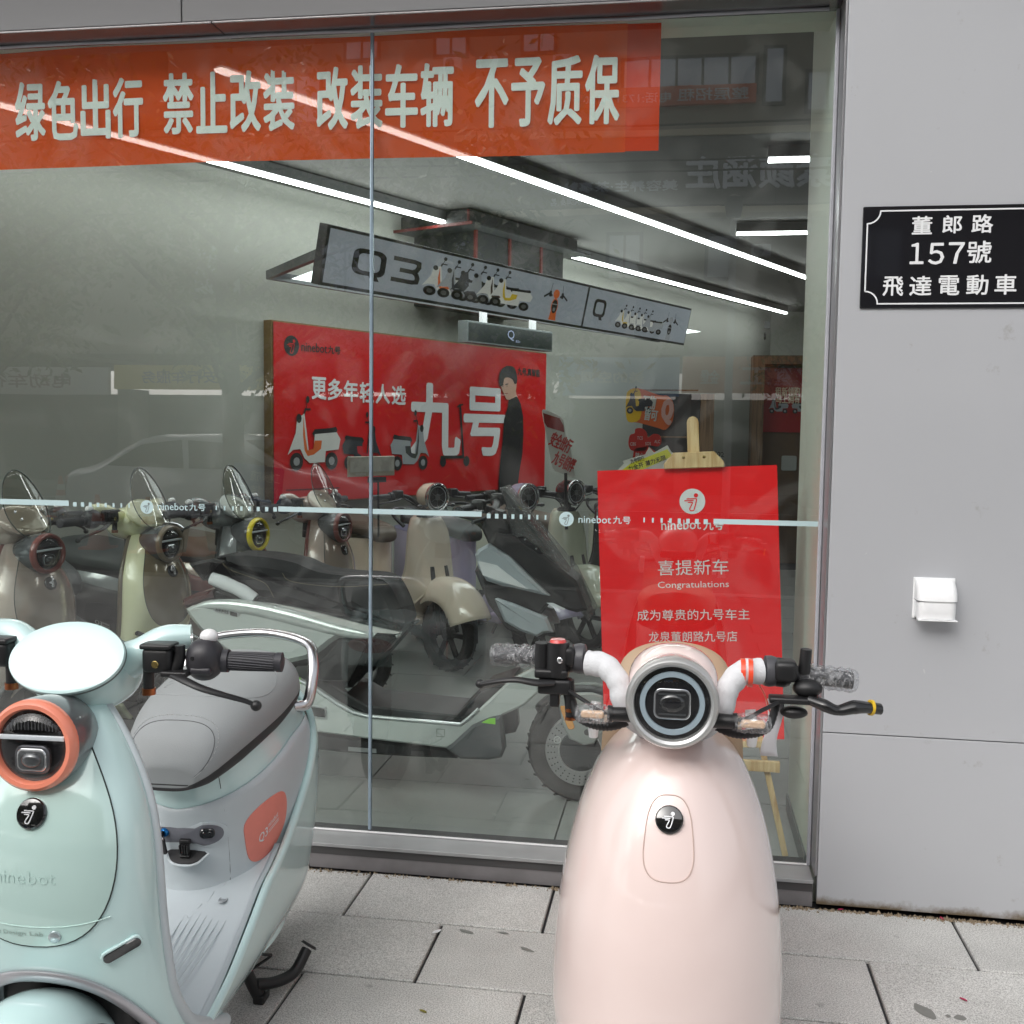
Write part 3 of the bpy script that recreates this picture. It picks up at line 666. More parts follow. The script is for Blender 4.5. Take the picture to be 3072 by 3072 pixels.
def glyph_3(mb, F, x, y, w, h, z, t):
    G = F @ T(x, y, z) @ S(w, h, 1); L_, R__ = stroke([(0, 1 - t / 2), (.72, 1 - t / 2), (.88, .88), (.90, .72), (.84, .58), (.72, .5), (.84, .42), (.90, .28), (.88, .12), (.72, t / 2), (0, t / 2)], t); q_ = L_ + R__; n = len(L_)
    mb.add([(p.x, p.y, 0) for p in q_], [(k, k + 1, n + k + 1, n + k) for k in range(n - 1)], G); poly(mb, [(.25, .5 - t / 2), (.76, .5 - t / 2), (.76, .5 + t / 2), (.25, .5 + t / 2)], G, .0003)
m = MB(); glyph_q(m, HF, HWID * .045, HHT * .26, HWID * .062, HHT * .50, .003, .17); m.build('lettering', KPRINT, sg, smooth=False); m = MB(); glyph_3(m, HF, HWID * .120, HHT * .25, HWID * .058, HHT * .50, .003, .17); m.build('lettering', KPRINT, sg, smooth=False)
m = MB(); glyph_q(m, HF, HWID * .635, HHT * .30, HWID * .040, HHT * .46, .003, .17); m.build('lettering', KPRINT, sg, smooth=False)
def mini(par, F, x, y, s, body, acc, z=.003, flip=False, nm='printed_scooter', sy=1.0):
    """a flat printed scooter, s = length"""
    G = F @ T(x, y, z) @ S(-s if flip else s, s, 1)
    G = F @ T(x, y, z) @ S(-s if flip else s, s * sy, 1); r = empty_part(nm, par)
    for cx in (.15, .84):
        q = MB(); poly(q, circ(.125, 24, cx, .125), G, 0); w_ = q.build('printed_wheel', KPRINT, r, smooth=False)
        q = MB(); poly(q, circ(.06, 16, cx, .125), G, .0005); q.build('printed_hub', mat('print_grey', (.30, .31, .32), rough=.5), w_ if r.parent is None else r, smooth=False)
    q = MB(); poly(q, [(.45, .52), (.50, .58), (.80, .60), (.93, .62), (.96, .57), (.90, .50), (.5, .46)], G, .0006); q.build('printed_seat', KPRINT, r, smooth=False)
    q = MB(); add_stroke(q, [(.27, .70), (.32, .86), (.42, .86)], .03, G, .0006); add_stroke(q, [(.33, .86), (.36, .99)], .012, G, .0006); poly(q, circ(.035, 12, .365, 1.0, .05), G, .0007); poly(q, circ(.05, 16, .195, .73, .065), G, .0016); q.build('printed_handlebar', KPRINT, r, smooth=False)
    q = MB(); poly(q, [(.30, .80), (.16, .72), (.13, .52), (.05, .36), (-.02, .22), (.08, .29), (.22, .30), (.30, .17), (.40, .10), (.70, .11), (.72, .27), (.98, .29), (1.02, .44), (.94, .54), (.50, .51), (.48, .29), (.38, .28), (.35, .5)], G, .001)
    q.build('body_shape', body, r, smooth=False)
    q = MB(); poly(q, [(.28, .76), (.32, .45), (.36, .28), (.47, .30), (.50, .42), (.64, .42), (.62, .30), (.48, .22), (.36, .20), (.30, .28), (.27, .5)], G, .0014); q.build('accent_shape', acc, r, smooth=False)
def pm(n, rgb, e=0.0): return mat('print_' + n + ('_lit' if e else ''), tuple(v * .85 for v in lin(rgb)), rough=.5, emit=e)
def inks(e): return pm('white', (225, 225, 220), e), pm('greyb', (165, 170, 175), e), pm('dark', (55, 58, 64), e), pm('orange', (225, 110, 50), e), pm('yellow', (222, 190, 50), e)
PW, PG, PD, PO, PY_ = inks(.22)
for k, (b_, a_) in enumerate(((PW, PO), (PG, PD), (PD, PD), (PG, PG), (PW, pm('brown', (110, 80, 66))), (PW, PY_))):
    mini(sg, HF, HWID * (.185 + .030 * k), HHT * (.10 + .004 * k), HWID * .108, b_, a_, .003 + .0022 * k, sy=HHT * .80 / (HWID * .108))
for k in range(5):
    mini(sg, HF, HWID * (.715 + .024 * k), HHT * (.12), HWID * .080, PW if k != 4 else PG, PY_ if k == 0 else PG, .003 + .0022 * k, sy=HHT * .62 / (HWID * .080))
def mini_front(par, F, x, y, s, body, z=.003):
    r = empty_part('printed_handlebar', par); G = F @ T(x, y, z) @ S(s, s, 1); q = MB()
    poly(q, [(-.2, 0), (-.16, .25), (.16, .25), (.2, 0)], G, 0); poly(q, circ(.17, 24, 0, .80, .14), G, 0); poly(q, circ(.19, 28, 0, .42, .25), G, .0004); q.build('body_shape', body, r, smooth=False)
    q = MB(); poly(q, circ(.155, 24, 0, .42, .21), G, .0008)
    for sg_ in (-1, 1):
        add_stroke(q, [(sg_ * .22, .72), (sg_ * .36, .80), (sg_ * .66, .66)], .06, G, .0003); poly(q, rrect(.12, .18, .03, 3, sg_ * .34, .78), G, .0005); add_stroke(q, [(sg_ * .34, .85), (sg_ * .30, 1.1)], .018, G, .0003)
    q.build('dark_shapes', KPRINT, r, smooth=False)
    q = MB(); add_stroke(q, [(-.15, .49), (.15, .49)], .03, G, .0014); poly(q, rrect(.12, .11, .03, 3, 0, .33), G, .0014); q.build('pale_shapes', DRL, r, smooth=False)
mini_front(sg, HF, HWID * .515, HHT * .02, HHT * .80, PO); mini_front(sg, HF, HWID * .925, HHT * .02, HHT * .72, PG)
PW, PG, PD, PO, PY_ = inks(0)
# the lit frame behind and below the sign
lb = bpy.data.objects.new('light_frame', None); COL.objects.link(lb); tag(lb, 'grey hanging frame with a lit white underside, behind the tilted sign', 'ceiling light')
ca = at_z(806, 838, SZ); cb = ca + UU * 5.0; cc = at_z(978, 768, SZ)
dirv = (cc - ca).normalized()
m = MB(); Fm = frame(ca, UU, NN)
def beam(mb, a, b, w, h, mt=None):
    d = (b - a); F = frame(a, d, Vector((0, 0, 1)).cross(d)); mb.box((d.length / 2, 0, h / 2), (d.length, w, h), F)
q = MB(); beam(q, ca, ca + UU * 4.6, .03, .045); q.build('side_rail', mat('sign_frame', (.1, .1, .1)), lb, smooth=False)
q = MB(); beam(q, ca, ca + dirv * .86, .03, .045); q.build('side_rail', mat('sign_frame', (.1, .1, .1)), lb, smooth=False)
for k in range(3):
    a = ca + UU * (.16 + 1.42 * k) + Vector((0, 0, .02)); q = MB()
    e_ = a + UU * 1.38; w_ = dirv * (.75)
    q.add([tuple(a), tuple(e_), tuple(e_ + w_), tuple(a + w_)], [(0, 1, 2, 3)]); q.build('diffuser', emis('led_panel', (250, 255, 255), 2.2), lb, smooth=False)
# display hung under the frame
ds = bpy.data.objects.new('display_board', None); COL.objects.link(ds); tag(ds, 'dark dot matrix display board hanging above the red wall poster', 'display')
d0 = at_w(1402, 1026, 4.3); d1 = at_w(1657, 1055, 4.3); d2 = at_w(1402, 960, 4.3)
DF = frame(d0, d1 - d0, (0, 0, 1)); DW = (d1 - d0).length; DH = (d2 - d0).length
m = MB(); m.box((DW / 2, DH / 2, -.04), (DW, DH, .08), DF); m.build('case', mat('display_case', (.13, .15, .15), rough=.5), ds, smooth=False, bevel=.003)
m = MB(); rect(m, .012, DW - .012, .012, DH - .012, DF, .002); m.build('matrix', mat('matrix_black', (.008, .014, .013), rough=.3, coat=.3), ds, smooth=False)
m = MB(); add_text(m, 'Q', DF, DW * .44, DH * .30, DW * .08, DH * .50, off=-.004, z=.004); add_text(m, '.85c', DF, DW * .53, DH * .24, DW * .06, DH * .12, z=.004); m.build('lit_text', emis('matrix_lit', (150, 160, 185), .8), ds, smooth=False)
for fx in (.22, .80):
    m = MB(); m.box((DW * fx, DH + .06, -.04), (.05, .14, .03), DF); m.build('hanger', WHT, ds, smooth=False)

# red wall poster
ps = bpy.data.objects.new('wall_poster', None); COL.objects.link(ps); tag(ps, 'wide red advertising board with scooters and a man in black on the left wall', 'poster')
PN = 4.88
ptl = at_w(819, 964, PN); ptr = at_w(1638, 1075, PN)
PF = frame(ptl - Vector((0, 0, 1.095)), UU, (0, 0, 1)); PWD = (ptr - ptl).dot(UU); PH = 1.095
RED = mat('poster_red', lin((205, 22, 26)), rough=.35, coat=.2)
m = MB(); m.box((PWD / 2, PH / 2, -.078), (PWD + .02, PH + .02, .15), PF); m.build('frame', mat('bronze_frame', (.26, .17, .07), rough=.4, metal=.3), ps, smooth=False, bevel=.003)
m = MB(); rect(m, .0, PWD, 0, PH, PF, .003); m.build('sheet', RED, ps, smooth=False)
def pq(zx, zy):     # print measured on the board: to board coordinates
    v = at_w(780 + zx / 2.1467, 950 + zy / 2.1467, PN) - Vector(PF.translation); return v.dot(UU), v.z
def ptext(s, a, b, off, mt, name='lettering', parent=ps, slant=0):
    x0, y0 = pq(*a); x1, y1 = pq(*b); q = MB(); add_text(q, s, PF, x0, y0, x1 - x0, y1 - y0, off=off, z=.006, slant=slant); return q.build(name, mt, parent, smooth=False)
ptext('ninebot', (262, 222), (428, 178), .014, KPRINT); ptext('九号', (433, 238), (514, 194), .03, KPRINT)
x0, y0 = pq(200, 187); q = MB(); poly(q, circ(.062, 32, x0, y0), PF, .005); q.build('round_mark', KPRINT, ps, smooth=False); q = MB(); add_logo(q, PF, x0, y0, .062, .007); q.build('mark_lines', RED, ps, smooth=False)
for k, ch in enumerate('更多年轻人选'):
    a = 328 + k * 103; ptext(ch, (a, 532 + k * 7), (a + 96 - k, 392 + k * 11), .03, WPRINT, 'character')
ptext('九', (950, 918), (1292, 440), .028, WPRINT, 'character'); ptext('号', (1304, 900), (1580, 465), .028, WPRINT, 'character')
ptext('九号,真智能', (1655, 378), (1800, 340), .03, KPRINT)
for (zx, zy, w, b_, a_, fl) in ((178, 992, .44, PW, PO, False), (838, 992, .40, PG, PD, True), (528, 985, .36, PD, pm('pinkred', (200, 50, 60)), True)):
    x0, y0 = pq(zx, zy); mini(ps, PF, x0 + (w if fl else 0), y0, w, b_, a_, .009, fl)
x0, y0 = pq(1140, 968); q = MB(); G = PF @ T(x0, y0, .008)
poly(q, circ(.035, 20, .06, .035), G); poly(q, circ(.038, 20, .34, .038), G); add_stroke(q, [(.03, .07), (.30, .07), (.26, .42), (.25, .46)], .022, G, .0005); add_stroke(q, [(.22, .44), (.29, .46)], .012, G, .0008); q.build('printed_kick_scooter', KPRINT, ps, smooth=False)
# printed man: flat shapes on the board
pr = empty_part('printed_person', ps)
def pp(pts): return [pq(*p) for p in pts]
q = MB(); poly(q, pp([(1528, 1135), (1530, 1060), (1540, 940), (1556, 800), (1566, 660), (1590, 580), (1596, 530), (1648, 512), (1672, 560), (1688, 640), (1690, 760), (1684, 880), (1664, 1000), (1650, 1120), (1640, 1132)]), PF, .010); q.build('black_coat', KPRINT, pr, smooth=False)
q = MB(); poly(q, pp([(1542, 440), (1545, 400), (1560, 375), (1600, 370), (1636, 395), (1646, 430), (1640, 480), (1646, 512), (1600, 535), (1580, 534), (1568, 505), (1556, 480)]), PF, .0115); q.build('face', pm('skin', (214, 172, 150)), pr, smooth=False)
q = MB(); poly(q, rounded(pp([(1538, 445), (1532, 385), (1552, 335), (1590, 316), (1630, 330), (1646, 380), (1646, 425), (1630, 432), (1618, 405), (1590, 392), (1566, 398), (1556, 440)]), 3), PF, .013); add_stroke(q, pp([(1572, 437), (1590, 433)]), .008, PF, .0132); add_stroke(q, pp([(1550, 440), (1560, 439)]), .007, PF, .0132); poly(q, circ(.007, 10, *pq(1582, 447), .004), PF, .0132); poly(q, circ(.006, 10, *pq(1556, 449), .004), PF, .0132); q.build('hair', KPRINT, pr, smooth=False)
q = MB(); add_stroke(q, pp([(1568, 497), (1588, 494)]), .006, PF, .0133); q.build('mouth', pm('lip', (170, 90, 80)), pr, smooth=False)
q = MB(); x0, y0 = pq(165, 1122); x1, y1 = pq(510, 1106)
for k in range(40): rect(q, x0 + (x1 - x0) * k / 40, x0 + (x1 - x0) * (k + .75) / 40, y0 + (y1 - y0) * k / 40, y0 + (y1 - y0) * k / 40 + .008, PF, .005)
q.build('small_print', KPRINT, ps, smooth=False)
# small price panel hung over the joint
m = MB(); tp = [pq(566, 1030), pq(858, 1030), pq(850, 922), pq(566, 928)]
PFN = PF @ T(0, 0, .9); F9 = frame(at_w(780 + 566 / 2.1467, 950 + 1034 / 2.1467, 4.0), UU, (0, 0, 1)); m.box((.185, .055, 0), (.37, .11, .014), F9); pc = m.build('price_holder', mat('holder_beige', (.48, .44, .36), rough=.35, coat=.4), smooth=False, bevel=.004); tag(pc, 'beige card holder standing over the handlebars in front of the red board', 'card holder')
q = MB(); rect(q, .01, .36, .026, .105, F9, .009); q.build('card', mat('card_pale', (.58, .57, .52), rough=.3, coat=.5, noise=.15, nscale=12), pc, smooth=False)
q = MB(); add_text(q, 'ninebot', F9, .05, .008, .08, .016, z=.0105); q.build('lettering', WPRINT, pc, smooth=False)
q = MB(); q.box((.23, -.02, 0), (.12, .03, .03), F9); q.tube([F9 @ Vector((.24, -.02, 0)), F9 @ Vector((.245, -.34, 0))], .006, 8); q.build('clamp_post', BLK, pc)

# easel with the red congratulations board
EY0, EY1 = 3.60, 3.78
ea = bpy.data.objects.new('easel', None); COL.objects.link(ea); tag(ea, 'pale pine easel standing just behind the glass, holding the red board', 'easel')
bb0 = at_y(1813, 2214, 3.60); b1_ = at_y(2353, 2218, 3.60); btl = at_y(1821, 1412, 3.665); btr_ = at_y(2348, 1414, 3.665)
EF = frame(bb0, b1_ - bb0, btl - bb0); EW = (b1_ - bb0).length; EH = (btl - bb0).length
PINE = mat('pine', (.62, .43, .22), rough=.5, noise=.06, nscale=6)
def wood(name, c0, c1):
    m = bpy.data.materials.new(name); m.use_nodes = True; t = m.node_tree; N = t.nodes.new; L = t.links.new; b = t.nodes['Principled BSDF']; b.inputs['Roughness'].default_value = .5
    tc = N('ShaderNodeTexCoord'); mp = N('ShaderNodeMapping'); mp.inputs['Scale'].default_value = (26, 26, 1.6); w = N('ShaderNodeTexNoise'); w.inputs['Scale'].default_value = 2.2; w.inputs['Detail'].default_value = 4; w.inputs['Distortion'].default_value = .6
    r = N('ShaderNodeValToRGB'); r.color_ramp.elements[0].color = (*c0, 1); r.color_ramp.elements[1].color = (*c1, 1); r.color_ramp.elements[0].position = .35; r.color_ramp.elements[1].position = .6
    L(tc.outputs['Object'], mp.inputs[0]); L(mp.outputs[0], w.inputs['Vector']); L(w.outputs[0], r.inputs[0]); L(r.outputs[0], b.inputs['Base Color']); return m
PINE = wood('pine_grain', (.50, .31, .13), (.70, .52, .29))
m = MB(); m.prism(rrect(EW + .0, EH, .002, 1, EW / 2, EH / 2), -.008, 0, EF); bd = m.build('red_board', mat('board_red', lin((246, 26, 32)), rough=.3, coat=.4), smooth=False); tag(bd, 'tall glossy red board with congratulation lettering on the easel', 'poster')
def eq(px, py):
    v = ray(px, py); n = Vector(EF.col[2][:3]); o = Vector(EF.translation); t = (o - CAM).dot(n) / v.dot(n); P = CAM + v * t - o
    return P.dot(Vector(EF.col[0][:3])), P.dot(Vector(EF.col[1][:3]))
def etext(s, a, b, off, mt=None, par=None, nm='lettering'):
    x0, y0 = eq(*a); x1, y1 = eq(*b); q = MB(); add_text(q, s, EF, x0, y0, x1 - x0, y1 - y0, off=off, z=.0015); return q.build(nm, mt or WPRINT, par or bd, smooth=False)
x0, y0 = eq(2077, 1504); q = MB(); poly(q, circ(.043, 40, x0, y0), EF, .0012); q.build('round_mark', WPRINT, bd, smooth=False)
q = MB(); add_logo(q, EF, x0, y0, .043, .0022); q.build('mark_lines', mat('board_red', (.7, .02, .02)), bd, smooth=False)
etext('ninebot', (1984, 1590), (2102, 1558), .012); etext('九号', (2110, 1591), (2170, 1560), .03)
k = .5302
etext('喜提新车', (2048 - 74 , 1024 + 1325 * k), (2048 + 258 * k / 1.0, 1024 + 1232 * k), .0)
etext('Congratulations', (1974, 1770), (2186, 1742), -.006)
etext('成为尊贵的九号车主', (1912, 1862), (2248, 1826), -.006); etext('龙泉董朗路九号店', (1947, 1926), (2211, 1893), -.006)
# easel timber
def bar3(name, a, b, w, t, par=ea, mt=PINE, z=0):
    a = Vector(a); b = Vector(b); d = b - a; F = frame(a, d, (0, 1, 0)) if abs(d.normalized().y) < .8 else frame(a, d, (1, 0, 0)); q = MB(); q.box((0, 0, d.length / 2), (w, t, d.length), F @ Matrix(((0, 0, 1, 0), (1, 0, 0, 0), (0, 1, 0, 0), (0, 0, 0, 1)))); return q.build(name, mt, par, smooth=False, bevel=.003)
ez = Vector(EF.col[2][:3]); ey = Vector(EF.col[1][:3]); ex = Vector(EF.col[0][:3]); eo = Vector(EF.translation)
tp_ = eo + ex * (EW * .545) + ey * (EH + .165) - ez * .022; bt_ = eo + ex * (EW * .545) - ey * .38 - ez * .022
q = MB(); F = frame(eo - ez * .034, ex, ey); q.prism([(EW * .545 - .02, -.30), (EW * .545 + .02, -.30), (EW * .545 + .02, EH + .155)] + [(EW * .545 + .02 * math.cos(a), EH + .155 + .02 * math.sin(a)) for a in (PI * .17, PI * .33, PI * .5, PI * .67, PI * .83)] + [(EW * .545 - .02, EH + .155)], 0, .02, F, .002); q.build('mast', PINE, ea, smooth=False)
q = MB(); cx = EW * .545; q.prism([(cx - .10, EH - .002), (cx + .10, EH - .002), (cx + .10, EH + .016), (cx + .068, EH + .052), (cx - .068, EH + .052), (cx - .10, EH + .016)], -.012, .020, F @ T(0, 0, .034), .002); q.build('clamp_block', PINE, ea, smooth=False)
for s_ in (-1, 1):
    q = MB(); q.lathe([(0, .003), (.004, .002), (.0055, 0)], 12, F @ T(cx + s_ * .034, EH + .034, .0545)); q.build('screw', mat('brass', (.5, .38, .15), rough=.25, metal=1), ea)
def leg_(xa, xb): 
    a = eo + ex * xa - ey * .12 - ez * .03 + ey * .3; a = eo + ex * (EW * xa) + ey * (EH * .25) - ez * .026; b = Vector((eo + ex * (EW * xb))); b.z = FZ; b.y = eo.y - .03; return a, b
a, b = leg_(.80, 1.02); bar3('leg', a, b, .036, .020); a, b = leg_(.20, -.02); bar3('leg', a, b, .036, .020)
bar3('rear_leg', eo + ex * EW * .5 + ey * EH * .9 - ez * .04, Vector((eo.x + EW * .5, 4.25, FZ)), .03, .02)
q = MB(); q.box((EW * .5, -.012, .01), (EW * .86, .022, .04), F @ T(0, 0, .03)); q.build('ledge', PINE, ea, smooth=False, bevel=.002)
c0 = at_y(1960, 2275, 3.585); q = MB(); q.box((eo.x + EW * .5, 3.575, c0.z), (EW * .95, .018, .036)); q.build('cross_bar', PINE, ea, smooth=False, bevel=.002)

# cut-out cards and back of the shop
def card(label, cat, pts, Y, mt, name='cutout_sign', t=.006, n=3, group=None, W_=None):
    """outline given at depth Y, parallel to the shopfront"""
    P2 = [(lambda v: (v.x, v.z))(at_y(*p, Y)) for p in pts]
    if n: P2 = rounded(P2, n)
    F = frame((0, Y, 0), (1, 0, 0), (0, 0, 1)); q = MB(); q.prism(P2, -t, 0, F, min(.0015, t / 3)); o = q.build(name, mt, smooth=False); tag(o, label, cat, group); return o, F
def ctext(o, F, s, a, b, Y, mt, off=.0, rot=0.0, z=.002, nm='lettering'):
    v0 = at_y(*a, Y); v1 = at_y(*b, Y); q = MB(); G = F @ T(v0.x, v0.z, 0) @ Rz(rot); add_text(q, s, G, 0, 0, math.hypot(v1.x - v0.x, 0), abs(v1.z - v0.z), off=off, z=z); return q.build(nm, mt, o, smooth=False)
z5 = lambda x, y: (1024 + x / 1.8867, 1024 + y / 1.8867)
ORG = mat('cut_orange', lin((224, 112, 58)), rough=.4); CRD = mat('cut_red', lin((190, 45, 38)), rough=.4); CWH = mat('cut_white', (.62, .64, .60), rough=.4); YEL = mat('cut_yellow', lin((222, 224, 60)), rough=.4)
Yc = 6.6
o, F = card('white cut out card with red slogan lettering leaning above the handlebars', 'sign', [z5(*p) for p in ((1135, 395), (1160, 390), (1240, 425), (1262, 470), (1270, 540), (1300, 620), (1322, 760), (1300, 765), (1215, 735), (1190, 700), (1165, 560), (1150, 480))], 6.0, CWH, n=2)
q = MB(); P2 = [(lambda v: (v.x, v.z))(at_y(*z5(*p), 6.0)) for p in ((1142, 405), (1235, 435), (1258, 475), (1262, 515), (1165, 485), (1150, 460))]; q.prism(P2, .001, .003, F); q.build('red_header', mat('deep_red', (.25, .01, .01), rough=.4), o, smooth=False)
ctext(o, F, '安全出行', z5(1168, 585), z5(1298, 500), 6.0, CRD, .03, -.42); ctext(o, F, '九号相伴', z5(1185, 690), z5(1318, 610), 6.0, CRD, .03, -.42)
q = MB(); v = at_y(*z5(1270, 745), 6.0); q.tube([(v.x, 5.997, v.z), (v.x + .01, 5.997, v.z - .32)], .009, 8); q.build('post', BLK, o)
o, F = card('orange and yellow cut out card with white letters and a big Q', 'sign', [z5(*p) for p in ((1612, 320), (1625, 280), (1680, 265), (1800, 305), (1850, 310), (1882, 360), (1875, 450), (1835, 500), (1790, 490), (1680, 460), (1625, 455), (1610, 400))], Yc, ORG, n=3)
q = MB(); P2 = rounded([(lambda v: (v.x, v.z))(at_y(*z5(*p), Yc)) for p in ((1612, 320), (1625, 280), (1680, 268), (1700, 330), (1690, 440), (1625, 455), (1610, 400))], 3); q.prism(P2, .0005, .002, F); q.build('yellow_field', mat('cut_amber', lin((232, 190, 40)), rough=.4), o, smooth=False)
ctext(o, F, '万物', z5(1700, 380), z5(1778, 300), Yc, CWH, .03, -.12, .004); ctext(o, F, '皆可', z5(1712, 445), z5(1788, 380), Yc, CWH, .03, -.12, .004); ctext(o, F, 'Q', z5(1800, 470), z5(1874, 320), Yc, pm('rose', (235, 190, 180)), .06, -.1, .004)
v = at_y(*z5(1668, 345), Yc); mini(o, F, v.x - .06, v.z - .07, .16, PD, PD, .004)
o, F = card('red cloud shaped card with small white letters', 'sign', [z5(*p) for p in ((1625, 570), (1635, 530), (1660, 520), (1665, 495), (1700, 492), (1728, 515), (1735, 545), (1765, 525), (1800, 530), (1812, 565), (1795, 595), (1740, 590), (1720, 620), (1650, 620), (1630, 600))], Yc, CRD, n=3)
for s, a, b in (('TCS', (1674, 556), (1706, 538)), ('CBS', (1634, 590), (1668, 572)), ('SOS', (1720, 588), (1752, 570)), ('ALC', (1772, 576), (1804, 558))): ctext(o, F, s, z5(*a), z5(*b), Yc, CWH, 0, 0, .002)
o, F = card('lower red cloud card half hidden by the yellow starburst card', 'sign', [z5(*p) for p in ((1652, 640), (1665, 605), (1700, 600), (1730, 595), (1760, 610), (1790, 640), (1770, 680), (1660, 680))], Yc, CRD, n=3); ctext(o, F, '随心', z5(1665, 660), z5(1712, 630), Yc, CWH, .01, 0, .002)
Ys = 4.6
o, F = card('yellow and white starburst card behind the easel', 'sign', [z5(*p) for p in ((1560, 735), (1600, 690), (1590, 678), (1720, 640), (1742, 598), (1770, 630), (1845, 588), (1870, 628), (1925, 650), (1890, 690), (1880, 735), (1740, 760))], Ys, CWH, n=0)
q = MB(); P2 = [(lambda v: (v.x, v.z))(at_y(*z5(*p), Ys)) for p in ((1585, 732), (1640, 690), (1845, 610), (1875, 650), (1700, 728))]; q.prism(P2, .0005, .002, F); q.build('yellow_field', YEL, o, smooth=False)
ctext(o, F, '九号同行', z5(1640, 695), z5(1722, 668), Ys, KPRINT, .01, .28, .003); ctext(o, F, '力全开 潜力无限', z5(1628, 738), z5(1852, 712), Ys, KPRINT, .02, .33, .003)
o, F = card('small white price card with a Q standing behind the easel head', 'price card', [z5(*p) for p in ((1960, 700), (1955, 640), (1975, 625), (2000, 628), (2150, 655), (2175, 700), (2165, 715))], 4.9, CWH, n=0); 
v = at_y(2133, 1362, 4.9); ctext(o, F, 'Q702', (2120, 1368), (2172, 1352), 4.9, KPRINT, .01, -.1, .002)
z6 = lambda x, y: (2048 + x / 1.8867, 1024 + y / 1.8867)
# back: black cabinet, brown framed doorway with small red poster
def wbox(label, cat, name, px0, px1, Y, z0, z1, d, mt):
    a = at_y(px0, 1300, Y).x; b = at_y(px1, 1300, Y).x; q = MB(); q.box(((a + b) / 2, Y + d / 2, (z0 + z1) / 2), (b - a, d, z1 - z0)); o = q.build(name, mt, smooth=False, bevel=.004); return tag(o, label, cat), a, b
BRW = wood('brown_veneer', (.085, .045, .02), (.17, .10, .05)); BRW.node_tree.nodes['Principled BSDF'].inputs['Roughness'].default_value = .55
v = at_y(1915, 1180, 10.5); o, a, b = wbox('tall black shelf unit with a brown side near the back corner', 'cabinet', 'shelf_unit', 1900, 2098, 10.5, FZ, v.z, .5, mat('cabinet_black', (.012, .011, .012), rough=.3, coat=.4))
q = MB(); q.box((b + .07, 10.75, (FZ + v.z) / 2), (.13, .5, v.z - FZ)); q.build('side_panel', BRW, o, smooth=False)
for k in range(4):
    q = MB(); q.box(((a + b) / 2, 10.49, .5 + k * .45), (b - a - .04, .02, .015)); q.build('shelf', BRW, o, smooth=False)
v = at_y(2350, 1096, 11.8); o, a, b = wbox('brown framed niche with a dark board at the back right of the shop', 'cabinet', 'brown_niche', 2278, 2500, 11.8, FZ, v.z, .35, mat('niche_board', (.10, .06, .03), rough=.6, noise=.2, nscale=9))
q = MB(); q.box((a - .04, 11.78, (FZ + v.z) / 2), (.12, .42, v.z - FZ)); q.build('frame_side', BRW, o, smooth=False); q = MB(); q.box(((a + b) / 2, 11.78, v.z + .045), (b - a + .2, .42, .09)); q.build('frame_top', BRW, o, smooth=False)
v0 = at_y(2288, 1296, 11.75); v1 = at_y(2420, 1104, 11.75); F = frame((0, 11.78, 0), (1, 0, 0), (0, 0, 1)); q = MB(); rect(q, v0.x, v1.x, v0.z, v1.z, F); q.m = I4(); sp = q.build('small_poster', mat('small_red', lin((150, 22, 26)), rough=.3, coat=.5), smooth=False); tag(sp, 'small dark red poster with two scooters in the brown niche', 'poster')
q = MB(); add_text(q, '租新领跑', F, v0.x + .12, v0.z + (v1.z - v0.z) * .56, .26, .10, off=.02, z=.003); add_text(q, '马上拥有', F, v0.x + .13, v0.z + (v1.z - v0.z) * .45, .25, .09, off=.02, z=.003); q.build('lettering', pm('cream', (240, 220, 190)), sp, smooth=False)
mini(sp, F, v0.x + .06, v0.z + .20, .20, PG, PD, .003); mini(sp, F, v0.x + .50, v0.z + .20, .20, PG, PD, .003, True)
# camera dome on the far wall, wall socket
v = at_y(2280, 1012, 13.3); q = MB(); q.lathe([(.02, .10), (.05, .08), (.07, .03), (.07, -.02), (.05, -.06), (.02, -.075), (0, -.08)], 18, T(v.x, 13.26, v.z)); ca_ = q.build('security_camera', BLKG); tag(ca_, 'small black dome camera high on the far wall', 'camera')
q = MB(); q.box((v.x + .06, 13.28, v.z + .14), (.10, .16, .08)); q.build('mount', mat('display_case', (.1, .1, .1)), ca_, smooth=False)
v = at_y(2368, 1390, 11.74); q = MB(); q.prism(rrect(.16, .16, .02, 3, v.x, v.z), 0, .01, frame((0, 11.79, 0), (1, 0, 0), (0, 0, 1)), .003); o = q.build('wall_socket', mat('socket_grey', (.35, .37, .35), rough=.4), smooth=False); tag(o, 'pale square wall socket beside the brown niche', 'socket')

# ================================================================== things on the grey wall
WF = frame((0, WY, 0), (1, 0, 0), (0, 0, 1))
pl = bpy.data.objects.new('address_plate', None); COL.objects.link(pl); tag(pl, 'black street number plate with white characters on the grey wall', 'plate')
x0, x1, z0, z1 = .502, 1.006, 1.8165, 2.108
m = MB(); m.prism(rrect(x1 - x0, z1 - z0, .003, 2, (x0 + x1) / 2, (z0 + z1) / 2), .0, .006, WF, .0012); m.build('plate', mat('plate_black', (.006, .006, .009), rough=.22, coat=.5), pl, smooth=False)
m = MB(); i = .013; c = .036; a, b, d, e = x0 + i, x1 - i, z0 + i, z1 - i
pts = []
for (cx, cz, st) in ((a, d, 90), (b, d, 180), (b, e, 270), (a, e, 0)):
    arc = [(cx + c * math.cos(math.radians(st - k * 15 if False else st - k * 15)), cz + c * math.sin(math.radians(st - k * 15))) for k in range(7)]
    pts += arc
pts.append(pts[0]); L_, R__ = stroke(pts, .0042); n = len(L_); q = L_ + R__
m.add([(p.x, p.y, .0068) for p in q], [(i_, i_ + 1, n + i_ + 1, n + i_) for i_ in range(n - 1)], WF); m.build('border_line', WPRINT, pl, smooth=False)
kz = 1 / 1.8867
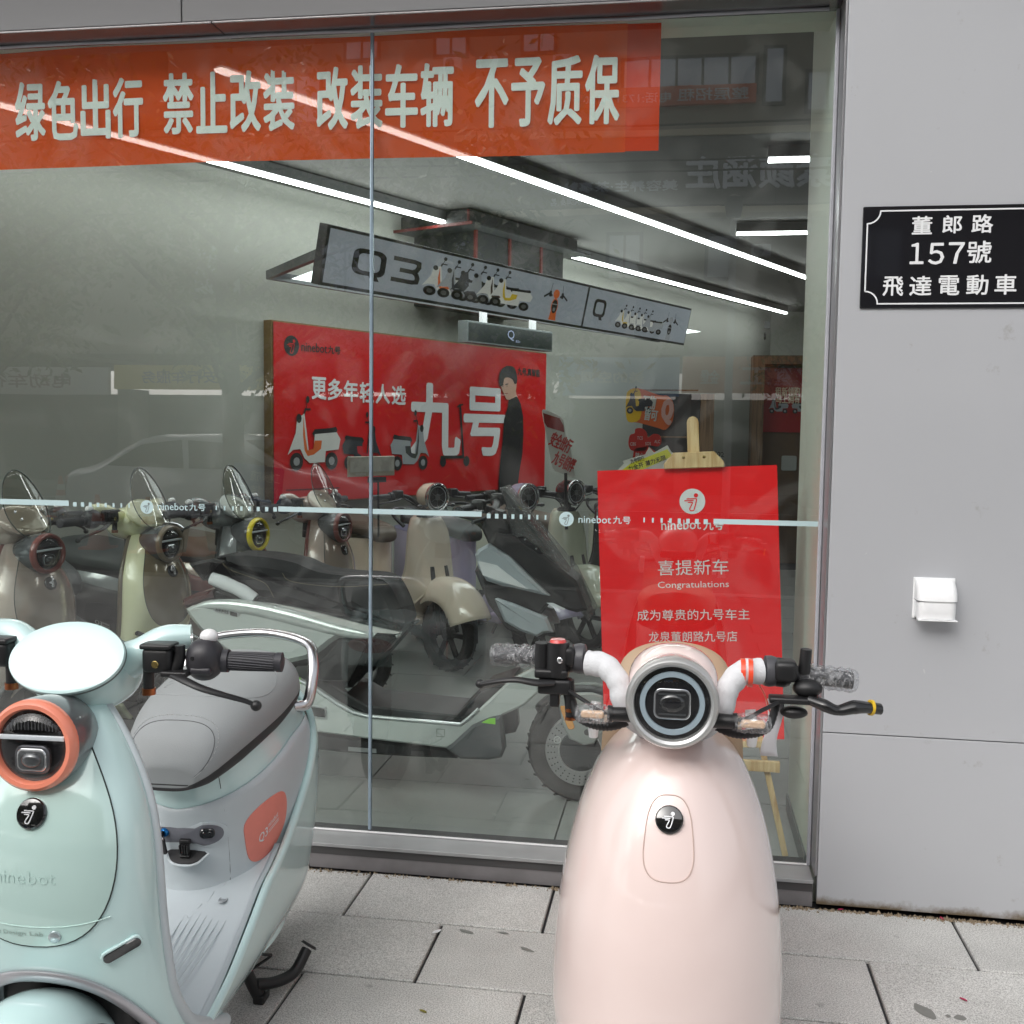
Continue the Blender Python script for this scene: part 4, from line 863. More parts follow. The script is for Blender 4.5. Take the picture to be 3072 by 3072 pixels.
def wt(s, a, b, off):
    v0 = at_y(2048 + a[0] * kz, a[1] * kz, WY - .007); v1 = at_y(2048 + b[0] * kz, b[1] * kz, WY - .007); q = MB(); add_text(q, s, WF, v0.x, v0.z, v1.x - v0.x, v1.z - v0.z, off=off, z=.0068); q.build('lettering', WPRINT, pl, smooth=False)
wt('董', (1296, 1328), (1415, 1222), .024); wt('郎', (1468, 1322), (1584, 1217), .024); wt('路', (1633, 1320), (1760, 1212), .024)
wt('１', (1284, 1496), (1368, 1374), .02); wt('５', (1388, 1498), (1484, 1374), .02); wt('７', (1502, 1494), (1598, 1370), .02); wt('號', (1607, 1491), (1752, 1362), .018)
for k, (ch, xa, xb) in enumerate((('飛', 1130, 1252), ('達', 1281, 1412), ('電', 1446, 1570), ('動', 1603, 1733), ('車', 1763, 1893))): wt(ch, (xa, 1676 - k * 2), (xb, 1564 - k * 3), .02)
# vent hood
vh = bpy.data.objects.new('vent_cover', None); COL.objects.link(vh); tag(vh, 'white plastic hooded vent cover on the grey wall', 'vent')
vx0, vx1 = .688, .800
def hood(prof0, inset_, z_off=0):
    rings = []
    for k, (dy, z) in enumerate(prof0):
        x0_, x1_ = vx0 + inset_, vx1 - inset_; r = min(.022, dy * .6)
        ring = [(x0_, WY - .001, z)]
        for a in range(0, 91, 15): t = math.radians(a); ring.append((x0_ + r - r * math.cos(t), WY - dy + r - r * math.sin(t), z - .010 * (1 - math.sin(t)) * (1 if k < 4 else 0)))
        for a in range(0, 91, 15): t = math.radians(a); ring.append((x1_ - r + r * math.sin(t), WY - dy + r - r * math.cos(t), z - .010 * (1 - math.cos(t)) * (1 if k < 4 else 0)))
        ring.append((x1_, WY - .001, z)); rings.append(ring)
    q = MB(); q.loft(rings, closed=True); return q
prof = [(.006, 1.029), (.022, 1.0285), (.040, 1.022), (.054, 1.009), (.062, .992), (.066, .976), (.067, .970)]
hood(prof, 0).build('hood', mat('vent_white', (.80, .81, .82), rough=.35, noise=.02, nscale=60), vh, ang=50)
hood([(.0625, .9695), (.064, .955), (.063, .935), (.060, .918), (.0605, .9165)], .0025).build('flap', mat('vent_white', (.8, .8, .8)), vh, ang=50)
q = MB(); q.box(((vx0 + vx1) / 2 + .001, WY - .033, .9135), (vx1 - vx0 - .003, .064, .0035)); q.build('bottom_lip', mat('vent_white', (.8, .8, .8)), vh, smooth=False, bevel=.0012)
q = MB(); q.box(((vx0 + vx1) / 2, WY - .0025, .9705), (vx1 - vx0 + .006, .005, .122)); q.build('base_plate', mat('vent_white', (.8, .8, .8)), vh, smooth=False, bevel=.002)

def stain(px, py, w, h, a, lab):
    P = at_z(px, py, .0); q = MB(); rg_ = random.Random(int(px)); pts = [(w * (1 + rg_.uniform(-.25, .25)) * math.cos(t), h * (1 + rg_.uniform(-.25, .25)) * math.sin(t)) for t in [2 * PI * k / 9 for k in range(9)]]
    poly(q, rounded(pts, 4), T(P.x, P.y, .0017) @ Rz(a)); tag(q.build('damp_stain', mat('damp_film', (.19, .19, .175), rough=.45, noise=.1, nscale=90), smooth=False), lab, 'stain')
stain(2775, 3035, .018, .035, .5, 'long damp stain on the slab by the bottom edge, right of the pink scooter')
stain(2845, 3050, .007, .007, .2, 'small round damp drop between two larger stains')
stain(2882, 3055, .016, .012, .4, 'damp stain with two lobes near the bottom right')
stain(1398, 2795, .026, .008, -.3, 'narrow brown damp streak on the second row of slabs')
stain(1510, 2800, .017, .006, -.2, 'short damp streak beside the pink scooter on the second row')
stain(1580, 2850, .022, .008, -.5, 'pale damp streak close to the pink scooter')
# ================================================================== scooters
MARK = mat('mark_silver', (.72, .73, .75), rough=.25, metal=.3, coat=.5)
def sp(v, p): return math.copysign(abs(v) ** p, v)
SH_X0 = smooth_tab([(.955, .295), (.94, .325), (.90, .368), (.84, .418), (.77, .452), (.70, .468), (.62, .468), (.55, .455), (.48, .435), (.40, .41), (.30, .39), (.18, .37)])
SH_XE = smooth_tab([(.955, .285), (.94, .292), (.90, .305), (.84, .322), (.77, .334), (.70, .342), (.62, .345), (.55, .342), (.48, .335), (.40, .318), (.32, .27), (.26, .19), (.20, .08), (.17, .0)])
SH_W = smooth_tab([(.955, .025), (.94, .052), (.90, .088), (.84, .128), (.77, .158), (.70, .173), (.62, .180), (.55, .183), (.48, .187), (.40, .191), (.30, .196), (.17, .185)])
def q3_shell(t, z):
    a = t * PI / 2; x0 = interp(SH_X0, z); xe = interp(SH_XE, z); w = interp(SH_W, z)
    return Vector((xe + (x0 - xe) * max(0, math.cos(a)) ** .72, w * sp(math.sin(a), .92), z))
def q3_bot(t): return .470 - .290 * abs(t) ** 2.1
RB = dict(xf=smooth_tab([(.20, -.05), (.25, -.095), (.30, -.128), (.38, -.160), (.48, -.1564), (.56, -.1441), (.63, -.1359), (.69, -.1318), (.72, -.1359)]),
          xr=smooth_tab([(0.200, -0.5336), (0.280, -0.6812), (0.380, -0.7509), (0.480, -0.7837), (0.560, -0.7919), (0.630, -0.7796), (0.690, -0.7468), (0.720, -0.7304)]),
          w=smooth_tab([(.20, .186), (.28, .187), (.38, .188), (.48, .189), (.56, .186), (.63, .176), (.69, .152), (.72, .135)]))
def q3_rear(a, z):
    """a: angle from the nose (0 = front), z height before the rake"""
    xf, xr, w = interp(RB['xf'], z), interp(RB['xr'], z), interp(RB['w'], z)
    xc = (xf + xr) / 2 - .02; A = (xf - xc) if math.cos(a) > 0 else (xc - xr)
    x = xc + A * sp(math.cos(a), .86); y = w * sp(math.sin(a), .90)

    return Vector((x, y, z + max(0, (-x - .15)) * .05))
def wheel(par, x, z, r, w, rim_mat, name='wheel', disc=False, spokes=5):
    e = empty_part(name, par); M = T(x, 0, z) @ Rx(PI / 2)
    q = MB(); hw = w / 2; t = .42 * w
    q.lathe([(r - w * .62, -hw * .62), (r - w * .40, -hw * .95), (r - w * .16, -hw), (r - .003, -hw * .62), (r, 0), (r - .003, hw * .62), (r - w * .16, hw), (r - w * .40, hw * .95), (r - w * .62, hw * .62), (r - w * .62, -hw * .62)], 48, M)
    for k in range(48):
        a = 2 * PI * k / 48
        q.box((r - .001, 0, (.18 if k % 2 else -.18) * w), (.006, .006, w * .55), M @ Rz(a) @ Rx(.5 if k % 2 else -.5))
    q.build('tyre', RUB, e)
    q = MB(); ri = r - w * .60
    q.lathe([(ri, -hw * .6), (ri + .004, -hw * .62), (ri - .012, -hw * .50), (ri - .016, 0), (ri - .012, hw * .50), (ri + .004, hw * .62), (ri, hw * .6)], 40, M)
    for k in range(spokes):
        a = 2 * PI * k / spokes; q.box(((ri + .03) / 2, 0, 0), (ri - .03, .026, w * .30), M @ Rz(a), .004)
    q.lathe([(0, -hw * .7), (.032, -hw * .7), (.038, -hw * .4), (.038, hw * .4), (.032, hw * .7), (0, hw * .7)], 20, M)
    q.build('rim', rim_mat, e)
    if disc:
        q = MB(); q.lathe([(ri * .42, .0), (ri * .80, .0), (ri * .80, .003), (ri * .42, .003), (ri * .42, 0)], 40, M @ T(0, 0, -hw * .8)); q.build('brake_disc', CHR, e, ang=30)
    return e
def controls(par, y, c, grip_dir, lever_pts, big=1.0, res=True, film=False):
    """switch gear, reservoir, grip and lever of one side; c = centre of the switch bulb"""
    sgn = 1 if y > 0 else -1; g = Vector(grip_dir); g.normalize()
    e = empty_part('handlebar_grip', par)
    a = Vector(c) + g * .022; b = a + g * .104
    q = MB(); q.tube([a, b], .0165, 20); 
    for k in range(22):
        th = 2 * PI * k / 22; u = g.cross(Vector((0, 0, 1))).normalized(); w = g.cross(u)
        o = (u * math.cos(th) + w * math.sin(th)) * .0168
        q.tube([a + g * .012 + o, a + g * .05 + (u * math.cos(th + .12) + w * math.sin(th + .12)) * .0172, b - g * .008 + (u * math.cos(th + .3) + w * math.sin(th + .3)) * .0168], .0012, 5)
    q.tube([b - g * .004, b + g * .006, b + g * .008], [.0185, .0185, .012], 20); q.tube([a - g * .004, a + g * .010], .0215, 20)
    q.build('grip', mat('grip_rubber', (.035, .035, .042), rough=.55), e)
    if film:
        q = MB(); L = 14
        rings = []
        for k in range(L + 1):
            p = a + g * (.0 + .150 * k / L) ; rr = .021 + .0022 * math.sin(k * 2.3) ; u = g.cross(Vector((0, 0, 1))).normalized(); w = g.cross(u)
            if k in (0, L): rr = .0185
            rings.append([tuple(p + (u * math.cos(2 * PI * j / 18) + w * math.sin(2 * PI * j / 18)) * (rr + .0018 * math.sin(j * 2.9 + k * 1.7))) for j in range(18)])
        q.loft(rings); q.build('bubble_wrap', FILM, e)
    return e
def rot_to(d, up=(0, 0, 1)):
    d = Vector(d).normalized(); u = Vector(up); x = u.cross(d).normalized(); y = d.cross(x)
    return Matrix(((x.x, y.x, d.x, 0), (x.y, y.y, d.y, 0), (x.z, y.z, d.z, 0), (0, 0, 0, 1)))
SWI = mat('switch_plastic', (.028, .027, .032), rough=.45, noise=.05, nscale=40)

def q3_scooter(label, loc, rz, body, inner, ring, pod, seatm, panelm, frontm, group=None, screen=False, port=False, detail=True, rimtrim=None):
    R = thing('electric_scooter', label, 'scooter', loc, rz, group)
    rimtrim = rimtrim or inner
    # ---- leg shield
    q = MB(); NU, NV = 44, 40
    q.grid(lambda u, v: tuple(q3_shell(-1 + 2 * u, .955 + (q3_bot(-1 + 2 * u) - .955) * (1 - (1 - v) ** 1.15))), NU, NV)
    top = [tuple(q3_shell(-1 + 2 * i / NU, .955)) for i in range(NU + 1)]; q.add(top, [tuple(range(NU + 1))])
    q.build('leg_shield', body, R, solid=.007, offset=-1, ang=60)
    # rim of the shield and its inner face
    q = MB()
    for s in (-1, 1):
        pts = [q3_shell(s, z) + Vector((-.004, -s * .004, 0)) for z in [.955 - .012 * k for k in range(66)] if z > .175]; q.tube(pts, [.008, .011, .012, .013, .015], 10)
    q.build('shield_rim', rimtrim, R)
    q = MB(); 
    def inn(u, v):
        z = .95 - .70 * v; t = -1 + 2 * u; w = interp(SH_W, z) - .012; xe = interp(SH_XE, z)
        xe = max(xe, .26 - .0 * v) if z > .3 else xe
        return (xe - .005 + .035 * (1 - t * t), w * t, z)
    q.grid(inn, 14, 26); q.build('inner_shield', inner, R, solid=.004)
    # oval front panel with its seam
    ov = [(.60 * sp(math.sin(a), .95), .735 + (.205 if math.cos(a) > 0 else .195) * math.cos(a)) for a in [2 * PI * k / 64 for k in range(64)]]
    ov = [(u, v - .02 * 0) for u, v in ov]
    q = MB(); patch(q, q3_shell, ov, (0, .735), .0022, 1 if snorm(q3_shell, .1, .7).x > 0 else -1, rings=14); q.build('front_panel', frontm, R, ang=30)
    sg = 1 if snorm(q3_shell, .1, .7).x > 0 else -1
    q = MB(); seam(q, q3_shell, ov, .0017, .0012, sg, loop=True); q.build('panel_seam', mat('seam_dark', (.02, .03, .028), rough=.6), R)
    if detail:
        q = MB(); seam(q, q3_shell, [(-.50 + .1 * k, .610 - .030 * math.cos((-.50 + .1 * k) * 2.2)) for k in range(11)], .0011, .0028, sg); q.build('panel_line', frontm, R)
        q = MB(); fnb = lambda u, v: tuple(on(q3_shell, u, v, .0030, sg))
        vs, fs, asp = text_geo('ninebot'); q.add([fnb(-.20 + .36 * (u), .660 + .022 * v) for u, v in vs], fs); q.build('embossed_lettering', frontm, R, smooth=False, solid=.0003, offset=1)
        vs, fs, asp = text_geo('Ninebot Design Lab'); q = MB(); q.add([fnb(-.36 + .42 * (u), .5600 + .011 * v) for u, v in vs], fs); q.build('small_lettering', mat('faint_print', (.30, .38, .35), rough=.4), R, smooth=False)
        u0, v0 = .125, .563; c = on(q3_shell, u0, v0, .004, sg); q = MB(); q.lathe([(0, .0035), (.0085, .0035), (.0105, .002), (.0115, -.002)], 24, T(*c) @ rot_to(snorm(q3_shell, u0, v0) * sg)); q.build('round_cap', mat('cap_silver', (.55, .62, .64), rough=.15, metal=.7), R)
    # round badge
    c = on(q3_shell, 0, .776, .006, sg); nb = snorm(q3_shell, 0, .776) * sg; MBd = T(*c) @ rot_to(nb)
    q = MB(); q.lathe([(0, .005), (.014, .0046), (.0245, .0028), (.0268, 0), (.0268, -.006)], 32, MBd); bdg = q.build('badge', BLKG, R)
    q = MB(); add_logo(q, frame(c, (0, 1, 0), nb.cross(Vector((0, 1, 0)))), 0, 0, .0225, .0056); q.build('badge_mark', MARK, bdg, smooth=False, solid=.0012, offset=1)
    # indicators
    for s in (-1, 1):
        cu, cv = s * .55, .527; L = .035; W_ = .0105; ang = math.radians(20) * s; q = MB()
        P0 = on(q3_shell, cu, cv, .0015, sg); n0 = snorm(q3_shell, cu, cv) * sg; tx = Vector((0, 1, 0)); tx = (tx - n0 * tx.dot(n0)).normalized(); tz = n0.cross(tx); tz = tz if tz.z > 0 else -tz
        d1 = (tx * math.cos(ang) + tz * math.sin(ang) * 1).normalized(); F = frame(P0, d1, n0.cross(d1)); F = F if Vector(F.col[2][:3]).dot(n0) > 0 else frame(P0, d1, -n0.cross(d1))
        q.prism(rrect(L * 2 + .004, W_ * 2 + .006, W_, 6), -.004, .0018, F, .001); iu = q.build('indicator', body, R)
        q = MB(); q.prism(rrect(L * 2 - .002, W_ * 2 - .002, W_ - .002, 6), 0, .0042, F, .0016); q.build('lens', LENS, iu)
    # ---- head lamp pod
    H = T(.444, 0, .895) @ Ry(math.radians(90 - 2))    # local z points forward
    q = MB(); q.lathe([(0, -.155), (.028, -.150), (.052, -.130), (.070, -.095), (.078, -.050), (.0805, -.012), (.079, 0)], 48, H); pd = q.build('headlight_pod', pod, R)
    q = MB(); q.lathe([(.0795, -.012), (.0805, -.002), (.0785, .0075), (.073, .0125), (.066, .012), (.0632, .007), (.0625, -.004)], 56, H); q.build('headlight_ring', ring, R)
    hl = empty_part('headlight', R)
    q = MB(); q.lathe([(0, -.010), (.045, -.009), (.063, -.001)], 40, H); q.build('reflector', mat('lamp_black', (.010, .010, .012), rough=.25), hl)
    HF_ = H @ Matrix(((0, 1, 0, 0), (-1, 0, 0, 0), (0, 0, 1, 0), (0, 0, 0, 1)))   # x' -> world y side, y' -> up
    HFv = frame((.444, 0, .895), (0, 1, 0), (0, 0, 1)) @ T(0, 0, .0)
    q = MB(); q.box((0, .0155, .006), (.122, .0085, .006), HFv, .0015); q.build('light_bar', DRL, hl)
    q = MB()
    for k in range(17):
        x = -.050 + k * .00625; h = math.sqrt(max(0, .060 ** 2 - x * x)); y0 = .024
        if h - .004 > y0 + .004: q.box((x, (y0 + h - .006) / 2, .0015), (.0022, (h - .006 - y0) * .72, .004), HFv)
    q.build('grille_rib', mat('rib_grey', (.05, .05, .055), rough=.3), hl, smooth=False, kind='stuff')
    q = MB(); q.prism(rrect(.064, .050, .016, 6, 0, -.024), -.004, .006, HFv, .002); q.build('lens_housing', mat('lens_frame', (.10, .10, .11), rough=.2, metal=.6), hl)
    q = MB(); q.prism(rrect(.054, .040, .012, 6, 0, -.024), .004, .0075, HFv, .001); q.build('lens_bezel', MIR, hl)
    q = MB(); q.prism(rrect(.048, .034, .010, 6, 0, -.024), .005, .0085, HFv, .001); q.ell((0, -.024, .006), (.019, .014, .010), 20, 12, HFv); q.build('projector_lens', mat('projector', (.07, .075, .08), rough=.08, metal=.4, coat=1), hl)
    q = MB(); q.lathe([(0, .0215), (.020, .0205), (.040, .0165), (.055, .0105), (.0622, .003)], 40, H); q.build('glass_cover', CLR, hl)
    # ---- handlebar: cover bowl, dash face, arms
    q = MB(); q.ell((.250, 0, .978), (.100, .098, .072), 36, 20, None, .95); q.build('handlebar_cover', body, R)
    q = MB(); q.lathe([(.05, -.13), (.045, -.03), (.04, .02)], 20, T(.27, 0, .97)); q.build('steering_neck', BLK, R)
    D = T(.330, 0, 1.026) @ Ry(math.radians(52))      # normal forward and up
    q = MB(); q.lathe([(0, .0040), (.35, .0037), (.7, .0028), (.9, .0012), (.985, -.001), (1.0, -.005), (.99, -.010), (.93, -.017), (.7, -.030), (0, -.05)], 56, D @ S(.0735, .110, 1)); q.build('dash_cover', body, R)
    if detail:
        q = MB(); q.tube([tuple(D @ Vector((.0722 * math.cos(a), .1082 * math.sin(a), -.0095))) for a in [2 * PI * k / 60 for k in range(60)]], .0025, 8, loop=True); q.build('dash_edge', mat('edge_shadow', (.10, .13, .125), rough=.5), R)
    for s in (-1, 1):
        q = MB(); q.tube([(.250, s * .060, .995), (.250, s * .110, 1.020), (.240, s * .150, 1.046), (.226, s * .195, 1.050)], [.040, .032, .027, .023], 18, smooth=5); q.build('handlebar_arm', body, R)
        hg = empty_part('control_cluster', R)
        q = MB(); q.box((.285, s * .158, 1.018), (.040, .056, .048), None, .010); q.box((.287, s * .158, 1.044), (.044, .060, .010), None, .004); q.build('brake_reservoir', BLK, hg)
        q = MB(); q.lathe([(0, .0015), (.006, .0015), (.007, .0005), (.007, 0)], 18, frame((.3065, s * .158, 1.012), (0, 1, 0), (0, 0, 1))); q.lathe([(0, .002), (.0035, .002), (.0036, 0)], 12, frame((.3066, s * .158, 1.012), (0, 1, 0), (0, 0, 1))); q.build('sight_glass', mat('brass', (.5, .38, .15), rough=.25, metal=1), hg)
        q = MB(); q.tube([(.275, s * .172, 1.000), (.285, s * .186, .996), (.285, s * .196, 1.022), (.285, s * .196, 1.045)], [.016, .013, .011, .010], 14, smooth=3); q.tube([(.283, s * .135, .998), (.283, s * .135, .955)], .010, 12); q.build('clamp', BLK, hg)
        q = MB(); q.tube([(.283, s * .135, .962), (.283, s * .135, .950)], .0125, 14); q.build('copper_ring', mat('copper', (.35, .12, .05), rough=.3, metal=1), hg)
        q = MB(); q.ell((.262, s * .236, 1.016), (.038, .034, .040), 28, 18, None, .9); q.box((.290, s * .240, 1.000), (.020, .040, .014), None, .005); q.build('switch_housing', SWI, hg)
        q = MB(); q.ell((.258, s * .242, 1.058), (.016, .017, .014), 20, 12); q.build('mode_button', WHT, hg)
        q = MB(); q.lathe([(0, .001), (.004, .001), (.004, 0)], 14, frame((.2985, s * .226, 1.024), (0, 1, 0), (0, 0, 1))); q.build('switch_hole', BLKG, hg)
        controls(R, s, (.255, s * .246, 1.012), (-.10, s * 1, -.012), None)
        q = MB(); q.box((.300, s * .196, .996), (.030, .050, .010), None, .003)
        q.tube([(.305, s * .190, .994), (.325, s * .225, .988), (.333, s * .258, .978), (.325, s * .298, .965), (.308, s * .328, .952), (.300, s * .342, .944)], [.009, .010, .009, .0075, .0065, .006], 12, smooth=5, flat=.62); q.ell((.298, s * .346, .941), (.010, .0105, .010), 16, 10); q.build('brake_lever', BLK, hg)
    if screen:
        q = MB()
        def scr(u, v):
            a = 2 * PI * u; r = v; yy = .095 * r * math.sin(a); zz = .135 * r * math.cos(a)
            return (.355 - .42 * (zz + .02) - 1.1 * yy * yy * 1, yy * (1 - .18 * (zz / .135)), 1.085 + zz)
        q.grid(scr, 40, 8, wrapu=True); sc_ = q.build('windscreen', SCRN, R, solid=.003)
        q = MB(); q.tube([scr(k / 60, 1.0) for k in range(60)], .0022, 6, loop=True); q.build('screen_edge', mat('screen_edge', (.05, .06, .055), rough=.2), sc_)
        for s in (-1, 1):
            for zz in (1.03, 1.06):
                q = MB(); q.lathe([(0, .003), (.005, .002), (.007, 0)], 12, T(.355 - .42 * (zz - 1.065), s * (.045 if zz < 1.05 else .062), zz) @ Ry(math.radians(75))); q.build('screw', MIR, R)
    # ---- side hulls: from the foot of the leg shield under the floor and up round the tail
    WZT = smooth_tab([(.34, .226), (.20, .240), (.05, .288), (-.08, .345), (-.17, .388), (-.25, .408), (-.33, .438), (-.41, .478), (-.50, .532), (-.58, .586), (-.67, .646), (-.76, .700)], 4)
    def hull(sd):
        def fn(u, v):
            x = .34 - 1.10 * u; zt_ = interp([(-p, w_) for p, w_ in WZT], -x); zb_ = .150 + .10 * max(0, -x - .35) ** 1.0 * 1.6
            z = zb_ + (zt_ - zb_) * v; w = interp(RB['w'], max(z, .30)) + .004
            if z < .30: w -= .55 * (.30 - z) ** 2 * 6
            xf, xr = interp(RB['xf'], max(z, .3)), interp(RB['xr'], max(z, .3)); xc = (xf + xr) / 2 - .02
            if x < xc: w *= max(0, 1 - ((xc - x) / (xc - xr + .012)) ** 2.2) ** .45 if (xc - x) < (xc - xr + .012) else 0.02
            if x > .1: w += .006 * (x - .1) / .24
            return (x, sd * w, z + (max(0, (-x - .15)) * .05))
        return fn
    for s in (-1, 1):
        q = MB(); q.grid(hull(s), 70, 16); q.build('side_hull', body, R, solid=.016, offset=-1 if s < 0 else 1, ang=50)
        hf = hull(s); q = MB(); q.grid(lambda u, v: (lambda p: (p[0], p[1] - s * .0175, p[2] - .003))(hf(u * .62, v)), 46, 12); q.build('hull_liner', inner, R, ang=50)
    def floorS(u, v):      # u along x, v across
        x = .34 - .66 * u; w = .186; t = -1 + 2 * v
        return Vector((x, w * t, interp([(-p, w_) for p, w_ in WZT], -x) - .004 + .05 * max(0, (x - .25) / .09) ** 2 - .006 * (1 - t ** 8)))
    q = MB(); q.grid(lambda u, v: tuple(floorS(u, v)), 24, 16); q.build('floor_mat', inner, R, solid=.004)
    if detail:
        q = MB()
        for s in (-1, 1):
            for k in range(7):
                uo = .20 + .075 * k
                q.tube([floorS(.95 - .05 * k, .5 + s * (.40 - .045 * k)) + Vector((0, 0, .003)), floorS(.62, .5 + s * (.36 - .045 * k)) + Vector((0, 0, .003)), floorS(.20, .5 + s * (.20 - .028 * k)) + Vector((0, 0, .003))], .0014, 6, smooth=6)
        q.build('floor_rib', inner, R, kind='stuff')
        q = MB(); P = floorS(.72, .80) + Vector((0, 0, .0035)); q.lathe([(.011, .002), (.014, .002), (.0155, 0)], 20, T(*P) @ S(1, .7, 1)); q.lathe([(0, .0005), (.011, .0005)], 20, T(*P) @ S(1, .7, 1)); q.build('drain_plug', mat('plug_grey', (.30, .33, .35), rough=.4), R)
    # ---- rear body
    q = MB(); q.grid(lambda u, v: tuple(q3_rear(2 * PI * u, .20 + .52 * v)), 64, 26, wrapu=True)
    tp = [tuple(q3_rear(2 * PI * k / 64, .72)) for k in range(64)]; q.add(tp, [tuple(range(64))]); q.build('rear_body', body, R, ang=50)
    sr = 1 if snorm(q3_rear, .3, .5).x > 0 else -1
    # inner coloured panel wrapped round the front of the rear body
    zt = lambda a: .618 - .026 * math.cos(min(abs(a), 1.6) * 1.1) + .03 * min(abs(a), 1.5)
    A1 = 2.0
    def bandpt(a):
        return a
    out = []
    n1 = 40
    for k in range(n1 + 1): a = -A1 + 2 * A1 * k / n1; out.append((a, zt(a) - .02))
    for k in range(1, 14): f = k / 14; out.append((A1 + .26 * math.sin(PI * f) ** 1.0 * (1 - f * .4), (zt(A1) - .02) * (1 - f) + .28 * f))
    for k in range(n1 + 1): a = A1 - 2 * A1 * k / n1; out.append((a * .93, .28 - .03 * math.cos(a * .8)))
    for k in range(1, 14): f = k / 14; out.append((-A1 - .26 * math.sin(PI * (1 - f)) * (1 - (1 - f) * .4), .28 * (1 - f) + (zt(-A1) - .02) * f))
    q = MB()
    NB = 56
    q.grid(lambda u, v: (lambda a: tuple(on(q3_rear, a, .222 + (zt(a) - .02 - .222) * v, .003, sr)))(-(A1 + .18 * math.sin(PI * min(1, v * 1.1)) ) + 2 * (A1 + .18 * math.sin(PI * min(1, v * 1.1))) * u), NB, 18)
    q.build('inner_panel', inner, R, ang=50, solid=.003, offset=0)
    if detail:
        for a0 in (.50,):
            q = MB(); seam(q, q3_rear, [(a0 + .06 * k / 10, zt(a0) - .02 - (zt(a0) - .28) * k / 10) for k in range(11)], .0009, .0036, sr); q.build('panel_seam', mat('seam_dark', (.02, .03, .028)), R)
            q = MB(); seam(q, q3_rear, [(a0, .70 - .008 * k) for k in range(12)], .0008, .0004, sr); q.build('panel_seam', mat('seam_dark', (.02, .03, .028)), R)
    # soft oval side pads with lettering
    for s in (1, -1):
        ac, zc = .98 * s, .475
        oc = [(ac + s * .27 * x_, zc + .068 * y_) for x_, y_ in rounded([(-1.0, .50), (-.45, .88), (.35, 1.04), (.92, .92), (1.04, .35), (.85, -.30), (.25, -.88), (-.45, -1.04), (-.86, -.80), (-1.02, -.1)], 5)]
        if s < 0: oc = list(reversed(oc))
        q = MB(); patch(q, q3_rear, oc, (ac, zc), .0065, sr, 10, dome=.004); pdn = q.build('side_pad', panelm, R, ang=50)
        q = MB(); fp = lambda u, v: tuple(on(q3_rear, ac - (.13 - .26 * u) * (1 if s > 0 else 1) + (0 if s > 0 else 0), zc - .030 + .05 * v + (.0 + .030 * u * s) * 1.0, .0113, sr))
        vs, fs, asp = text_geo('Q3'); 
        fq = (lambda u, v: fp(u * .42, v * .50)) if s > 0 else (lambda u, v: fp(1 - (1 - u) * .42 - .50, v * .50))
        for dz in (0, .0002, .0004):
            q.add([fq(u + (dz - .0002) * 60, v) for u, v in vs], fs)
        vs, fs, asp = text_geo('ninebot'); fr = (lambda u, v: fp(.47 + u * .50, .34 + v * .28)) 
        q.add([fr(u, v) for u, v in vs], fs)
        for k in range(2): q.add([fp(.47 + a, .20 - .10 * k + b) for a, b in ((0, 0), (.52, 0), (.52, .035), (0, .035))], [(0, 1, 2, 3)])
        q.build('pad_lettering', WPRINT, pdn, smooth=False)
    if port:
        uc, zc = .0, .508
        oc = [(uc + x_ / .115, zc + y_) for x_, y_ in rrect(.120, .062, .028, 6)]
        q = MB(); patch(q, q3_rear, oc, (uc, zc), .0085, sr, 6); pt = q.build('socket_surround', inner, R)
        oc = [(uc + x_ / .115, zc + y_) for x_, y_ in rrect(.108, .052, .024, 6)]
        q = MB(); patch(q, q3_rear, oc, (uc, zc), .0098, sr, 6); q.build('socket_recess', mat('recess_grey', (.16, .165, .19), rough=.6), pt)
        c = on(q3_rear, uc - .12, zc + .008, .0105, sr); M_ = T(*c) @ rot_to(snorm(q3_rear, uc - .12, zc) * sr)
        q = MB(); q.lathe([(0, .003), (.003, .003), (.0035, .006), (.008, .007), (.010, .005), (.011, 0)], 22, M_); q.build('key_lock', mat('lock_blue', (.01, .14, .38), rough=.2, metal=.6), pt)
        q = MB(); q.box((0, 0, .012), (.004, .014, .018), M_, .001); q.prism(rrect(.013, .040, .003, 3, .0, -.026), .012, .019, M_ @ Rz(.12), .001); q.build('key', BLK, pt)
        q = MB(); q.tube([tuple(M_ @ Vector((.006 * math.cos(a) + .001, -.012 + .010 * math.sin(a), .018))) for a in [2 * PI * k / 18 for k in range(18)]], .0008, 5, loop=True); q.build('key_ring', MIR, pt)
        q = MB(); c = on(q3_rear, uc + .30, zc + .006, .0105, sr); M2 = T(*c) @ rot_to(snorm(q3_rear, uc + .22, zc) * sr); q.prism(rrect(.034, .024, .009, 4), 0, .006, M2, .002); q.prism(rrect(.022, .012, .004, 4), .006, .008, M2, .001); q.build('charge_socket', BLKG, pt)
        q = MB(); c = on(q3_rear, uc + .08, zc - .030, .0125, sr); M3 = T(*c) @ rot_to(snorm(q3_rear, uc, zc) * sr); q.box((0, .020, .003), (.026, .012, .010), M3, .002)
        for k in range(4): q.box((-.009 + .006 * k, .006, .010), (.0035, .022, .014), M3, .001)
        q.build('flap_hinge', BLK, pt)
        # flap hanging open below
        q = MB(); M4 = M3 @ T(0, -.016, .004) @ Rx(math.radians(-62)); pl_ = [(-.046, .014), (.046, .014), (.044, -.004), (.034, -.018), (.016, -.026), (-.016, -.026), (-.034, -.018), (-.044, -.004)]
        q.prism(rounded(pl_, 3), -.003, .001, M4, .001); q.build('socket_flap', inner, pt); q = MB(); q.prism([(a * .9, b * .85 + .001) for a, b in rounded(pl_, 3)], .001, .003, M4, .0005); q.box((0, -.002, .006), (.022, .012, .008), M4, .001); q.build('flap_lining', BLK, pt)
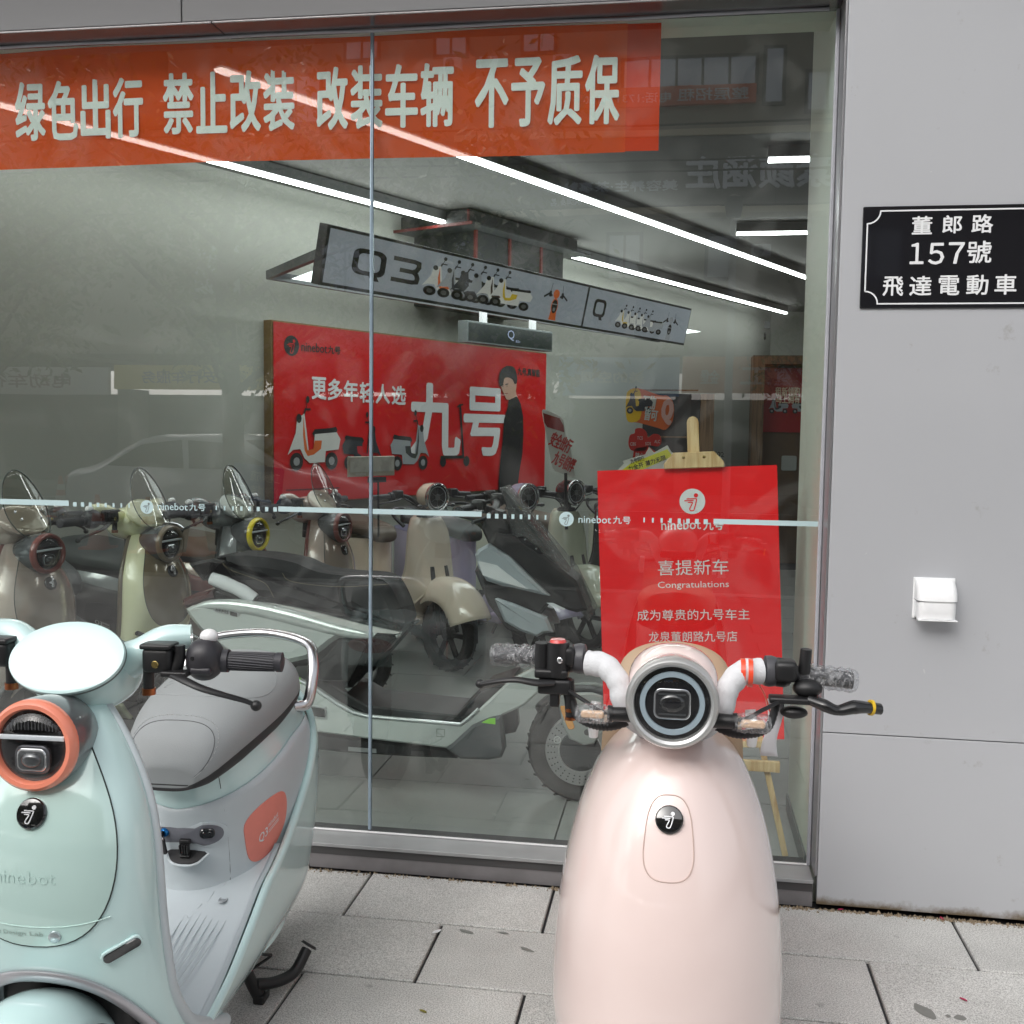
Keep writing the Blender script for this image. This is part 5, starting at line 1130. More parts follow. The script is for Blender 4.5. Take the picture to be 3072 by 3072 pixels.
    # ---- seat
    SX = [-.0835, -.085, -.10, -.13, -.18, -.25, -.34, -.45, -.56, -.66, -.73, -.775, -.79]
    ZT = smooth_tab([(-.0835, .672), (-.085, .690), (-.10, .715), (-.13, .752), (-.18, .780), (-.25, .806), (-.34, .824), (-.45, .834), (-.56, .846), (-.66, .850), (-.73, .842), (-.775, .812), (-.79, .765)], 3)
    ZB = [(-.085, .640), (-.13, .636), (-.25, .646), (-.45, .668), (-.66, .695), (-.79, .728)]
    SWd = smooth_tab([(-.0835, .052), (-.085, .066), (-.10, .084), (-.13, .103), (-.18, .119), (-.25, .134), (-.34, .147), (-.45, .156), (-.56, .158), (-.66, .150), (-.73, .122), (-.775, .085), (-.79, .040)], 3)
    def seatS(a, x0):
        x = x0
        P_ = seatS0(a, x0); return Vector((-.085 + (P_.x + .085) * .84, P_.y * 1.06, P_.z))
    def seatS0(a, x):
        zt_, zb_, w = interp([(-p, v) for p, v in ZT], -x), interp([(-p, v) for p, v in ZB], -x), interp([(-p, v) for p, v in SWd], -x)
        zc = zb_ + (zt_ - zb_) * .42; h = (zt_ - zc) if math.sin(a) > 0 else (zc - zb_)
        return Vector((x, w * sp(math.cos(a), .74), zc + h * sp(math.sin(a), .86)))
    xs = [p.x for p in catmull([Vector((x, 0, 0)) for x in SX], 4)]
    q = MB(); q.loft([[tuple(seatS(2 * PI * k / 44, x)) for k in range(44)] for x in xs]); q.build('seat', seatm, R, ang=60)
    if detail:
        ss = 1 if snorm(seatS, PI / 2, -.4).z > 0 else -1
        for k0, rr in ((0, .0011), (.018, .0009)):
            q = MB(); pts = [(PI / 2 + (1.32 + k0 * 2) * f, -.0845 - (.085 + k0) * (1 - abs(f) ** 3.0)) for f in [-1 + 2 * k / 40 for k in range(41)]]
            if k0: 
                for j in range(0, len(pts) - 1): seam(q, seatS, [pts[j], ((pts[j][0] * .45 + pts[j + 1][0] * .55), (pts[j][1] * .45 + pts[j + 1][1] * .55))], rr, .0008, ss)
                q.build('stitching', mat('stitch_grey', (.40, .41, .42), rough=.7), R, kind='stuff')
            else: seam(q, seatS, pts, rr, .0, ss); q.build('seat_piping', mat('seat_crease', (.10, .105, .11), rough=.7), R)
        q = MB()
        seam(q, seatS, [(PI / 2 + 1.0 * math.cos(t), -.43 + .16 * math.sin(t)) for t in [2 * PI * k / 40 for k in range(40)]], .0009, .0002, ss, loop=True)
        for k in range(5): seam(q, seatS, [(PI / 2 + .5 - .0 * k + .1 * math.sin(j), -.34 - .045 * k - .006 * j) for j in range(5)], .0006, .0002, ss)
        q.build('seat_crease', seatm, R)
    q = MB(); q.loft([[(x, y, z - .007) for x, y, z in [tuple(seatS(2 * PI * k / 32, x) * 1.0) for k in range(16, 33)]] for x in xs[1:-1]], cap=True); q.build('seat_base', mat('seat_base', (.03, .03, .032), rough=.6), R)
    # ---- grab rail
    q = MB(); q.tube([(p[0] * .84 - .01, p[1] * 1.02, p[2] - .02) for p in [(-.66, .140, .725), (-.685, .168, .730), (-.705, .176, .770), (-.745, .172, .840), (-.80, .135, .878), (-.855, .0, .890), (-.80, -.135, .878), (-.745, -.172, .840), (-.705, -.176, .770), (-.685, -.168, .730), (-.66, -.140, .725)]], .0125, 16, smooth=6, flat=1.25); q.build('grab_rail', CHR, R)
    # ---- fenders, wheels, tail, stand
    q = MB(); M = T(.50, 0, .215) @ Rx(PI / 2)
    def fend(u, v):
        a = math.radians(28) + math.radians(140) * v; t = -1 + 2 * u; r = .240 - .05 * abs(t) ** 2.6; return (.50 + math.cos(a) * r, .098 * t, .215 + math.sin(a) * r)
    q.grid(fend, 18, 26); q.build('front_fender', body, R, solid=.005)
    q = MB(); q.tube([q3_shell(t, q3_bot(t)) + Vector((.003, 0, .006)) for t in [-.94 + 1.88 * k / 40 for k in range(41)]], .0150, 12, flat=.55); q.build('arch_trim', mat('arch_silver', (.50, .49, .52), rough=.3, metal=.7), R)
    wheel(R, .50, .21, .21, .085, GREYM); wheel(R, -.56, .21, .21, .095, GREYM)
    q = MB()
    for s in (-1, 1): q.tube([(.50, s * .058, .21), (.46, s * .055, .32), (.40, s * .05, .40)], .014, 10)
    q.build('fork', BLK, R)
    q = MB(); q.box((.33, 0, .40), (.05, .26, .22), None, .02); q.build('arch_liner', BLK, R)
    q = MB()
    def mud(u, v):
        a = math.radians(10) + math.radians(150) * v; t = -1 + 2 * u; return (-.56 - math.cos(a) * (.245 - .02 * abs(t) ** 3), .07 * t, .22 + math.sin(a) * (.245 - .02 * abs(t) ** 3))
    q.grid(mud, 10, 20); q.box((-.79, 0, .44), (.012, .17, .20), Matrix.Identity(4)); q.build('rear_mudguard', BLK, R, solid=.004)
    q = MB(); q.ell((-.785, 0, .62), (.022, .09, .030), 24, 12); q.build('tail_lamp', mat('tail_red', (.30, .01, .01), rough=.15, coat=1), R)
    ks = empty_part('centre_stand', R)
    q = MB()
    for s in (-1, 1):
        q.tube([(-.315, s * .075, .150), (-.345, s * .105, .05), (-.36, s * .118, .008)], .0155, 14)
        q.box((-.365, s * .120, .012), (.050, .030, .024), None, .006)
    q.tube([(-.315, -.09, .150), (-.315, .09, .150)], .017, 12); q.tube([(-.34, -.10, .09), (-.34, .10, .09)], .011, 12); q.build('stand_leg', BLK, ks)
    q = MB(); q.tube([(-.350, .112, .050), (-.385, .150, .040), (-.43, .185, .045), (-.475, .205, .085)], .0145, 14, smooth=6); q.lathe([(0, .006), (.020, .006), (.023, 0), (0, -.002)], 18, T(-.480, .208, .092) @ Rx(-.5) @ Ry(-.5)); q.build('stand_pedal', BLK, ks)
    q = MB(); q.tube([(-.30, .10, .155), (-.31, .150, .150), (-.33, .155, .135), (-.30, .10, .10), (-.24, .09, .09)], .0035, 8, smooth=5); q.build('stand_spring', BLK, ks)
    q = MB(); q.box((-.12, 0, .145), (.45, .20, .05), None, .012); q.build('underbody', BLK, R)
    return R
SCRN = clear('screen_smoke', (.80, .80, .76), 1.6)
MINT = paint('mint_paint', (198, 225, 224)); LAV = mat('inner_grey', lin((190, 199, 203)), rough=.42, noise=.012, nscale=30, bump=.08, bscale=700)
CORAL = mat('coral_gloss', lin((232, 138, 112)), rough=.25, coat=.6); CORP = mat('coral_pad', lin((226, 134, 120)), rough=.5, noise=.02, nscale=60, bump=.1, bscale=900)
PODG = mat('pod_grey', lin((92, 94, 96)), rough=.28, coat=.7)
SEATG = mat('seat_grey', lin((146, 150, 151)), rough=.55, noise=.03, nscale=12, bump=.25, bscale=420)
MFP = mat('mint_front', lin((190, 217, 211)), rough=.16, coat=1.0, metal=.12)
q3_scooter('mint green electric scooter with coral headlight ring standing outside the window', (-1.118, 2.10, 0), -PI / 2 + math.radians(3), MINT, LAV, CORAL, PODG, SEATG, CORP, MFP, port=True)
HN = -(PI / 2 - 0) + 0
RZN = math.radians(-8)       # parked slantwise against the left wall, noses to the right
def park(u, n_head, head_x=.46, rz=None):
    k = 1.09; rz = RZN if rz is None else rz; P = un(u * k, n_head * k, FZ); return (P.x - math.cos(rz) * head_x, P.y - math.sin(rz) * head_x, P.z)
TAU = paint('taupe_paint', (192, 176, 165), metal=.1); BUR = mat('burgundy', lin((120, 62, 56)), rough=.35, coat=.4); SMK = mat('taupe_front', lin((165, 150, 138)), rough=.18, metal=.3, coat=1)
CRM = paint('cream_paint', (232, 232, 196)); OLV = mat('olive_brown', lin((112, 100, 84)), rough=.35, coat=.4); CFP = mat('cream_front', lin((132, 118, 94)), rough=.2, metal=.3, coat=1)
GRY = paint('grey_paint', (140, 146, 148), metal=.15); YLW = mat('yellow_ring', lin((225, 205, 30)), rough=.3, coat=.5); GFP = mat('grey_front', lin((100, 104, 105)), rough=.2, metal=.4, coat=1); DKI = mat('dark_inner', lin((58, 60, 60)), rough=.5)
SEATD = mat('seat_dark', lin((62, 66, 66)), rough=.55, noise=.03, nscale=12, bump=.2, bscale=420); SEATB = mat('seat_brown', lin((84, 74, 62)), rough=.55, noise=.03, nscale=12)
PADK = mat('pad_black', (.016, .016, .018), rough=.45); PODK = mat('pod_dark', lin((78, 82, 86)), rough=.25, coat=.7)
G_ = 'rounded scooters parked in a row along the left wall'
q3_scooter('taupe scooter with brick red headlight ring and clear screen, leftmost behind the glass', park(2.18, 3.55), RZN, TAU, BUR, BUR, PODK, SEATB, PADK, SMK, G_, True, detail=False)
q3_scooter('cream scooter with olive headlight ring and clear screen behind the glass', park(2.67, 3.50), RZN, CRM, OLV, OLV, PODK, SEATD, PADK, CFP, G_, True, detail=False)
q3_scooter('dark grey scooter with bright yellow headlight ring behind the glass', park(3.15, 3.53), RZN, GRY, DKI, YLW, PODK, SEATD, PADK, GFP, G_, True, detail=False)
q3_scooter('taupe scooter with brick red headlight ring in front of the red wall board', park(3.64, 3.50), RZN, TAU, BUR, BUR, PODK, SEATB, PADK, SMK, G_, True, detail=False)

for o in COL.objects:      # the indoor ones are a broader build
    if o.name.startswith('electric_scooter.') and o.get('group') == G_: o.scale = (1.0, 1.17, 1.0)
# ------------------------------------------------------------------ the pink scooter in front of the window
def pink_scooter():
    PINK = paint('pink_paint', (233, 213, 208)); PINK2 = PINK; TANS = mat('tan_seat', lin((186, 160, 132)), rough=.5, noise=.02, nscale=20, bump=.1, bscale=500)
    FOAM = mat('foam_wrap', (.66, .67, .69), rough=.9, noise=.03, nscale=80, bump=.5, bscale=260)
    R = thing('electric_scooter', 'pale pink electric scooter facing the street with foam wrapped handlebars', 'scooter', (-.006, 2.42, 0), -PI / 2)
    X0 = smooth_tab([(.858, .33), (.854, .37), (.842, .41), (.815, .445), (.77, .478), (.70, .512), (.62, .540), (.52, .562), (.42, .570), (.30, .570), (.18, .56)])
    XE = smooth_tab([(.858, .20), (.854, .20), (.842, .205), (.815, .21), (.77, .22), (.70, .235), (.62, .25), (.52, .265), (.42, .27), (.30, .26), (.18, .22)])
    WW = smooth_tab([(.858, .040), (.854, .062), (.842, .088), (.815, .121), (.77, .151), (.70, .181), (.62, .203), (.52, .220), (.42, .229), (.30, .232), (.18, .22)])
    def sh(t, z):
        a = t * PI / 2; x0, xe, w = interp(X0, z), interp(XE, z), interp(WW, z)
        return Vector((xe + (x0 - xe) * max(0, math.cos(a)) ** .88, w * sp(math.sin(a), .96), z))
    bot = lambda t: .30 - .12 * abs(t) ** 2
    q = MB(); NU = 56
    q.grid(lambda u, v: tuple(sh(-1 + 2 * u, .858 + (bot(-1 + 2 * u) - .858) * v ** 1.6)), NU, 52)
    q.add([tuple(sh(-1 + 2 * i / NU, .858)) for i in range(NU + 1)], [tuple(range(NU + 1))]); q.build('front_shield', PINK, R, solid=.006, offset=-1, ang=60)
    sg = 1 if snorm(sh, .1, .6).x > 0 else -1
    q = MB(); ov = []
    for k in range(60):
        a = 2 * PI * k / 60; ov.append((.150 * sp(math.cos(a), .72), .711 + .070 * sp(math.sin(a), .60)))
    seam(q, sh, ov, .0011, .0004, sg, loop=True, n=6); q.build('flap_seam', mat('pink_seam', lin((190, 165, 156)), rough=.6), R)
    c = on(sh, 0, .742, .004, sg); nb = snorm(sh, 0, .742) * sg; F = frame(c, (0, 1, 0), nb.cross(Vector((0, 1, 0))))
    q = MB(); q.lathe([(0, .005), (.013, .0046), (.0232, .0028), (.0255, 0), (.0255, -.006)], 36, T(*c) @ rot_to(nb)); bd_ = q.build('badge', BLKG, R)
    q = MB(); add_logo(q, F, 0, 0, .0215, .0056); q.build('badge_mark', MARK, bd_, smooth=False, solid=.0012, offset=1)
    # lamp can
    Lx, Lz = .470, .953; H = T(Lx, 0, Lz) @ Ry(math.radians(92)); SL = mat('satin_silver', (.66, .66, .65), rough=.36, metal=.75)
    q = MB(); q.lathe([(0, -.150), (.030, -.146), (.055, -.128), (.073, -.095), (.080, -.055), (.082, -.022)], 48, H); q.build('headlight_shell', PINK, R)
    q = MB(); q.lathe([(.0805, -.026), (.0845, -.020), (.0858, -.004), (.0842, .007), (.0800, .012), (.0750, .0125), (.0705, .008), (.0690, -.006)], 64, H); q.build('headlight_ring', SL, R)
    hl = empty_part('headlight', R); FV = frame((Lx, 0, Lz), (0, 1, 0), (0, 0, 1)) @ Rx(0)
    q = MB(); q.lathe([(0, -.004), (.0705, -.003)], 48, H); q.build('reflector', mat('lamp_black', (.01, .01, .012)), hl)
    q = MB(); q.lathe([(.0490, .000), (.0500, .004), (.0590, .004), (.0600, .000)], 56, H); q.build('ring_light', mat('ring_light', (.34, .42, .48), rough=.25, coat=1), hl)
    q = MB(); q.prism(rrect(.067, .057, .013, 6), .0, .008, FV, .0012); q.build('lens_bezel', MIR, hl)
    q = MB(); q.prism(rrect(.061, .051, .011, 6), .004, .0088, FV, .001); q.ell((0, .002, .007), (.024, .018, .008), 22, 12, FV); q.build('projector_lens', mat('lens_deep', (.012, .012, .014), rough=.06, coat=1), hl)
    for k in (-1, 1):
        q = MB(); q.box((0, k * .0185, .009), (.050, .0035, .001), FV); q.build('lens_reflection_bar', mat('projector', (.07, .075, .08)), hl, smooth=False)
    q = MB(); q.lathe([(0, .014), (.03, .0125), (.055, .0085), (.0705, .003)], 44, H); q.build('glass_cover', CLR, hl)
    # nacelle behind the lamp
    q = MB(); q.ell((.350, 0, .967), (.095, .086, .072), 36, 18, None, .92); q.build('headlight_nacelle', PINK, R)
    # handlebar: foam wrapped tube, dropping to the neck
    MB.base = T(0, 0, -.029) @ S(1, .88, 1)
    for s in (-1, 1):
        f = (lambda y: y)
        q = MB(); P = catmull([(.320, s * .040, .885), (.350, s * .085, .920), (.370, s * .108, .955), (.365, s * .120, .992), (.350, s * .150, 1.018), (.335, s * .190, 1.020)], 7)
        rr = [.0250 + .0009 * math.sin(i * 1.3 + s) for i in range(len(P))]; q.tube(P, rr, 20); q.build('foam_sleeve', FOAM, R)
        if s > 0:
            for d in (.150, .166):
                q = MB(); p0 = Vector((.349, d, 1.0185)); q.tube([p0 - Vector((0, .005, 0)), p0 + Vector((0, .005, 0))], .0272, 22); q.build('tape_band', mat('orange_tape', lin((235, 80, 50)), rough=.3, coat=.5), R)
        g = Vector((-.10, s, -.085 if s > 0 else -.02)).normalized(); c0 = Vector((.325, s * .222, 1.018 if s > 0 else 1.026))
        cl = empty_part('control_cluster', R)
        q = MB(); F2 = T(*c0) @ rot_to(g, (0, 0, 1)); q.lathe([(.017, -.028), (.029, -.024), (.0305, -.012), (.028, .0)], 26, F2); q.build('collar', mat('collar_grey', (.07, .07, .078), rough=.4), cl)
        q = MB(); q.lathe([(.024, -.004), (.0285, .004), (.0285, .020), (.025, .030), (.018, .036), (0, .037)], 26, F2); q.box(tuple(c0 + g * .020 + Vector((.012, 0, .008))), (.050, .048, .040), None, .010); q.build('switch_housing', BLK, cl)
        if s < 0:
            q = MB(); q.tube([(.345, -.258, .995), (.345, -.258, 1.062)], .0255, 24); q.tube([(.340, -.293, 1.005), (.340, -.293, 1.058)], .0175, 20); q.box((.342, -.270, 1.0), (.052, .075, .018), None, .005); q.build('brake_reservoir', BLK, cl)
            q = MB(); q.lathe([(0, .006), (.016, .005), (.0195, .0)], 24, T(.345, -.258, 1.062)); q.build('red_cap', mat('cap_red', lin((210, 70, 66)), rough=.25, coat=1), cl)
            q = MB(); q.lathe([(0, .002), (.004, .0015), (.0062, .0), (.0062, -.002)], 18, frame((.371, -.250, 1.030), (0, 1, 0), (0, 0, 1))); q.build('sight_glass', MIR, cl)
            q = MB(); q.box((.350, -.262, .975), (.040, .075, .030), None, .006); q.box((.352, -.262, .950), (.024, .022, .032), None, .005); q.tube([(.350, -.235, .985), (.350, -.228, .950), (.350, -.226, .915)], [.016, .013, .011], 16); q.build('clamp', BLK, cl)
            q = MB(); q.tube([(.350, -.226, .932), (.350, -.226, .925)], .0125, 16); q.tube([(.350, -.226, .914), (.350, -.226, .908)], .0125, 16); q.build('copper_ring', mat('copper', (.35, .12, .05)), cl)
            q = MB(); q.tube([(.365, -.262, .984), (.378, -.300, .985), (.382, -.345, .990), (.378, -.385, .985), (.365, -.425, .975)], [.010, .011, .0095, .0085, .0095], 14, smooth=6, flat=.62); q.ell((.362, -.431, .9735), (.010, .011, .009), 16, 10); q.build('brake_lever', BLK, cl)
        else:
            q = MB(); q.tube([(.330, .283, 1.02), (.330, .286, 1.066)], [.0135, .0125], 18); q.ell((.340, .290, .992), (.022, .032, .018), 20, 12); q.build('mirror_boss', BLK, cl)
            q = MB(); q.box((.355, .262, .972), (.035, .11, .012), None, .004); q.build('clamp', BLK, cl)
            q = MB(); q.tube([(.360, .290, .975), (.372, .322, .968), (.372, .35, .960), (.365, .385, .966), (.355, .415, .964), (.345, .442, .960)], [.011, .015, .012, .0165, .0135, .0135], 14, smooth=7, flat=.8); q.build('sleeved_lever', mat('black_sleeve', (.012, .012, .013), rough=.25, coat=.4), cl)
            q = MB(); q.tube([(.3525, .419, .9638), (.3505, .425, .9630)], .0150, 16); q.build('yellow_band', mat('band_yellow', lin((225, 185, 40)), rough=.4), cl)
            q = MB(); q.ell((.345, .262, .945), (.016, .030, .012), 18, 10); q.build('lower_housing', BLK, cl)
        # bubble-wrapped grip
        a = c0 + g * (.050 if s > 0 else .068); b = a + g * .118
        q = MB(); q.tube([a - g * .02, b], .0165, 18); q.build('grip', mat('grip_dark', (.03, .03, .034), rough=.5), R)
        q = MB(); rings = []; u_ = g.cross(Vector((0, 0, 1))).normalized(); w_ = g.cross(u_); L = 22
        for k in range(L + 1):
            p = a + g * (.128 * k / L); r0 = (.0225 + .0014 * math.sin(k * 1.7)) * (1 if 0 < k < L else .80)
            rings.append([tuple(p + (u_ * math.cos(2 * PI * j / 22) + w_ * math.sin(2 * PI * j / 22)) * (r0 + .0013 * math.sin(j * 2.7 + k * 2.1) + .001 * math.sin(j * 5.1 - k))) for j in range(22)])
        q.loft(rings); q.build('bubble_wrap', FILM2, R)
        # indicators on stalks
        zi = .948 if s < 0 else .946
        q = MB(); q.tube([(.42, s * .060, zi - .004), (.44, s * .100, zi), (.44, s * .128, zi)], [.015, .014, .013], 14); q.tube([(.44, s * .126, zi), (.44, s * .136, zi)], .016, 14); q.build('indicator_stalk', BLK, R)
        q = MB(); F3 = frame((.447, s * .168, zi - .001), (0, 1, 0), (0, 0, 1)); q.prism(rrect(.050, .014, .006, 5), -.008, .006, F3, .003); q.build('amber_lens', mat('amber_pale', lin((236, 196, 160)), rough=.3, coat=1), R)
        q = MB(); rings = []
        for k in range(15):
            y = -.037 + .074 * k / 14; r0 = .0185 * (1 - abs(y / .041) ** 6) ** .5 + .0008 * math.sin(k * 2.2)
            rings.append([(.445 + (r0 + .001 * math.sin(j * 2.3 + k)) * math.cos(2 * PI * j / 20), s * .168 + y, zi + r0 * math.sin(2 * PI * j / 20)) for j in range(20)])
        q.loft(rings); q.build('bubble_wrap', FILM2, R)
        # corrugated cable sleeves
        Pp = catmull([(.345, s * .225, .950 if s < 0 else .962), (.385, s * .205, .925), (.395, s * .165, .912), (.380, s * .120, .910), (.34, s * .060, .925)], 12)
        q = MB(); q.tube(Pp, [(.0094 if i % 2 else .0080) for i in range(len(Pp))], 12); q.build('cable_sleeve', BLK, R)
        q = MB(); q.tube([(.355, s * .240, .972), (.40, s * .190, .960), (.420, s * .145, .945), (.37, s * .070, .935)], .0042, 8, smooth=8); q.build('brake_cable', BLK, R)
    MB.base = None
    q = MB(); q.box((.20, 0, .93), (.03, .15, .03), None, .01); q.build('display_unit', BLK, R)
    q = MB(); q.box((.28, 0, .74), (.08, .14, .16), None, .03); q.tube([(.36, 0, .86), (.385, 0, .95)], .03, 14); q.build('steering_neck', BLK, R)
    # white side pieces and paper tag
    for s in (-1, 1):
        q = MB(); q.tube([(.30, s * .152, .905), (.31, s * .156, .87), (.31, s * .156, .835)], [.010, .013, .009], 12, smooth=4); q.build('side_protector', WHT, R)
    q = MB(); q.grid(lambda u, v: (.325 + .006 * math.sin(v * 4), .178 + .030 * u + .006 * math.sin(v * 5 + u), .935 - .115 * v), 4, 10); q.build('paper_tag', mat('paper_white', (.72, .72, .75), rough=.8), R, solid=.0006)
    q = MB(); q.tube([(.34, .165, .965), (.335, .178, .94), (.328, .190, .90)], .004, 6, smooth=4, flat=.3); q.build('tag_ribbon', mat('orange_tape', lin((235, 80, 50))), R)
    # rear: seat, body, wheels
    q = MB(); q.loft([[ (x, w * sp(math.cos(2 * PI * k / 36), .7), zc + h * sp(math.sin(2 * PI * k / 36), .6)) for k in range(36)] for x, w, zc, h in [(p.x, p.y, p.z, hh) for p, hh in zip(catmull([(.02, .10, .765), (.0, .128, .772), (-.08, .140, .785), (-.25, .146, .80), (-.42, .140, .812), (-.50, .11, .815), (-.52, .05, .815)], 4), [.03 + .03 * min(1, i / 4) - (.02 if i > 22 else 0) for i in range(25)])]]); q.build('seat', TANS, R)
    q = MB(); q.grid(lambda u, v: (lambda a, z: (-.28 + .33 * sp(math.cos(a), .8), (.165 if z < .6 else .15) * sp(math.sin(a), .8), z))(2 * PI * u, .28 + .47 * v), 48, 14, wrapu=True); q.build('rear_body', PINK, R)
    q = MB(); q.box((.13, 0, .27), (.44, .33, .07), None, .03); q.build('floor_board', TANS, R)
    q = MB(); q.grid(lambda u, v: (.205, (-.150 + .300 * u) * (1 - .06 * v ** 6), .30 + .565 * v), 10, 10); q.build('inner_shield', TANS, R, solid=.01)
    wheel(R, .34, .21, .21, .09, GREYM); wheel(R, -.42, .21, .21, .10, GREYM)
    q = MB()
    for s in (-1, 1): q.tube([(.34, s * .065, .21), (.33, s * .06, .45), (.31, s * .05, .75)], .017, 10)
    q.build('fork', BLK, R)
    return R
FILM2 = clear('bubble_film', (.88, .89, .90), 1.7, rough=.12, haze=.10, streak=.30, hazecol=(.75, .76, .78), crumple=1.0)  # pale noise streaks put the glints of wrinkled wrap into the film's colour
pink_scooter()

# ------------------------------------------------------------------ slim scooters with a round lamp on the bars
def slim_scooter(label, loc, rz, body, seatm, lampm=None, group=None, mono=None, extra=None):
    R = thing('electric_scooter', label, 'scooter', loc, rz, group); lampm = lampm or body
    X0 = smooth_tab([(.90, .30), (.89, .335), (.86, .355), (.80, .375), (.70, .395), (.60, .41), (.52, .43), (.47, .455), (.42, .46), (.3, .45)])
    XE = smooth_tab([(.90, .26), (.86, .27), (.80, .28), (.70, .285), (.60, .28), (.52, .26), (.47, .24), (.42, .20), (.34, .14), (.26, .05)])
    WW = smooth_tab([(.90, .07), (.89, .095), (.86, .115), (.80, .140), (.70, .152), (.60, .158), (.52, .168), (.47, .175), (.42, .178), (.34, .178), (.26, .175)])
    def sh(t, z):
        a = t * PI / 2; x0, xe, w = interp(X0, z), interp(XE, z), interp(WW, z)
        return Vector((xe + (x0 - xe) * max(0, math.cos(a)) ** .7, w * sp(math.sin(a), .9), z))
    bot = lambda t: .505 - .26 * abs(t) ** 1.8
    q = MB(); NU = 36
    q.grid(lambda u, v: tuple(sh(-1 + 2 * u, .90 + (bot(-1 + 2 * u) - .90) * v)), NU, 30); q.build('leg_shield', body, R, solid=.008, offset=-1, ang=60)
    q = MB(); q.tube([sh(t, bot(t)) for t in [-.98 + 1.96 * k / 40 for k in range(41)]], .007, 8); q.build('shield_lip', body, R)
    q = MB(); q.ell((.300, 0, .885), (.045, .085, .030), 24, 10); q.build('neck_recess', BLK, R)
    q = MB(); q.grid(lambda u, v: (.272 + .02 * (1 - (2 * u - 1) ** 2), (-1 + 2 * u) * (.115 if v > .5 else .12), .28 + .58 * v), 10, 12); q.build('inner_shield', body, R, solid=.004)
    # front fender hanging out over the wheel
    q = MB()
    def fend(u, v):
        a = math.radians(22) + math.radians(100) * v; t = -1 + 2 * u; r = .325 - .13 * abs(t) ** 3.0; return (.50 + math.cos(a) * r, (.138 - .01 * v) * t, .225 + math.sin(a) * r)
    q.grid(fend, 22, 26); q.build('front_fender', body, R, solid=.006)
    for s in (-1, 1):
        q = MB(); q.prism(rrect(.012, .050, .006, 4), 0, .004, frame((.60, s * .098, .43), (1, 0, 0), (0, 0, 1)) if s < 0 else frame((.60, s * .098, .43), (-1, 0, 0), (0, 0, 1)), .001); q.build('side_reflector', AMB, R)
    wheel(R, .50, .215, .215, .085, BLK, spokes=6); wheel(R, -.60, .215, .215, .09, BLK)
    # lamp and bars
    H = T(.385, 0, 1.005) @ Ry(math.radians(92))
    q = MB(); q.lathe([(0, -.155), (.030, -.15), (.058, -.13), (.076, -.095), (.082, -.05), (.083, -.01)], 36, H); q.build('headlight_shell', lampm, R)
    q = MB(); q.lathe([(.083, -.012), (.086, -.004), (.084, .008), (.077, .012), (.073, .006)], 40, H); q.build('headlight_ring', CHR, R)
    hl = empty_part('headlight', R); q = MB(); q.lathe([(0, .0), (.074, .001)], 36, H); q.build('reflector', mat('lamp_black', (.01, .01, .012)), hl)
    FV = frame((.385, 0, 1.005), (0, 1, 0), (0, 0, 1)); q = MB()
    for k in range(6):
        a = PI / 3 * k + .5; q.box((.034 * math.cos(a), .034 * math.sin(a), .003), (.034, .0025, .003), FV @ T(.034 * math.cos(a), .034 * math.sin(a), 0) @ Rz(a) @ T(-.034 * math.cos(a), -.034 * math.sin(a), 0))
    q.prism(rrect(.034, .034, .008, 3), .001, .006, FV, .001); q.build('lamp_rib', mat('rib_silver', (.25, .26, .27), rough=.3, metal=.6), hl, kind='stuff')
    q = MB(); q.tube([tuple(FV @ Vector((.062 * math.cos(t), .062 * math.sin(t), .003))) for t in [2 * PI * k / 40 for k in range(40)]], .0035, 6, loop=True); q.build('ring_light', DRL, hl)
    q = MB(); q.lathe([(0, .014), (.04, .011), (.073, .004)], 32, H); q.build('glass_cover', CLR, hl)
    for s in (-1, 1):
        q = MB(); q.tube([(.33, s * .03, .93), (.32, s * .085, .955), (.29, s * .13, 1.0), (.265, s * .19, 1.015)], .013, 12, smooth=5); q.build('handlebar', BLK, R)
        cl = empty_part('control_cluster', R)
        q = MB(); q.box((.275, s * .205, 1.022), (.05, .055, .05), None, .01); q.tube([(.262, s * .225, 1.012), (.262, s * .255, 1.012)], .024, 16); q.build('switch_housing', BLK, cl)
        q = MB(); q.tube([(.262, s * .25, 1.012), (.245, s * .365, 1.006)], .0165, 14); q.build('grip', SWI, R)
        q = MB(); q.tube([(.30, s * .20, 1.0), (.325, s * .25, .992), (.315, s * .32, .98), (.30, s * .365, .972)], [.009, .009, .007, .008], 10, smooth=5, flat=.6); q.build('brake_lever', BLK, cl)
        q = MB(); q.tube([(.29, s * .17, 1.0), (.34, s * .11, .95), (.33, s * .06, .89)], .005, 8, smooth=5); q.build('brake_cable', BLK, R)
        q = MB(); q.tube([(.37, s * .06, .955), (.375, s * .10, .955)], .008, 10); q.ell((.377, s * .122, .955), (.012, .022, .012), 14, 8); q.build('indicator', LENS, R)
    q = MB(); q.tube([(.33, 0, .80), (.30, 0, .98)], .024, 14); q.build('steering_neck', BLK, R)
    # rear
    q = MB()
    q.grid(lambda u, v: (lambda a, z: (-.45 + (.30 if math.cos(a) > 0 else .42) * sp(math.cos(a), .8), (.165 - .06 * max(0, z - .6) ) * sp(math.sin(a), .85), z + .06 * max(0, .2 - math.cos(a)) * (z - .3)))(2 * PI * u, .30 + .42 * v), 44, 14, wrapu=True); q.build('rear_body', body, R)
    xs = [p for p in catmull([(-.10, .03, .72), (-.12, .085, .735), (-.22, .125, .765), (-.42, .145, .79), (-.62, .14, .81), (-.74, .10, .81), (-.77, .03, .80)], 4)]
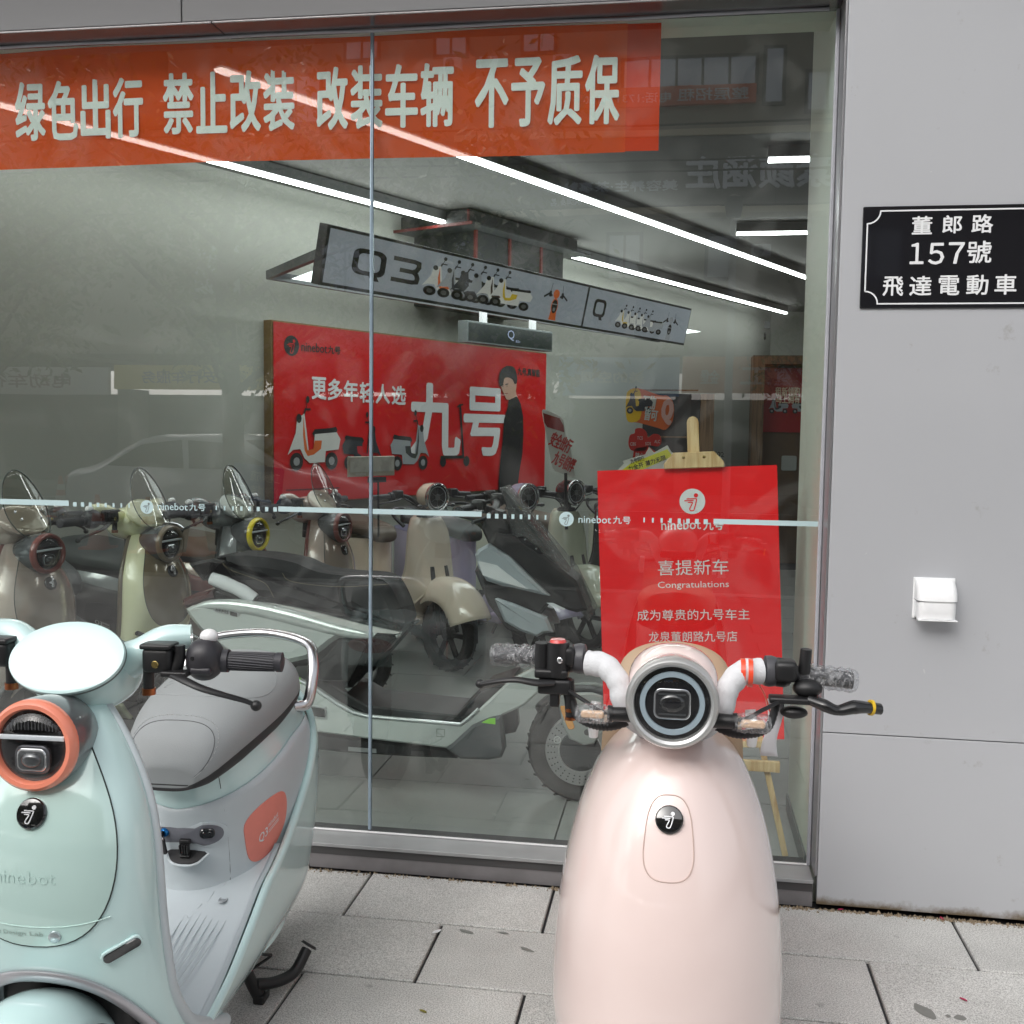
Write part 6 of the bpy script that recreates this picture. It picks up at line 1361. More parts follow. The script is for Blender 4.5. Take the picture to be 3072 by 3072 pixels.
    q = MB(); q.loft([[(p.x, p.y * sp(math.cos(2 * PI * k / 32), .65), p.z + .045 * min(1, p.y / .1) * sp(math.sin(2 * PI * k / 32), .7)) for k in range(32)] for p in xs]); q.build('seat', seatm, R, ang=60)
    q = MB(); q.tube([(-.66, .13, .76), (-.74, .15, .82), (-.82, .10, .86), (-.84, 0, .865), (-.82, -.10, .86), (-.74, -.15, .82), (-.66, -.13, .76)], .012, 12, smooth=5); q.build('grab_rail', BLK, R)
    q = MB(); q.box((.08, 0, .275), (.46, .32, .06), None, .025); q.build('floor_board', body, R)
    q = MB(); q.tube([(-.18, .09, .2), (-.24, .15, .012)], .011, 10); q.tube([(-.18, -.09, .2), (-.24, -.15, .012)], .011, 10); q.build('centre_stand', BLK, R)
    q = MB()
    for s in (-1, 1): q.tube([(.50, s * .062, .215), (.45, s * .058, .42), (.40, s * .05, .60)], .015, 10)
    q.build('fork', BLK, R)
    return R
BEI = paint('beige_paint', (232, 220, 200)); LVP = paint('lavender_paint', (176, 170, 200)); PGR = paint('pale_green_paint', (212, 220, 196)); DKL = mat('lamp_body_black', (.015, .015, .016), rough=.2, coat=1)
SB = mat('seat_brown', lin((84, 74, 62))); SD = mat('seat_dark', lin((62, 66, 66)))
def park2(px, py, z, rz, hx): P = at_z(px, py, z + FZ); return (P.x - math.cos(rz) * hx, P.y - math.sin(rz) * hx, FZ)
G2 = 'slim scooters with a round lamp between the bars'
rb = math.radians(-38)
slim_scooter('beige scooter with round lamp and hanging front fender behind the window joint', park2(1312, 1492, 1.005, rb, .385), rb, BEI, SB, None, G2)
slim_scooter('lavender scooter half hidden behind the black angular nose', park2(1585, 1492, 1.005, rb, .385), rb, LVP, SD, None, G2)
slim_scooter('pale green scooter with a black round lamp beside the red board', park2(1728, 1478, 1.005, rb, .385), rb, PGR, SB, DKL, G2)
P_ = at_z(1880, 1470, 1.05); slim_scooter('pale green scooter mostly hidden behind the red board', (P_.x + .25, P_.y + .5, FZ), math.radians(-50), PGR, SD, DKL, G2)
rv = math.radians(168); P_ = at_z(1090, 1800, .5)
slim_scooter('dark scooter with a brown seat standing at the back between the rows', (un(6.3, 3.9).x, un(6.3, 3.9).y, FZ), math.radians(-30), paint('charcoal_paint', (60, 62, 66)), SB, DKL, G2)

# ------------------------------------------------------------------ the long silver and black scooter side-on behind the glass
z4b = lambda x, y: (400 + x / 2.415, 1400 + y / 2.415)
z6b = lambda x, y: (500 + x / 1.38, 1900 + y / 1.38)
z5b = lambda x, y: (1050 + x / 2.415, 1400 + y / 2.415)
def silver_scooter():
    YC, HWD = 3.98, .16       # centre plane, half width
    X0 = -1.10
    R = thing('electric_scooter', 'long silver and black scooter seen side-on just behind the glass', 'scooter', (X0, YC, FZ), 0)
    SIL = mat('silver_body', lin((205, 210, 208)), rough=.26, metal=.45, coat=.6, noise=.02, nscale=3); BKM = mat('ms_black', (.014, .014, .015), rough=.4, noise=.06, nscale=12); DKG = mat('ms_grey', (.055, .06, .065), rough=.45)
    def P2(pts, fn, Y): return [(lambda v: (v.x - X0, v.z - FZ))(at_y(*fn(*p), Y)) for p in pts]
    FR = frame((0, 0, 0), (1, 0, 0), (0, 0, 1))      # x forward, y up, z towards the street
    def slab(name, pts, fn, half, mt, ch=.02, n=0, par=R, two=True, z1=None):
        p = P2(pts, fn, YC - half)
        if n: p = rounded(p, n)
        q = MB(); q.prism(p, -half, half, FR, ch); return q.build(name, mt, par, smooth=True, ang=28)
    seat = slab('seat', [(632, 700), (640, 660), (700, 650), (900, 660), (1130, 700), (1230, 742), (1330, 775), (1500, 798), (1720, 812), (1820, 850), (1890, 960), (1945, 1110), (1935, 1180), (1850, 1195), (1500, 1120), (1250, 1050), (1000, 968), (880, 950), (770, 890), (660, 790)], z4b, .125, mat('ms_seat', (.010, .010, .011), rough=.6, spec=.25, noise=.08, nscale=20, bump=.3, bscale=350), .035, 3)
    q = MB()
    for pts in ([(640, 690), (700, 745), (850, 800), (960, 850), (1020, 950)], [(1080, 770), (1120, 820), (1250, 850), (1500, 870), (1720, 860), (1850, 850)]):
        p = P2(pts, z4b, YC - .125); q.tube([FR @ Vector((a, b, .1258 - .012 * 0)) for a, b in p], .0009, 6, smooth=5)
    q.build('stitching', mat('stitch_tan', (.20, .16, .10), rough=.7), seat)
    # silver side body, each side a shell
    for s in (1, -1):
        p = P2([(365, 1035), (470, 1000), (570, 975), (640, 975), (820, 990), (1000, 1000), (1300, 1062), (1640, 1150), (1880, 1200), (1925, 1215), (1900, 1250), (1790, 1262), (1745, 1270), (1600, 1560), (1530, 1640), (1690, 1300), (1640, 1255), (1480, 1250), (1380, 1320), (1250, 1400), (1000, 1440), (800, 1420), (640, 1330), (520, 1240), (420, 1130)], z4b, YC - .17)
        p = rounded(p, 2)
        cxm = sum(a for a, b in p) / len(p)
        q = MB(); 
        if s > 0: q.prism(p, .115, .165, FR, .018)
        else: q.prism(p, -.165, -.115, FR, .018)
        bp_ = q.build('side_body', SIL, R, ang=30)
        q = MB(); pr_ = P2([(395, 1040), (520, 1010), (700, 1012), (900, 1040), (1100, 1085), (1300, 1140), (1500, 1195), (1680, 1225), (1850, 1232)], z4b, YC - .17); q.tube([FR @ Vector((a, b, s * .150)) for a, b in pr_], [.006, .020, .028, .030, .030, .026, .018, .008], 18, smooth=5); q.build('highlight_ridge', SIL, bp_)  # ridge added to draw a bright streak of the strip lights along the side
        if s > 0:
            G = FR @ T(0, 0, .1655); q = MB(); pb = P2([(590, 1015), (765, 1050), (770, 1060), (765, 1082), (755, 1085), (590, 1052), (582, 1040)], z4b, YC - .17); q.prism(pb, 0, .003, G, .0008); bd2 = q.build('model_badge', mat('badge_silver', (.45, .46, .47), rough=.3, metal=.8), bp_)
            v0 = P2([(592, 1048), (632, 1018), (640, 1062), (692, 1030), (700, 1075), (752, 1050)], z4b, YC - .17)
            a_ = math.atan2(v0[4][1] - v0[0][1], v0[4][0] - v0[0][0]); q = MB(); G2_ = G @ T(v0[0][0], v0[0][1], .0034) @ Rz(a_); Lh = math.hypot(v0[4][0] - v0[0][0], v0[4][1] - v0[0][1])
            add_text(q, '九号', G2_, 0, .001, Lh * .36, .0125, off=.02); add_text(q, 'M5', G2_, Lh * .42, .001, Lh * .46, .0125, off=.02); q.build('badge_lettering', KPRINT, bd2, smooth=False)
            q = MB(); q.prism([(Lh * 1.0, -.001), (Lh * 1.48, -.001), (Lh * 1.42, .014), (Lh * .96, .014)], 0, .0004, G2_); q.build('badge_dark', KPRINT, bd2, smooth=False)
        q = MB(); pk = P2([(1390, 1370), (1480, 1265), (1640, 1262), (1685, 1300), (1570, 1560), (1300, 1560), (1250, 1500)], z4b, YC - .17); q.prism(pk, s * .125, s * .158, FR, .004); q.build('side_inlay', BKM, R, ang=30)
    slab('tail_core', [(350, 985), (360, 960), (560, 900), (640, 930), (1900, 1150), (1900, 1230), (1750, 1400), (1200, 1450), (700, 1330), (380, 1060)], z4b, .12, BKM, .01)
    tl_ = slab('tail_lamp', [(345, 1000), (352, 962), (430, 925), (560, 895), (575, 960), (470, 995), (372, 1035)], z4b, .145, mat('tail_smoke', (.06, .012, .010), rough=.1, coat=1), .012)
    q = MB(); p = P2([(395, 705), (560, 670), (640, 690), (600, 715), (470, 720), (530, 800), (640, 900), (860, 990), (900, 975), (650, 850), (560, 820), (500, 830), (470, 800)], z4b, YC - .14); q.prism(p, .10, .14, FR, .010); q.prism(p, -.14, -.10, FR, .010); q.build('grab_rail', BKM, R, ang=30)
    q = MB(); p = P2([(545, 815), (640, 850), (720, 885), (780, 915), (862, 970)], z4b, YC - .16); q.tube([FR @ Vector((a, b, .135)) for a, b in p], [.024, .027, .025, .027, .024], 18, smooth=5); q.build('foam_wrap', mat('foam_wrap', (.66, .67, .69)), R)
    # floor board hull
    for s in (1, -1):
        q = MB(); p = P2([(300, 300), (420, 210), (530, 188), (600, 222), (700, 290), (770, 330), (830, 346), (1215, 380), (1255, 350), (1420, 195), (1560, 120), (1600, 190), (1480, 300), (1350, 360), (1270, 385), (1200, 455), (1160, 478), (840, 440), (600, 408), (540, 370), (420, 330)], z6b, YC - .175); q.prism(p, min(s * .13, s * .175), max(s * .13, s * .175), FR, .008); hb = q.build('side_hull', SIL, R, ang=30)
        q = MB(); p = P2([(530, 186), (600, 219), (700, 287), (770, 327), (830, 342), (1215, 376), (1250, 350), (1290, 312)], z6b, YC - .177); q.tube([FR @ Vector((a, b, s * .177)) for a, b in p], .0055, 8); q.build('bright_line', mat('bright_white', (.75, .78, .80), rough=.2, metal=.5), R)
        q = MB(); p = P2([(1158, 480), (1262, 383), (1330, 352), (1385, 340), (1400, 480), (1385, 515), (1330, 525), (1215, 520)], z6b, YC - .19); q.prism(p, min(s * .14, s * .195), max(s * .14, s * .195), FR, .010); q.build('foot_peg_cover', DKG, R, ang=30)
        q = MB(); p = P2([(1305, 368), (1335, 352), (1362, 350), (1362, 375)], z6b, YC - .19); q.prism(p, min(s * .19, s * .197), max(s * .19, s * .197), FR); q.build('green_accent', mat('accent_green', (.22, .62, .03), rough=.3, coat=.5), R, smooth=False)
        q = MB(); p = P2([(522, 175), (548, 190), (552, 210), (525, 205)], z6b, YC - .19); q.prism(p, min(s * .17, s * .179), max(s * .17, s * .179), FR); q.build('green_accent', mat('accent_green', (.22, .62, .03)), R, smooth=False)
        q = MB(); p = P2([(582, 295), (660, 305), (665, 350), (655, 355), (580, 345)], z6b, YC - .176); q.prism(p, min(s * .174, s * .178), max(s * .174, s * .178), FR, .001); pe = q.build('foot_peg', mat('badge_silver', (.45, .46, .47)), R); q = MB(); q.prism(inset(p if True else p, .007) if sum(p[i][0] * p[(i + 1) % 5][1] - p[(i + 1) % 5][0] * p[i][1] for i in range(5)) > 0 else inset(list(reversed(p)), .007), min(s * .176, s * .1795), max(s * .176, s * .1795), FR); q.build('peg_recess', BLKG, pe)
    slab('floor_board', [(560, 210), (640, 190), (830, 300), (1200, 340), (1300, 240), (1420, 200), (1300, 340), (1215, 372), (830, 338), (700, 282), (600, 214)], z6b, .135, BKM, .006)
    slab('belly', [(520, 365), (600, 408), (840, 440), (1160, 478), (1200, 520), (1000, 512), (720, 495), (600, 480), (500, 430)], z6b, .15, BKM, .01)
    q = MB(); p = P2([(752, 470), (868, 478), (868, 496), (752, 486)], z6b, YC - .15); q.prism(p, .150, .1515, FR); q.build('rating_plate', mat('badge_silver', (.45, .46, .47)), R, smooth=False)
    q = MB(); p = P2([(1118, 396), (1150, 398), (1150, 428), (1118, 427)], z6b, YC - .176); q.tube([FR @ Vector((a, b, .1752)) for a, b in p + p[:1]], .001, 5); q.build('hatch_seam', mat('seam_dark', (.02, .03, .028)), R)
    # front
    slab('front_core', [(1000, 560), (1050, 480), (1190, 500), (1400, 640), (1640, 830), (1720, 1040), (1640, 1060), (1440, 1000), (1250, 1240), (1130, 1180), (1000, 1000), (900, 760)], z5b, .10, BKM, .012)
    for s in (1, -1):
        a1, a2 = min(s * .085, s * .135), max(s * .085, s * .135)
        q = MB(); q.prism(P2([(902, 640), (925, 600), (1000, 560), (1075, 610), (1150, 655), (1300, 800), (1445, 940), (1380, 928), (1180, 880), (1100, 868), (985, 830), (930, 740)], z5b, YC - .135), a1, a2, FR, .012); q.build('front_panel', mat('front_silver', lin((170, 178, 184)), rough=.3, metal=.3, coat=.5), R, ang=30)
        q = MB(); pmesh = P2([(928, 684), (1065, 714), (1120, 760), (1292, 888), (1130, 845), (962, 786)], z5b, YC - .136); q.prism(pmesh, min(s * .135, s * .1365), max(s * .135, s * .1365), FR); q.build('mesh_grille', mesh_mat, R, smooth=False)
        q = MB(); q.prism(P2([(1040, 965), (1060, 960), (1180, 1000), (1420, 1100), (1470, 1210), (1400, 1215), (1350, 1242), (1230, 1200), (1110, 1130)], z5b, YC - .135), min(s * .07, s * .12), max(s * .07, s * .12), FR, .010); q.build('lower_wing', mat('front_silver', (.2, .2, .2)), R, ang=30)
        q = MB(); q.prism(P2([(1425, 985), (1470, 985), (1560, 1028), (1555, 1038), (1460, 1010)], z5b, YC - .10), min(s * .10, s * .104), max(s * .10, s * .104), FR); q.build('front_light', DRL, R, smooth=False)
    q = MB()
    q.prism(P2([(1105, 150), (1140, 135), (1240, 250), (1400, 450), (1640, 735), (1785, 1030), (1742, 1100), (1600, 930), (1500, 720), (1440, 665), (1300, 650), (1205, 560), (1180, 420), (1150, 250)], z5b, YC), -.085, .085, FR, .02); q.build('wrapped_windscreen', clear('wrap_film', (.80, .81, .82), 1.55, rough=.10, haze=.07, crumple=.9), R, ang=30)
    q = MB(); q.prism(P2([(1118, 175), (1142, 170), (1400, 480), (1600, 760), (1590, 790), (1440, 640), (1330, 620), (1220, 540), (1170, 350)], z5b, YC), -.07, .07, FR, .01); q.build('windscreen', clear('screen_black', (.10, .10, .10), 1.5), R)
    slab('screen_bracket', [(1215, 510), (1260, 505), (1385, 590), (1400, 630), (1360, 640), (1240, 560)], z5b, .095, BLKG, .004)
    q = MB()
    for px, py in ((1268, 527), (1349, 595)):
        a, b = P2([(px, py)], z5b, YC - .1)[0]; q.lathe([(0, .003), (.0035, .0025), (.005, 0)], 14, FR @ T(a, b, .0955))
    q.build('screen_bolt', MIR, R)
    slab('steering_head', [(1000, 300), (1100, 330), (1180, 480), (1150, 560), (1000, 560), (950, 450)], z5b, .05, BKM, .01)
    for s in (1, -1):
        a, b = P2([(1040, 330)], z5b, YC)[0]
        q = MB(); q.tube([FR @ Vector((a, b, 0)), FR @ Vector((a - .01, b + .02, s * .12)), FR @ Vector((a - .04, b + .03, s * .25)), FR @ Vector((a - .06, b + .03, s * .36))], .016, 14, smooth=4); q.box(tuple(FR @ Vector((a - .02, b + .035, s * .20))), (.05, .06, .05), None, .01); q.build('handlebar', BLK, R)
        q = MB(); q.tube([FR @ Vector((a + .02, b + .01, s * .20)), FR @ Vector((a + .02, b, s * .28)), FR @ Vector((a - .01, b - .01, s * .36))], .007, 10, smooth=4); q.build('brake_lever', BLK, R)
    v0 = P2([(1222, 1395), (1352, 1318)], z5b, 3.74); q = MB(); G3 = frame((0, YC - 3.74 and 0, 0), (1, 0, 0), (0, 0, 1)) @ T(0, 0, YC - 3.74); poly(q, [(v0[0][0], v0[0][1]), (v0[1][0], v0[0][1]), (v0[1][0], v0[1][1]), (v0[0][0], v0[1][1])], G3); rt = q.build('red_reflection', mat('reflection_red', (.28, .02, .02), rough=.4), R, smooth=False, solid=.002)  # red reflection in the glass put in as a flat card with mirrored letters
    q = MB(); add_text(q, '试驾车', G3, v0[0][0] + .006, v0[0][1] + .012, v0[1][0] - v0[0][0] - .012, .026, z=.002, mirror=True); q.build('reflection_lettering', mat('reflection_pink', (.5, .25, .25), rough=.5), rt, smooth=False)
    # wheels
    v = at_y(1741, 2252, YC - .06); wx, wz = v.x - X0, v.z - FZ; r_ = wz
    e = wheel(R, wx, wz, r_, .10, BKM, disc=False, spokes=0)
    M = T(wx, -.062, wz) @ Rx(PI / 2); q = MB(); 
    q.lathe([(r_ * .40, 0), (r_ * .64, 0), (r_ * .64, .003), (r_ * .40, .003), (r_ * .40, 0)], 56, M); q.build('brake_disc', mat('disc_steel', (.42, .42, .43), rough=.35, metal=.8), e, ang=30)
    q = MB()
    for k in range(30):
        for rr in (.47, .53, .59):
            a = 2 * PI * (k + (rr * 50 % 1)) / 30; q.lathe([(0, .0), (.0028, .0)], 8, M @ T(r_ * rr * math.cos(a), r_ * rr * math.sin(a), .0036))
    q.build('disc_hole', KPRINT, e, smooth=False, kind='stuff')
    q = MB()
    for k in range(36): a = 2 * PI * k / 36; q.box((r_ * .25 * 0, 0, 0), (.022, .004, .003), M @ Rz(a) @ T(r_ * .30, 0, .004))
    q.lathe([(0, .006), (r_ * .2, .006), (r_ * .36, .003), (r_ * .38, 0)], 36, M); q.build('motor_hub', mat('hub_grey', (.04, .045, .05), rough=.4, metal=.5), e)
    q = MB(); c_ = P2([(1220 - 0, 330)], lambda x, y: (1024 + x / 1.8867, 2048 + y / 1.8867), YC - .1)[0]; q2_ = MB(); q2_.lathe([(.011, .002), (.0135, .002), (.0135, 0)], 24, FR @ T(c_[0], c_[1], .085)); add_logo(q2_, FR, c_[0], c_[1], .0115, .087); q2_.build('caliper_mark', WPRINT, R, smooth=False)
    z8 = lambda x, y: (1024 + x / 1.8867, 2048 + y / 1.8867)
    for s in (1, -1):
        q = MB(); q.prism(P2([(1225, 100), (1250, 70), (1345, 60), (1420, 60), (1480, 80), (1500, 260), (1430, 345), (1370, 355), (1290, 320), (1250, 240)], z8, YC - .09), min(s * .070, s * .092), max(s * .070, s * .092), FR, .006); q.build('fork_leg', mat('fork_silver', lin((170, 176, 174)), rough=.35, metal=.6), R, ang=30)
        q = MB(); q.prism(rounded(P2([(1240, 140), (1258, 130), (1275, 142), (1318, 235), (1315, 258), (1295, 262), (1280, 248)], z8, YC - .09), 3), min(s * .092, s * .098), max(s * .092, s * .098), FR, .002); q.build('fork_reflector', AMB, R)
    q = MB(); q.lathe([(0, .003), (.010, .002), (.012, 0)], 18, FR @ T(*P2([(1392, 280)], z8, YC - .09)[0], .093)); q.build('axle_cap', BLK, R)
    wheel(R, wx - 1.33, r_, r_, .11, BKM, spokes=5)
    def mud(u, v):
        a = math.radians(50) + math.radians(90) * v; t = -1 + 2 * u; rr = r_ + .025 - .02 * abs(t) ** 3; return (wx + math.cos(a) * rr, .06 * t, wz + math.sin(a) * rr)
    q = MB(); q.grid(mud, 8, 16); q.build('front_fender', BKM, R, solid=.004)
    q = MB(); q.tube([(-.45, .10, .20), (-.50, .17, .01)], .012, 10); q.tube([(-.45, -.10, .20), (-.50, -.17, .01)], .012, 10); q.build('centre_stand', BLK, R)
    return R
# woven grille print
mesh_mat = bpy.data.materials.new('woven_grille'); mesh_mat.use_nodes = True
_t = mesh_mat.node_tree; _b = _t.nodes['Principled BSDF']; _b.inputs['Roughness'].default_value = .3; _b.inputs['Metallic'].default_value = .1
_tx = _t.nodes.new('ShaderNodeTexCoord'); _w = _t.nodes.new('ShaderNodeTexWave'); _w.inputs['Scale'].default_value = 95; _w.bands_direction = 'DIAGONAL'
_r = _t.nodes.new('ShaderNodeValToRGB'); _r.color_ramp.elements[0].color = (.40, .42, .44, 1); _r.color_ramp.elements[1].color = (.9, .93, .95, 1)
_t.links.new(_tx.outputs['Object'], _w.inputs['Vector']); _t.links.new(_w.outputs[0], _r.inputs[0]); _t.links.new(_r.outputs[0], _b.inputs['Base Color'])
silver_scooter()
# ================================================================== the street behind the camera (seen mirrored in the glass)
YB = -18.0
BF = frame((0, YB, 0), (-1, 0, 0), (0, 0, 1))         # local x = -X, faces the shop (+Y)
bld = bpy.data.objects.new('apartment_building', None); COL.objects.link(bld); tag(bld, 'long olive brown apartment block with shops below, mirrored in the window', 'building')
OW = mat('olive_wall', (.36, .33, .27), rough=.85, noise=.1, nscale=.6); YW = mat('pale_ledge', (.78, .70, .50), rough=.8); DW_ = mat('ribbed_cladding', (.24, .235, .225), rough=.6)
def bq(mb, x0, x1, z0, z1, d0, d1): mb.box(((x0 + x1) / 2, YB + (d0 + d1) / 2, (z0 + z1) / 2), (x1 - x0, abs(d1 - d0), z1 - z0))
q = MB(); bq(q, -15.3, 16, 3.2, 14.0, -8, 0); q.build('wall', OW, bld, smooth=False)
q = MB(); bq(q, -26, -16.15, 3.2, 12.5, -8, -.5); q.build('wall', OW, bld, smooth=False)
q = MB(); bq(q, -30, 16, 0, 2.2, -8, -.3); q.build('shop_fronts', mat('shopfront_dark', (.12, .125, .12), rough=.5, noise=.4, nscale=.9), bld, smooth=False)
q = MB(); bq(q, -5.2, 14, 6.42, 7.92, -.1, .55); q.build('ribbed_band', DW_, bld, smooth=False)
for z0, z1, d in ((7.92, 8.06, .62), (6.24, 6.42, .62), (10.95, 11.12, .15), (13.9, 14.1, .3)):
    q = MB(); bq(q, -5.25 if z0 < 9 else -15.3, 14 if z0 < 9 else 16, z0, z1, -.05, d); q.build('ledge', YW, bld, smooth=False)
q = MB()
for k in range(120): x = -5.1 + k * .158; bq(q, x, x + .05, 6.44, 7.90, .55, .585)
q.build('cladding_rib', DW_, bld, smooth=False, kind='stuff')
WG = mat('far_glass', (.62, .66, .72), rough=.15, metal=.3); WFm = mat('far_frame', (.10, .09, .085), rough=.6)
def window(x0, x1, z0, z1, n=2):
    w = MB(); bq(w, x0 - .05, x1 + .05, z0 - .05, z1 + .05, -.02, .05); f = w.build('window', WFm, bld, smooth=False)
    for k in range(n):
        a = x0 + (x1 - x0) * k / n + .03; b = x0 + (x1 - x0) * (k + 1) / n - .03; w = MB(); bq(w, a, b, z0 + .03, z1 - .03, .05, .06); w.build('pane', WG, f, smooth=False)
for x0, x1, z0, z1, n in ((-5.85, -5.1, 10.0, 10.45, 2), (-3.81, -3.07, 10.0, 10.45, 2), (-8.0, -7.2, 10.0, 10.45, 2), (-1.5, 1.41, 8.95, 9.75, 5), (1.6, 2.0, 8.7, 9.9, 1), (2.5, 3.4, 8.5, 9.35, 2), (-9.8, -8.6, 8.6, 9.7, 2), (-12.9, -11.6, 8.6, 9.7, 2), (-1.77, -1.03, 4.9, 5.9, 2), (.45, .95, 4.9, 5.85, 1), (-5.4, -4.4, 4.6, 5.8, 2), (-8.6, -7.4, 4.6, 5.8, 2), (-11.8, -10.6, 4.6, 5.8, 2), (3.4, 4.6, 4.8, 5.9, 2), (-14.6, -13.5, 9.6, 10.7, 2)):
    window(x0, x1, z0, z1, n)
q = MB(); q.box((-13.4, YB + .9, 9.9), (1.9, 1.8, 2.6)); q.build('balcony_bay', mat('bay_dark', (.09, .085, .08), rough=.6), bld, smooth=False)
def ac(x, z, lab):
    e = bpy.data.objects.new('air_conditioner', None); COL.objects.link(e); tag(e, lab, 'air conditioner', 'white outdoor units on the building across the street')
    w = MB(); w.box((x, YB + .28, z), (.42, .16, .28), None, .02); w.build('casing', WHT, e); w = MB(); w.lathe([(0, .0), (.10, .0), (.105, .012), (.11, .0)], 20, frame((x - .06, YB + .362, z), (1, 0, 0), (0, 0, -1)) if False else T(x - .06, YB + .362, z) @ Rx(-PI / 2)); w.build('fan_grille', mat('fan_grey', (.25, .26, .27), rough=.6), e)
    w = MB(); w.box((x - .15, YB + .12, z - .17), (.03, .3, .03)); w.box((x + .15, YB + .12, z - .17), (.03, .3, .03)); w.build('bracket', WFm, e, smooth=False)
for x, z, lb_ in ((-5.38, 9.72, 'white outdoor unit under the far left small window, mirrored in the banner'), (-4.55, 9.72, 'white outdoor unit between the two small windows across the street'), (-2.87, 9.70, 'white outdoor unit right of the small windows across the street'), (-2.35, 5.35, 'white outdoor unit beside a lower window under the ribbed band'), (1.6, 5.45, 'white outdoor unit below the big sign letters across the street')): ac(x, z, lb_)
def sign_thing(lab, x0, x1, z0, z1, col_, texts, d=.65, nm='shop_sign', thick=.12):
    e = bpy.data.objects.new(nm, None); COL.objects.link(e); tag(e, lab, 'shop sign')
    if col_ is not None:
        w = MB(); bq(w, x0, x1, z0, z1, d - thick, d); w.build('sign_panel', col_, e, smooth=False)
    for s, a, b, c, dd, mt, off in texts:       # a..b along X as it stands; read from the street
        w = MB(); F = frame((0, YB + d + .02, 0), (-1, 0, 0), (0, 0, 1)); add_text(w, s, F, -max(a, b), c, abs(b - a), dd, off=off, z=0); w.build('lettering', mt, e, smooth=False, solid=.03 if col_ is None else 0)
LB = mat('letter_blue', (.85, .92, 1.0), rough=.4); BLS = mat('sign_blue', (.22, .42, .72), rough=.5); GLD = mat('sign_gold', (.85, .65, .10), rough=.6); WHS = mat('sign_white', (.8, .8, .8), rough=.6); ORS = mat('sign_orange', (.85, .30, .10), rough=.5); RBS = mat('sign_red', (.80, .16, .06), rough=.6)
sign_thing('large pale blue brush letters on the ribbed band across the street', 0, 1, 0, 1, None, [('素颜涵庄', -.07, 3.02, 6.74, .72, LB, .03)], .62)
sign_thing('row of small pale blue letters beside the large ones across the street', 0, 1, 0, 1, None, [('美容养生·茶事静心', -3.12, -.24, 6.72, .24, LB, .02), ('棋牌品茗', -3.05, -2.32, 6.46, .16, LB, .02)], .62)
sign_thing('orange letting banner with pale letters under the long windows across the street', -2.6, 1.42, 8.72, 9.12, RBS, [('整层招租', -.30, 1.25, 8.78, .27, WPRINT, .02), ('电话:173114160', -2.4, -.45, 8.78, .22, WPRINT, .02)], .12)
sign_thing('blue air conditioner shop sign over the far pavement', -2.71, -.10, 2.22, 3.06, BLS, [('美的空调', -2.21, -.86, 2.5, .26, WPRINT, .02)], 1.2)
sign_thing('orange red shop sign next to the blue one across the street', -.04, 4.2, 2.30, 3.08, ORS, [('三菱重工', 1.2, 3.9, 2.45, .45, WPRINT, .03), ('金堡', .35, .75, 2.5, .3, WPRINT, .02)], 1.2)
sign_thing('yellow shop sign across the street, mirrored above the cream scooter', -13.3, -9.6, 2.28, 2.85, GLD, [('平安行车服务', -12.6, -10.3, 2.42, .30, mat('sign_ink', (.08, .12, .2), rough=.6), .02)], 1.2)
sign_thing('white shop sign left of the yellow one across the street', -17.6, -13.45, 2.15, 2.80, WHS, [('电动车行', -16.6, -14.4, 2.3, .34, mat('sign_plum', (.2, .05, .08), rough=.6), .02)], 1.2)
sign_thing('long plain blue grey shop sign between the yellow and blue ones', -9.4, -2.9, 2.25, 3.0, mat('sign_bluegrey', (.12, .16, .18), rough=.6), [], 1.1)
q = MB()
for x in (-26, -21.5, -17.6, -13.4, -9.4, -6.2, -2.8, 0, 4.3, 8, 12): q.box((x, YB + .1, 1.15), (.35, .9, 2.3))
q.build('shop_pier', mat('far_pier', (.28, .27, .24), rough=.8), bld, smooth=False, kind='stuff')
# wires
for k, (y, z, sg_) in enumerate(((-11, 5.9, .25), (-11.3, 6.2, .3), (-12, 5.5, .2), (-10.5, 6.6, .35))):
    q = MB(); q.tube([(-30 + 5 * i, y, z - sg_ * math.sin(PI * i / 12)) for i in range(13)], .018, 5, smooth=3); tag(q.build('overhead_cable', BLK), 'black cable sagging over the street, number %s from the top' % ('one', 'two', 'three', 'four')[(2, 1, 3, 0)[k]], 'cable', 'cables over the street')
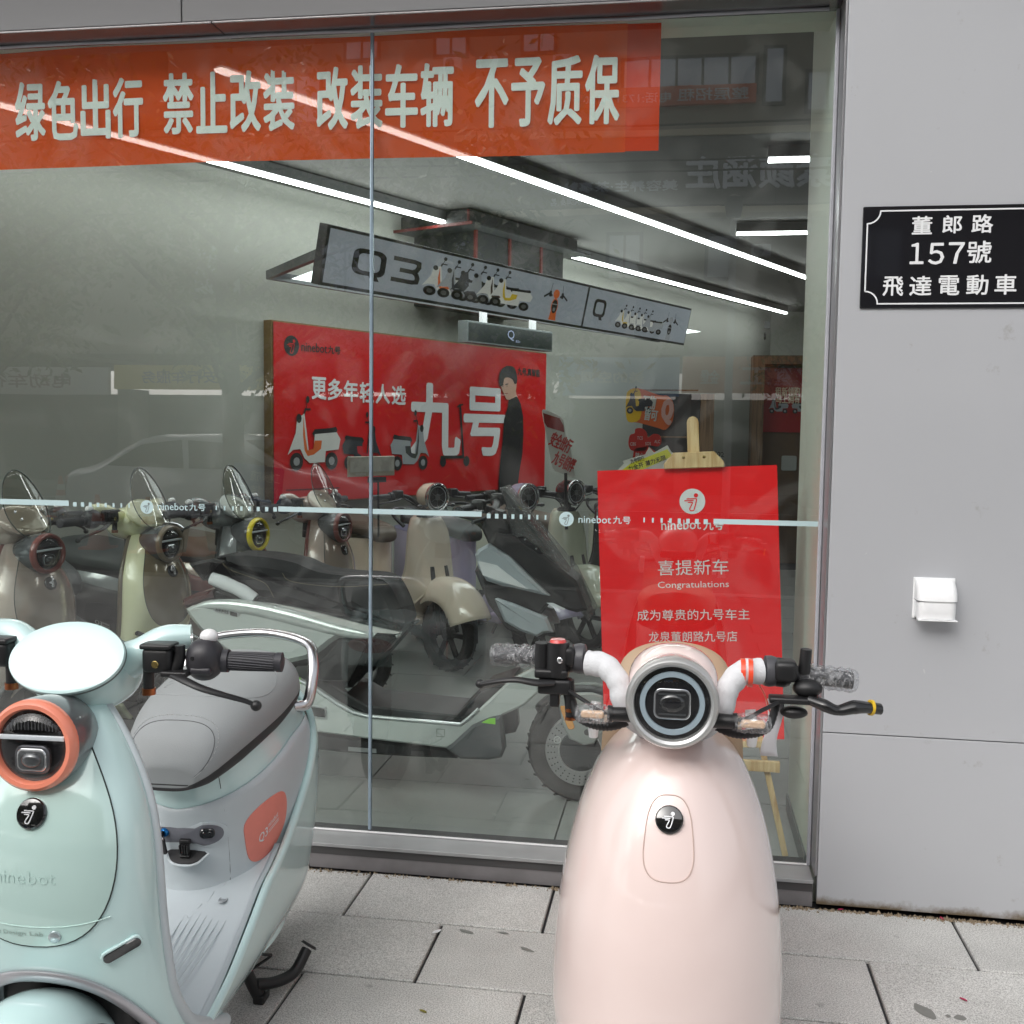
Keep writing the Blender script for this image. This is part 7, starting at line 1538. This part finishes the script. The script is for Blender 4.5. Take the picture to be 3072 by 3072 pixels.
# trees
LEAFM = []
def leaf_mat(nm, a, b):
    m = bpy.data.materials.new(nm); m.use_nodes = True; t = m.node_tree; bb = t.nodes['Principled BSDF']; bb.inputs['Roughness'].default_value = .5
    g = t.nodes.new('ShaderNodeNewGeometry'); r = t.nodes.new('ShaderNodeValToRGB'); r.color_ramp.elements[0].color = (*a, 1); r.color_ramp.elements[1].color = (*b, 1)
    t.links.new(g.outputs['Random Per Island'], r.inputs[0]); t.links.new(r.outputs[0], bb.inputs['Base Color']); return m
LM = leaf_mat('tree_leaves', (.05, .085, .02), (.20, .24, .06)); BARK = mat('bark', (.09, .075, .06), rough=.9, noise=.3, nscale=9, bump=.6, bscale=30)
def tree(lab, x, y, h, cr_, seed, n=5200):
    rg_ = random.Random(seed); e = bpy.data.objects.new('street_tree', None); COL.objects.link(e); tag(e, lab, 'tree', 'trees along the street'); e.location = (x, y, -.15)
    w = MB(); w.tube([(0, 0, 0), (.05, .02, h * .25), (-.04, .05, h * .5), (.06, 0, h * .72)], [.16, .13, .11, .06], 10, smooth=4)
    tips = []
    for k in range(11):
        a = rg_.uniform(0, 6.28); z0 = h * rg_.uniform(.28, .6); L = cr_ * rg_.uniform(.6, 1.0); p1 = Vector((math.cos(a) * L * .5, math.sin(a) * L * .5, z0 + L * .35)); p2 = Vector((math.cos(a) * L, math.sin(a) * L, z0 + L * rg_.uniform(.45, .9)))
        w.tube([(0, 0, z0), p1, p2], [.06, .035, .012], 7, smooth=4); tips += [p1, p2, (p1 + p2) / 2]
    w.build('trunk', BARK, e)
    w = MB(); cl = [(t_ + Vector((rg_.gauss(0, .35), rg_.gauss(0, .35), rg_.gauss(0, .35))), rg_.uniform(.35, .75)) for t_ in tips for _ in range(2)]
    cl += [(Vector((rg_.gauss(0, cr_ * .4), rg_.gauss(0, cr_ * .4), h * rg_.uniform(.6, 1.0))), rg_.uniform(.5, .9)) for _ in range(14)]
    for k in range(n):
        c, r = cl[rg_.randrange(len(cl))]; d = Vector((rg_.gauss(0, 1), rg_.gauss(0, 1), rg_.gauss(0, 1))).normalized() * r * rg_.random() ** .4; p = c + d
        a = rg_.uniform(0, 6.28); L = rg_.uniform(.09, .20); dn = rg_.uniform(.3, 1.1)
        u = Vector((math.cos(a), math.sin(a), -dn)).normalized(); s_ = u.cross(Vector((rg_.gauss(0, 1), rg_.gauss(0, 1), 1))).normalized() * L * .20
        w.add([tuple(p), tuple(p + u * L * .5 + s_), tuple(p + u * L), tuple(p + u * L * .5 - s_)], [(0, 1, 2, 3)])
    o = w.build('crown', LM, e, smooth=False); return e
tree('leafy street tree on the far left, mirrored over the pale wall of the shop', -9.3, -6.0, 6.6, 2.2, 1)
tree('leafy street tree mirrored through the middle of the banner', -5.9, -6.6, 6.8, 2.1, 2)
tree('leafy street tree mirrored over the dark column and its light strips', -2.3, -5.6, 5.6, 1.45, 3)
tree('leafy street tree standing far to the left of the lane', -13.6, -6.4, 7.2, 2.4, 4)
tree('leafy street tree across the road behind the white car', -8.2, -15.6, 6.0, 1.8, 5, 3000)
tree('young street tree across the road to the right of the lamp post', 2.6, -15.8, 4.6, 1.1, 6, 2000)
# parked white car
def car(lab, x, y, rz, body):
    e = thing('parked_car', lab, 'car', (x, y, -.15), rz)
    q = MB(); prof = [(-2.25, .45), (-2.28, .75), (-2.15, .95), (-1.75, 1.05), (-1.05, 1.40), (-.35, 1.48), (.35, 1.45), (1.05, 1.05), (1.75, .95), (2.2, .78), (2.28, .5), (2.2, .28), (-2.2, .28)]
    p = rounded([(a, b) for a, b in prof], 3); F = frame((0, 0, 0), (1, 0, 0), (0, 0, 1))
    q.prism([(a, b) for a, b in p], -.88, .88, F, .10); q.build('body', body, e, ang=45)
    for s in (-1, 1):
        for w0 in ([(-1.55, 1.04), (-1.0, 1.33), (-.40, 1.40), (-.38, 1.02)], [(-.30, 1.02), (-.30, 1.40), (.30, 1.37), (.92, 1.03)]):
            q = MB(); q.prism(w0, min(s * .86, s * .888), max(s * .86, s * .888), F); q.build('side_window', BLKG, e, smooth=False)
        q = MB(); q.box((2.15, s * .62, .72), (.2, .35, .12), None, .03); q.build('headlight', DRL, e); q = MB(); q.box((-2.18, s * .66, .82), (.16, .34, .12), None, .03); q.build('tail_light', mat('tail_red', (.3, .01, .01)), e)
        q = MB(); q.box((.98, s * .98, 1.02), (.14, .18, .11), None, .03); q.build('wing_mirror', body, e)
    q = MB(); q.prism([(1.02, 1.06), (.42, 1.40), (.46, 1.41), (1.10, 1.06)], -.70, .70, F @ T(.02, .01, 0)); q.build('windscreen', BLKG, e, smooth=False)
    for sx in (-1.35, 1.40):
        for s in (-1, 1):
            wl = wheel(e, sx, .32, .32, .20, GREYM, spokes=7); wl.location.y = s * .78
    return e
car('white saloon car parked across the lane, mirrored left of the red board', -6.2, -7.6, math.radians(4), paint('car_white', (225, 228, 230)))
car('dark car parked further along the far kerb', 4.6, -13.2, 0, paint('car_dark', (40, 42, 46)))
# cones
CON = mat('cone_orange', (.62, .10, .02), rough=.5); CW_ = mat('cone_white', (.7, .7, .7), rough=.4)
def cone(lab, x, y):
    z = 0 if y > -2.8 else -.15; e = thing('traffic_cone', lab, 'traffic cone', (x, y, z), 0, 'traffic cones in the lane')
    q = MB(); q.box((0, 0, .015), (.36, .36, .03), None, .006); q.lathe([(.14, .03), (.033, .66), (.025, .70), (0, .70)], 24); q.build('cone_body', CON, e)
    for a, b in ((.24, .36), (.46, .56)):
        ra = .14 - (.107) * (a - .03) / .63 + .002; rb_ = .14 - .107 * (b - .03) / .63 + .002; q = MB(); q.lathe([(ra, a), (rb_, b)], 24); q.build('white_band', CW_, e)
for lab, x, y in (('traffic cone farthest to the left in the mirrored lane', -10.6, -10.2), ('traffic cone nearest to the shop at the left of the mirrored lane', -7.4, -5.9), ('traffic cone mirrored behind the screen of the cream scooter', -5.9, -5.6), ('traffic cone standing alone just left of the white car', -6.6, -8.9 + 3.2)): cone(lab, x, y)
# blue notice board on a post
nb_ = bpy.data.objects.new('notice_sign', None); COL.objects.link(nb_); tag(nb_, 'small tilted blue notice board with white lettering beside the white car', 'sign')
F = frame((-4.95, -5.2, .78), (-1, 0, .12), (.0, 0, 1)); q = MB(); q.prism(rrect(.62, .42, .02, 2), -.01, 0, F); q.build('board', mat('notice_blue', (.03, .12, .34), rough=.5), nb_, smooth=False)
q = MB(); add_text(q, '工地旁方施', F, -.27, .02, .36, .13, z=.003); add_text(q, '行驶减速', F, -.27, -.15, .34, .12, z=.003); q.build('lettering', WPRINT, nb_, smooth=False); q = MB(); q.tube([(-4.95, -5.22, .6), (-4.95, -5.22, -.15)], .02, 8); q.build('post', BLK, nb_)
# lamp post
lp = bpy.data.objects.new('street_lamp', None); COL.objects.link(lp); tag(lp, 'slim grey street lamp post mirrored beside the easel', 'street lamp')
q = MB(); q.tube([(.60, -8, -.15), (.60, -8, 4.3)], [.06, .045], 14); q.lathe([(.16, 0), (.16, .012), (.07, .02), (.06, .3)], 16, T(.60, -8, -.15)); q.build('post', mat('lamp_grey', (.42, .43, .44), rough=.5), lp)
q = MB(); q.lathe([(.04, 0), (.10, .05), (.12, .20), (.10, .30), (.02, .34), (0, .34)], 18, T(.60, -8, 4.28)); q.build('lamp_head', mat('lamp_globe', (.10, .11, .11), rough=.3), lp)
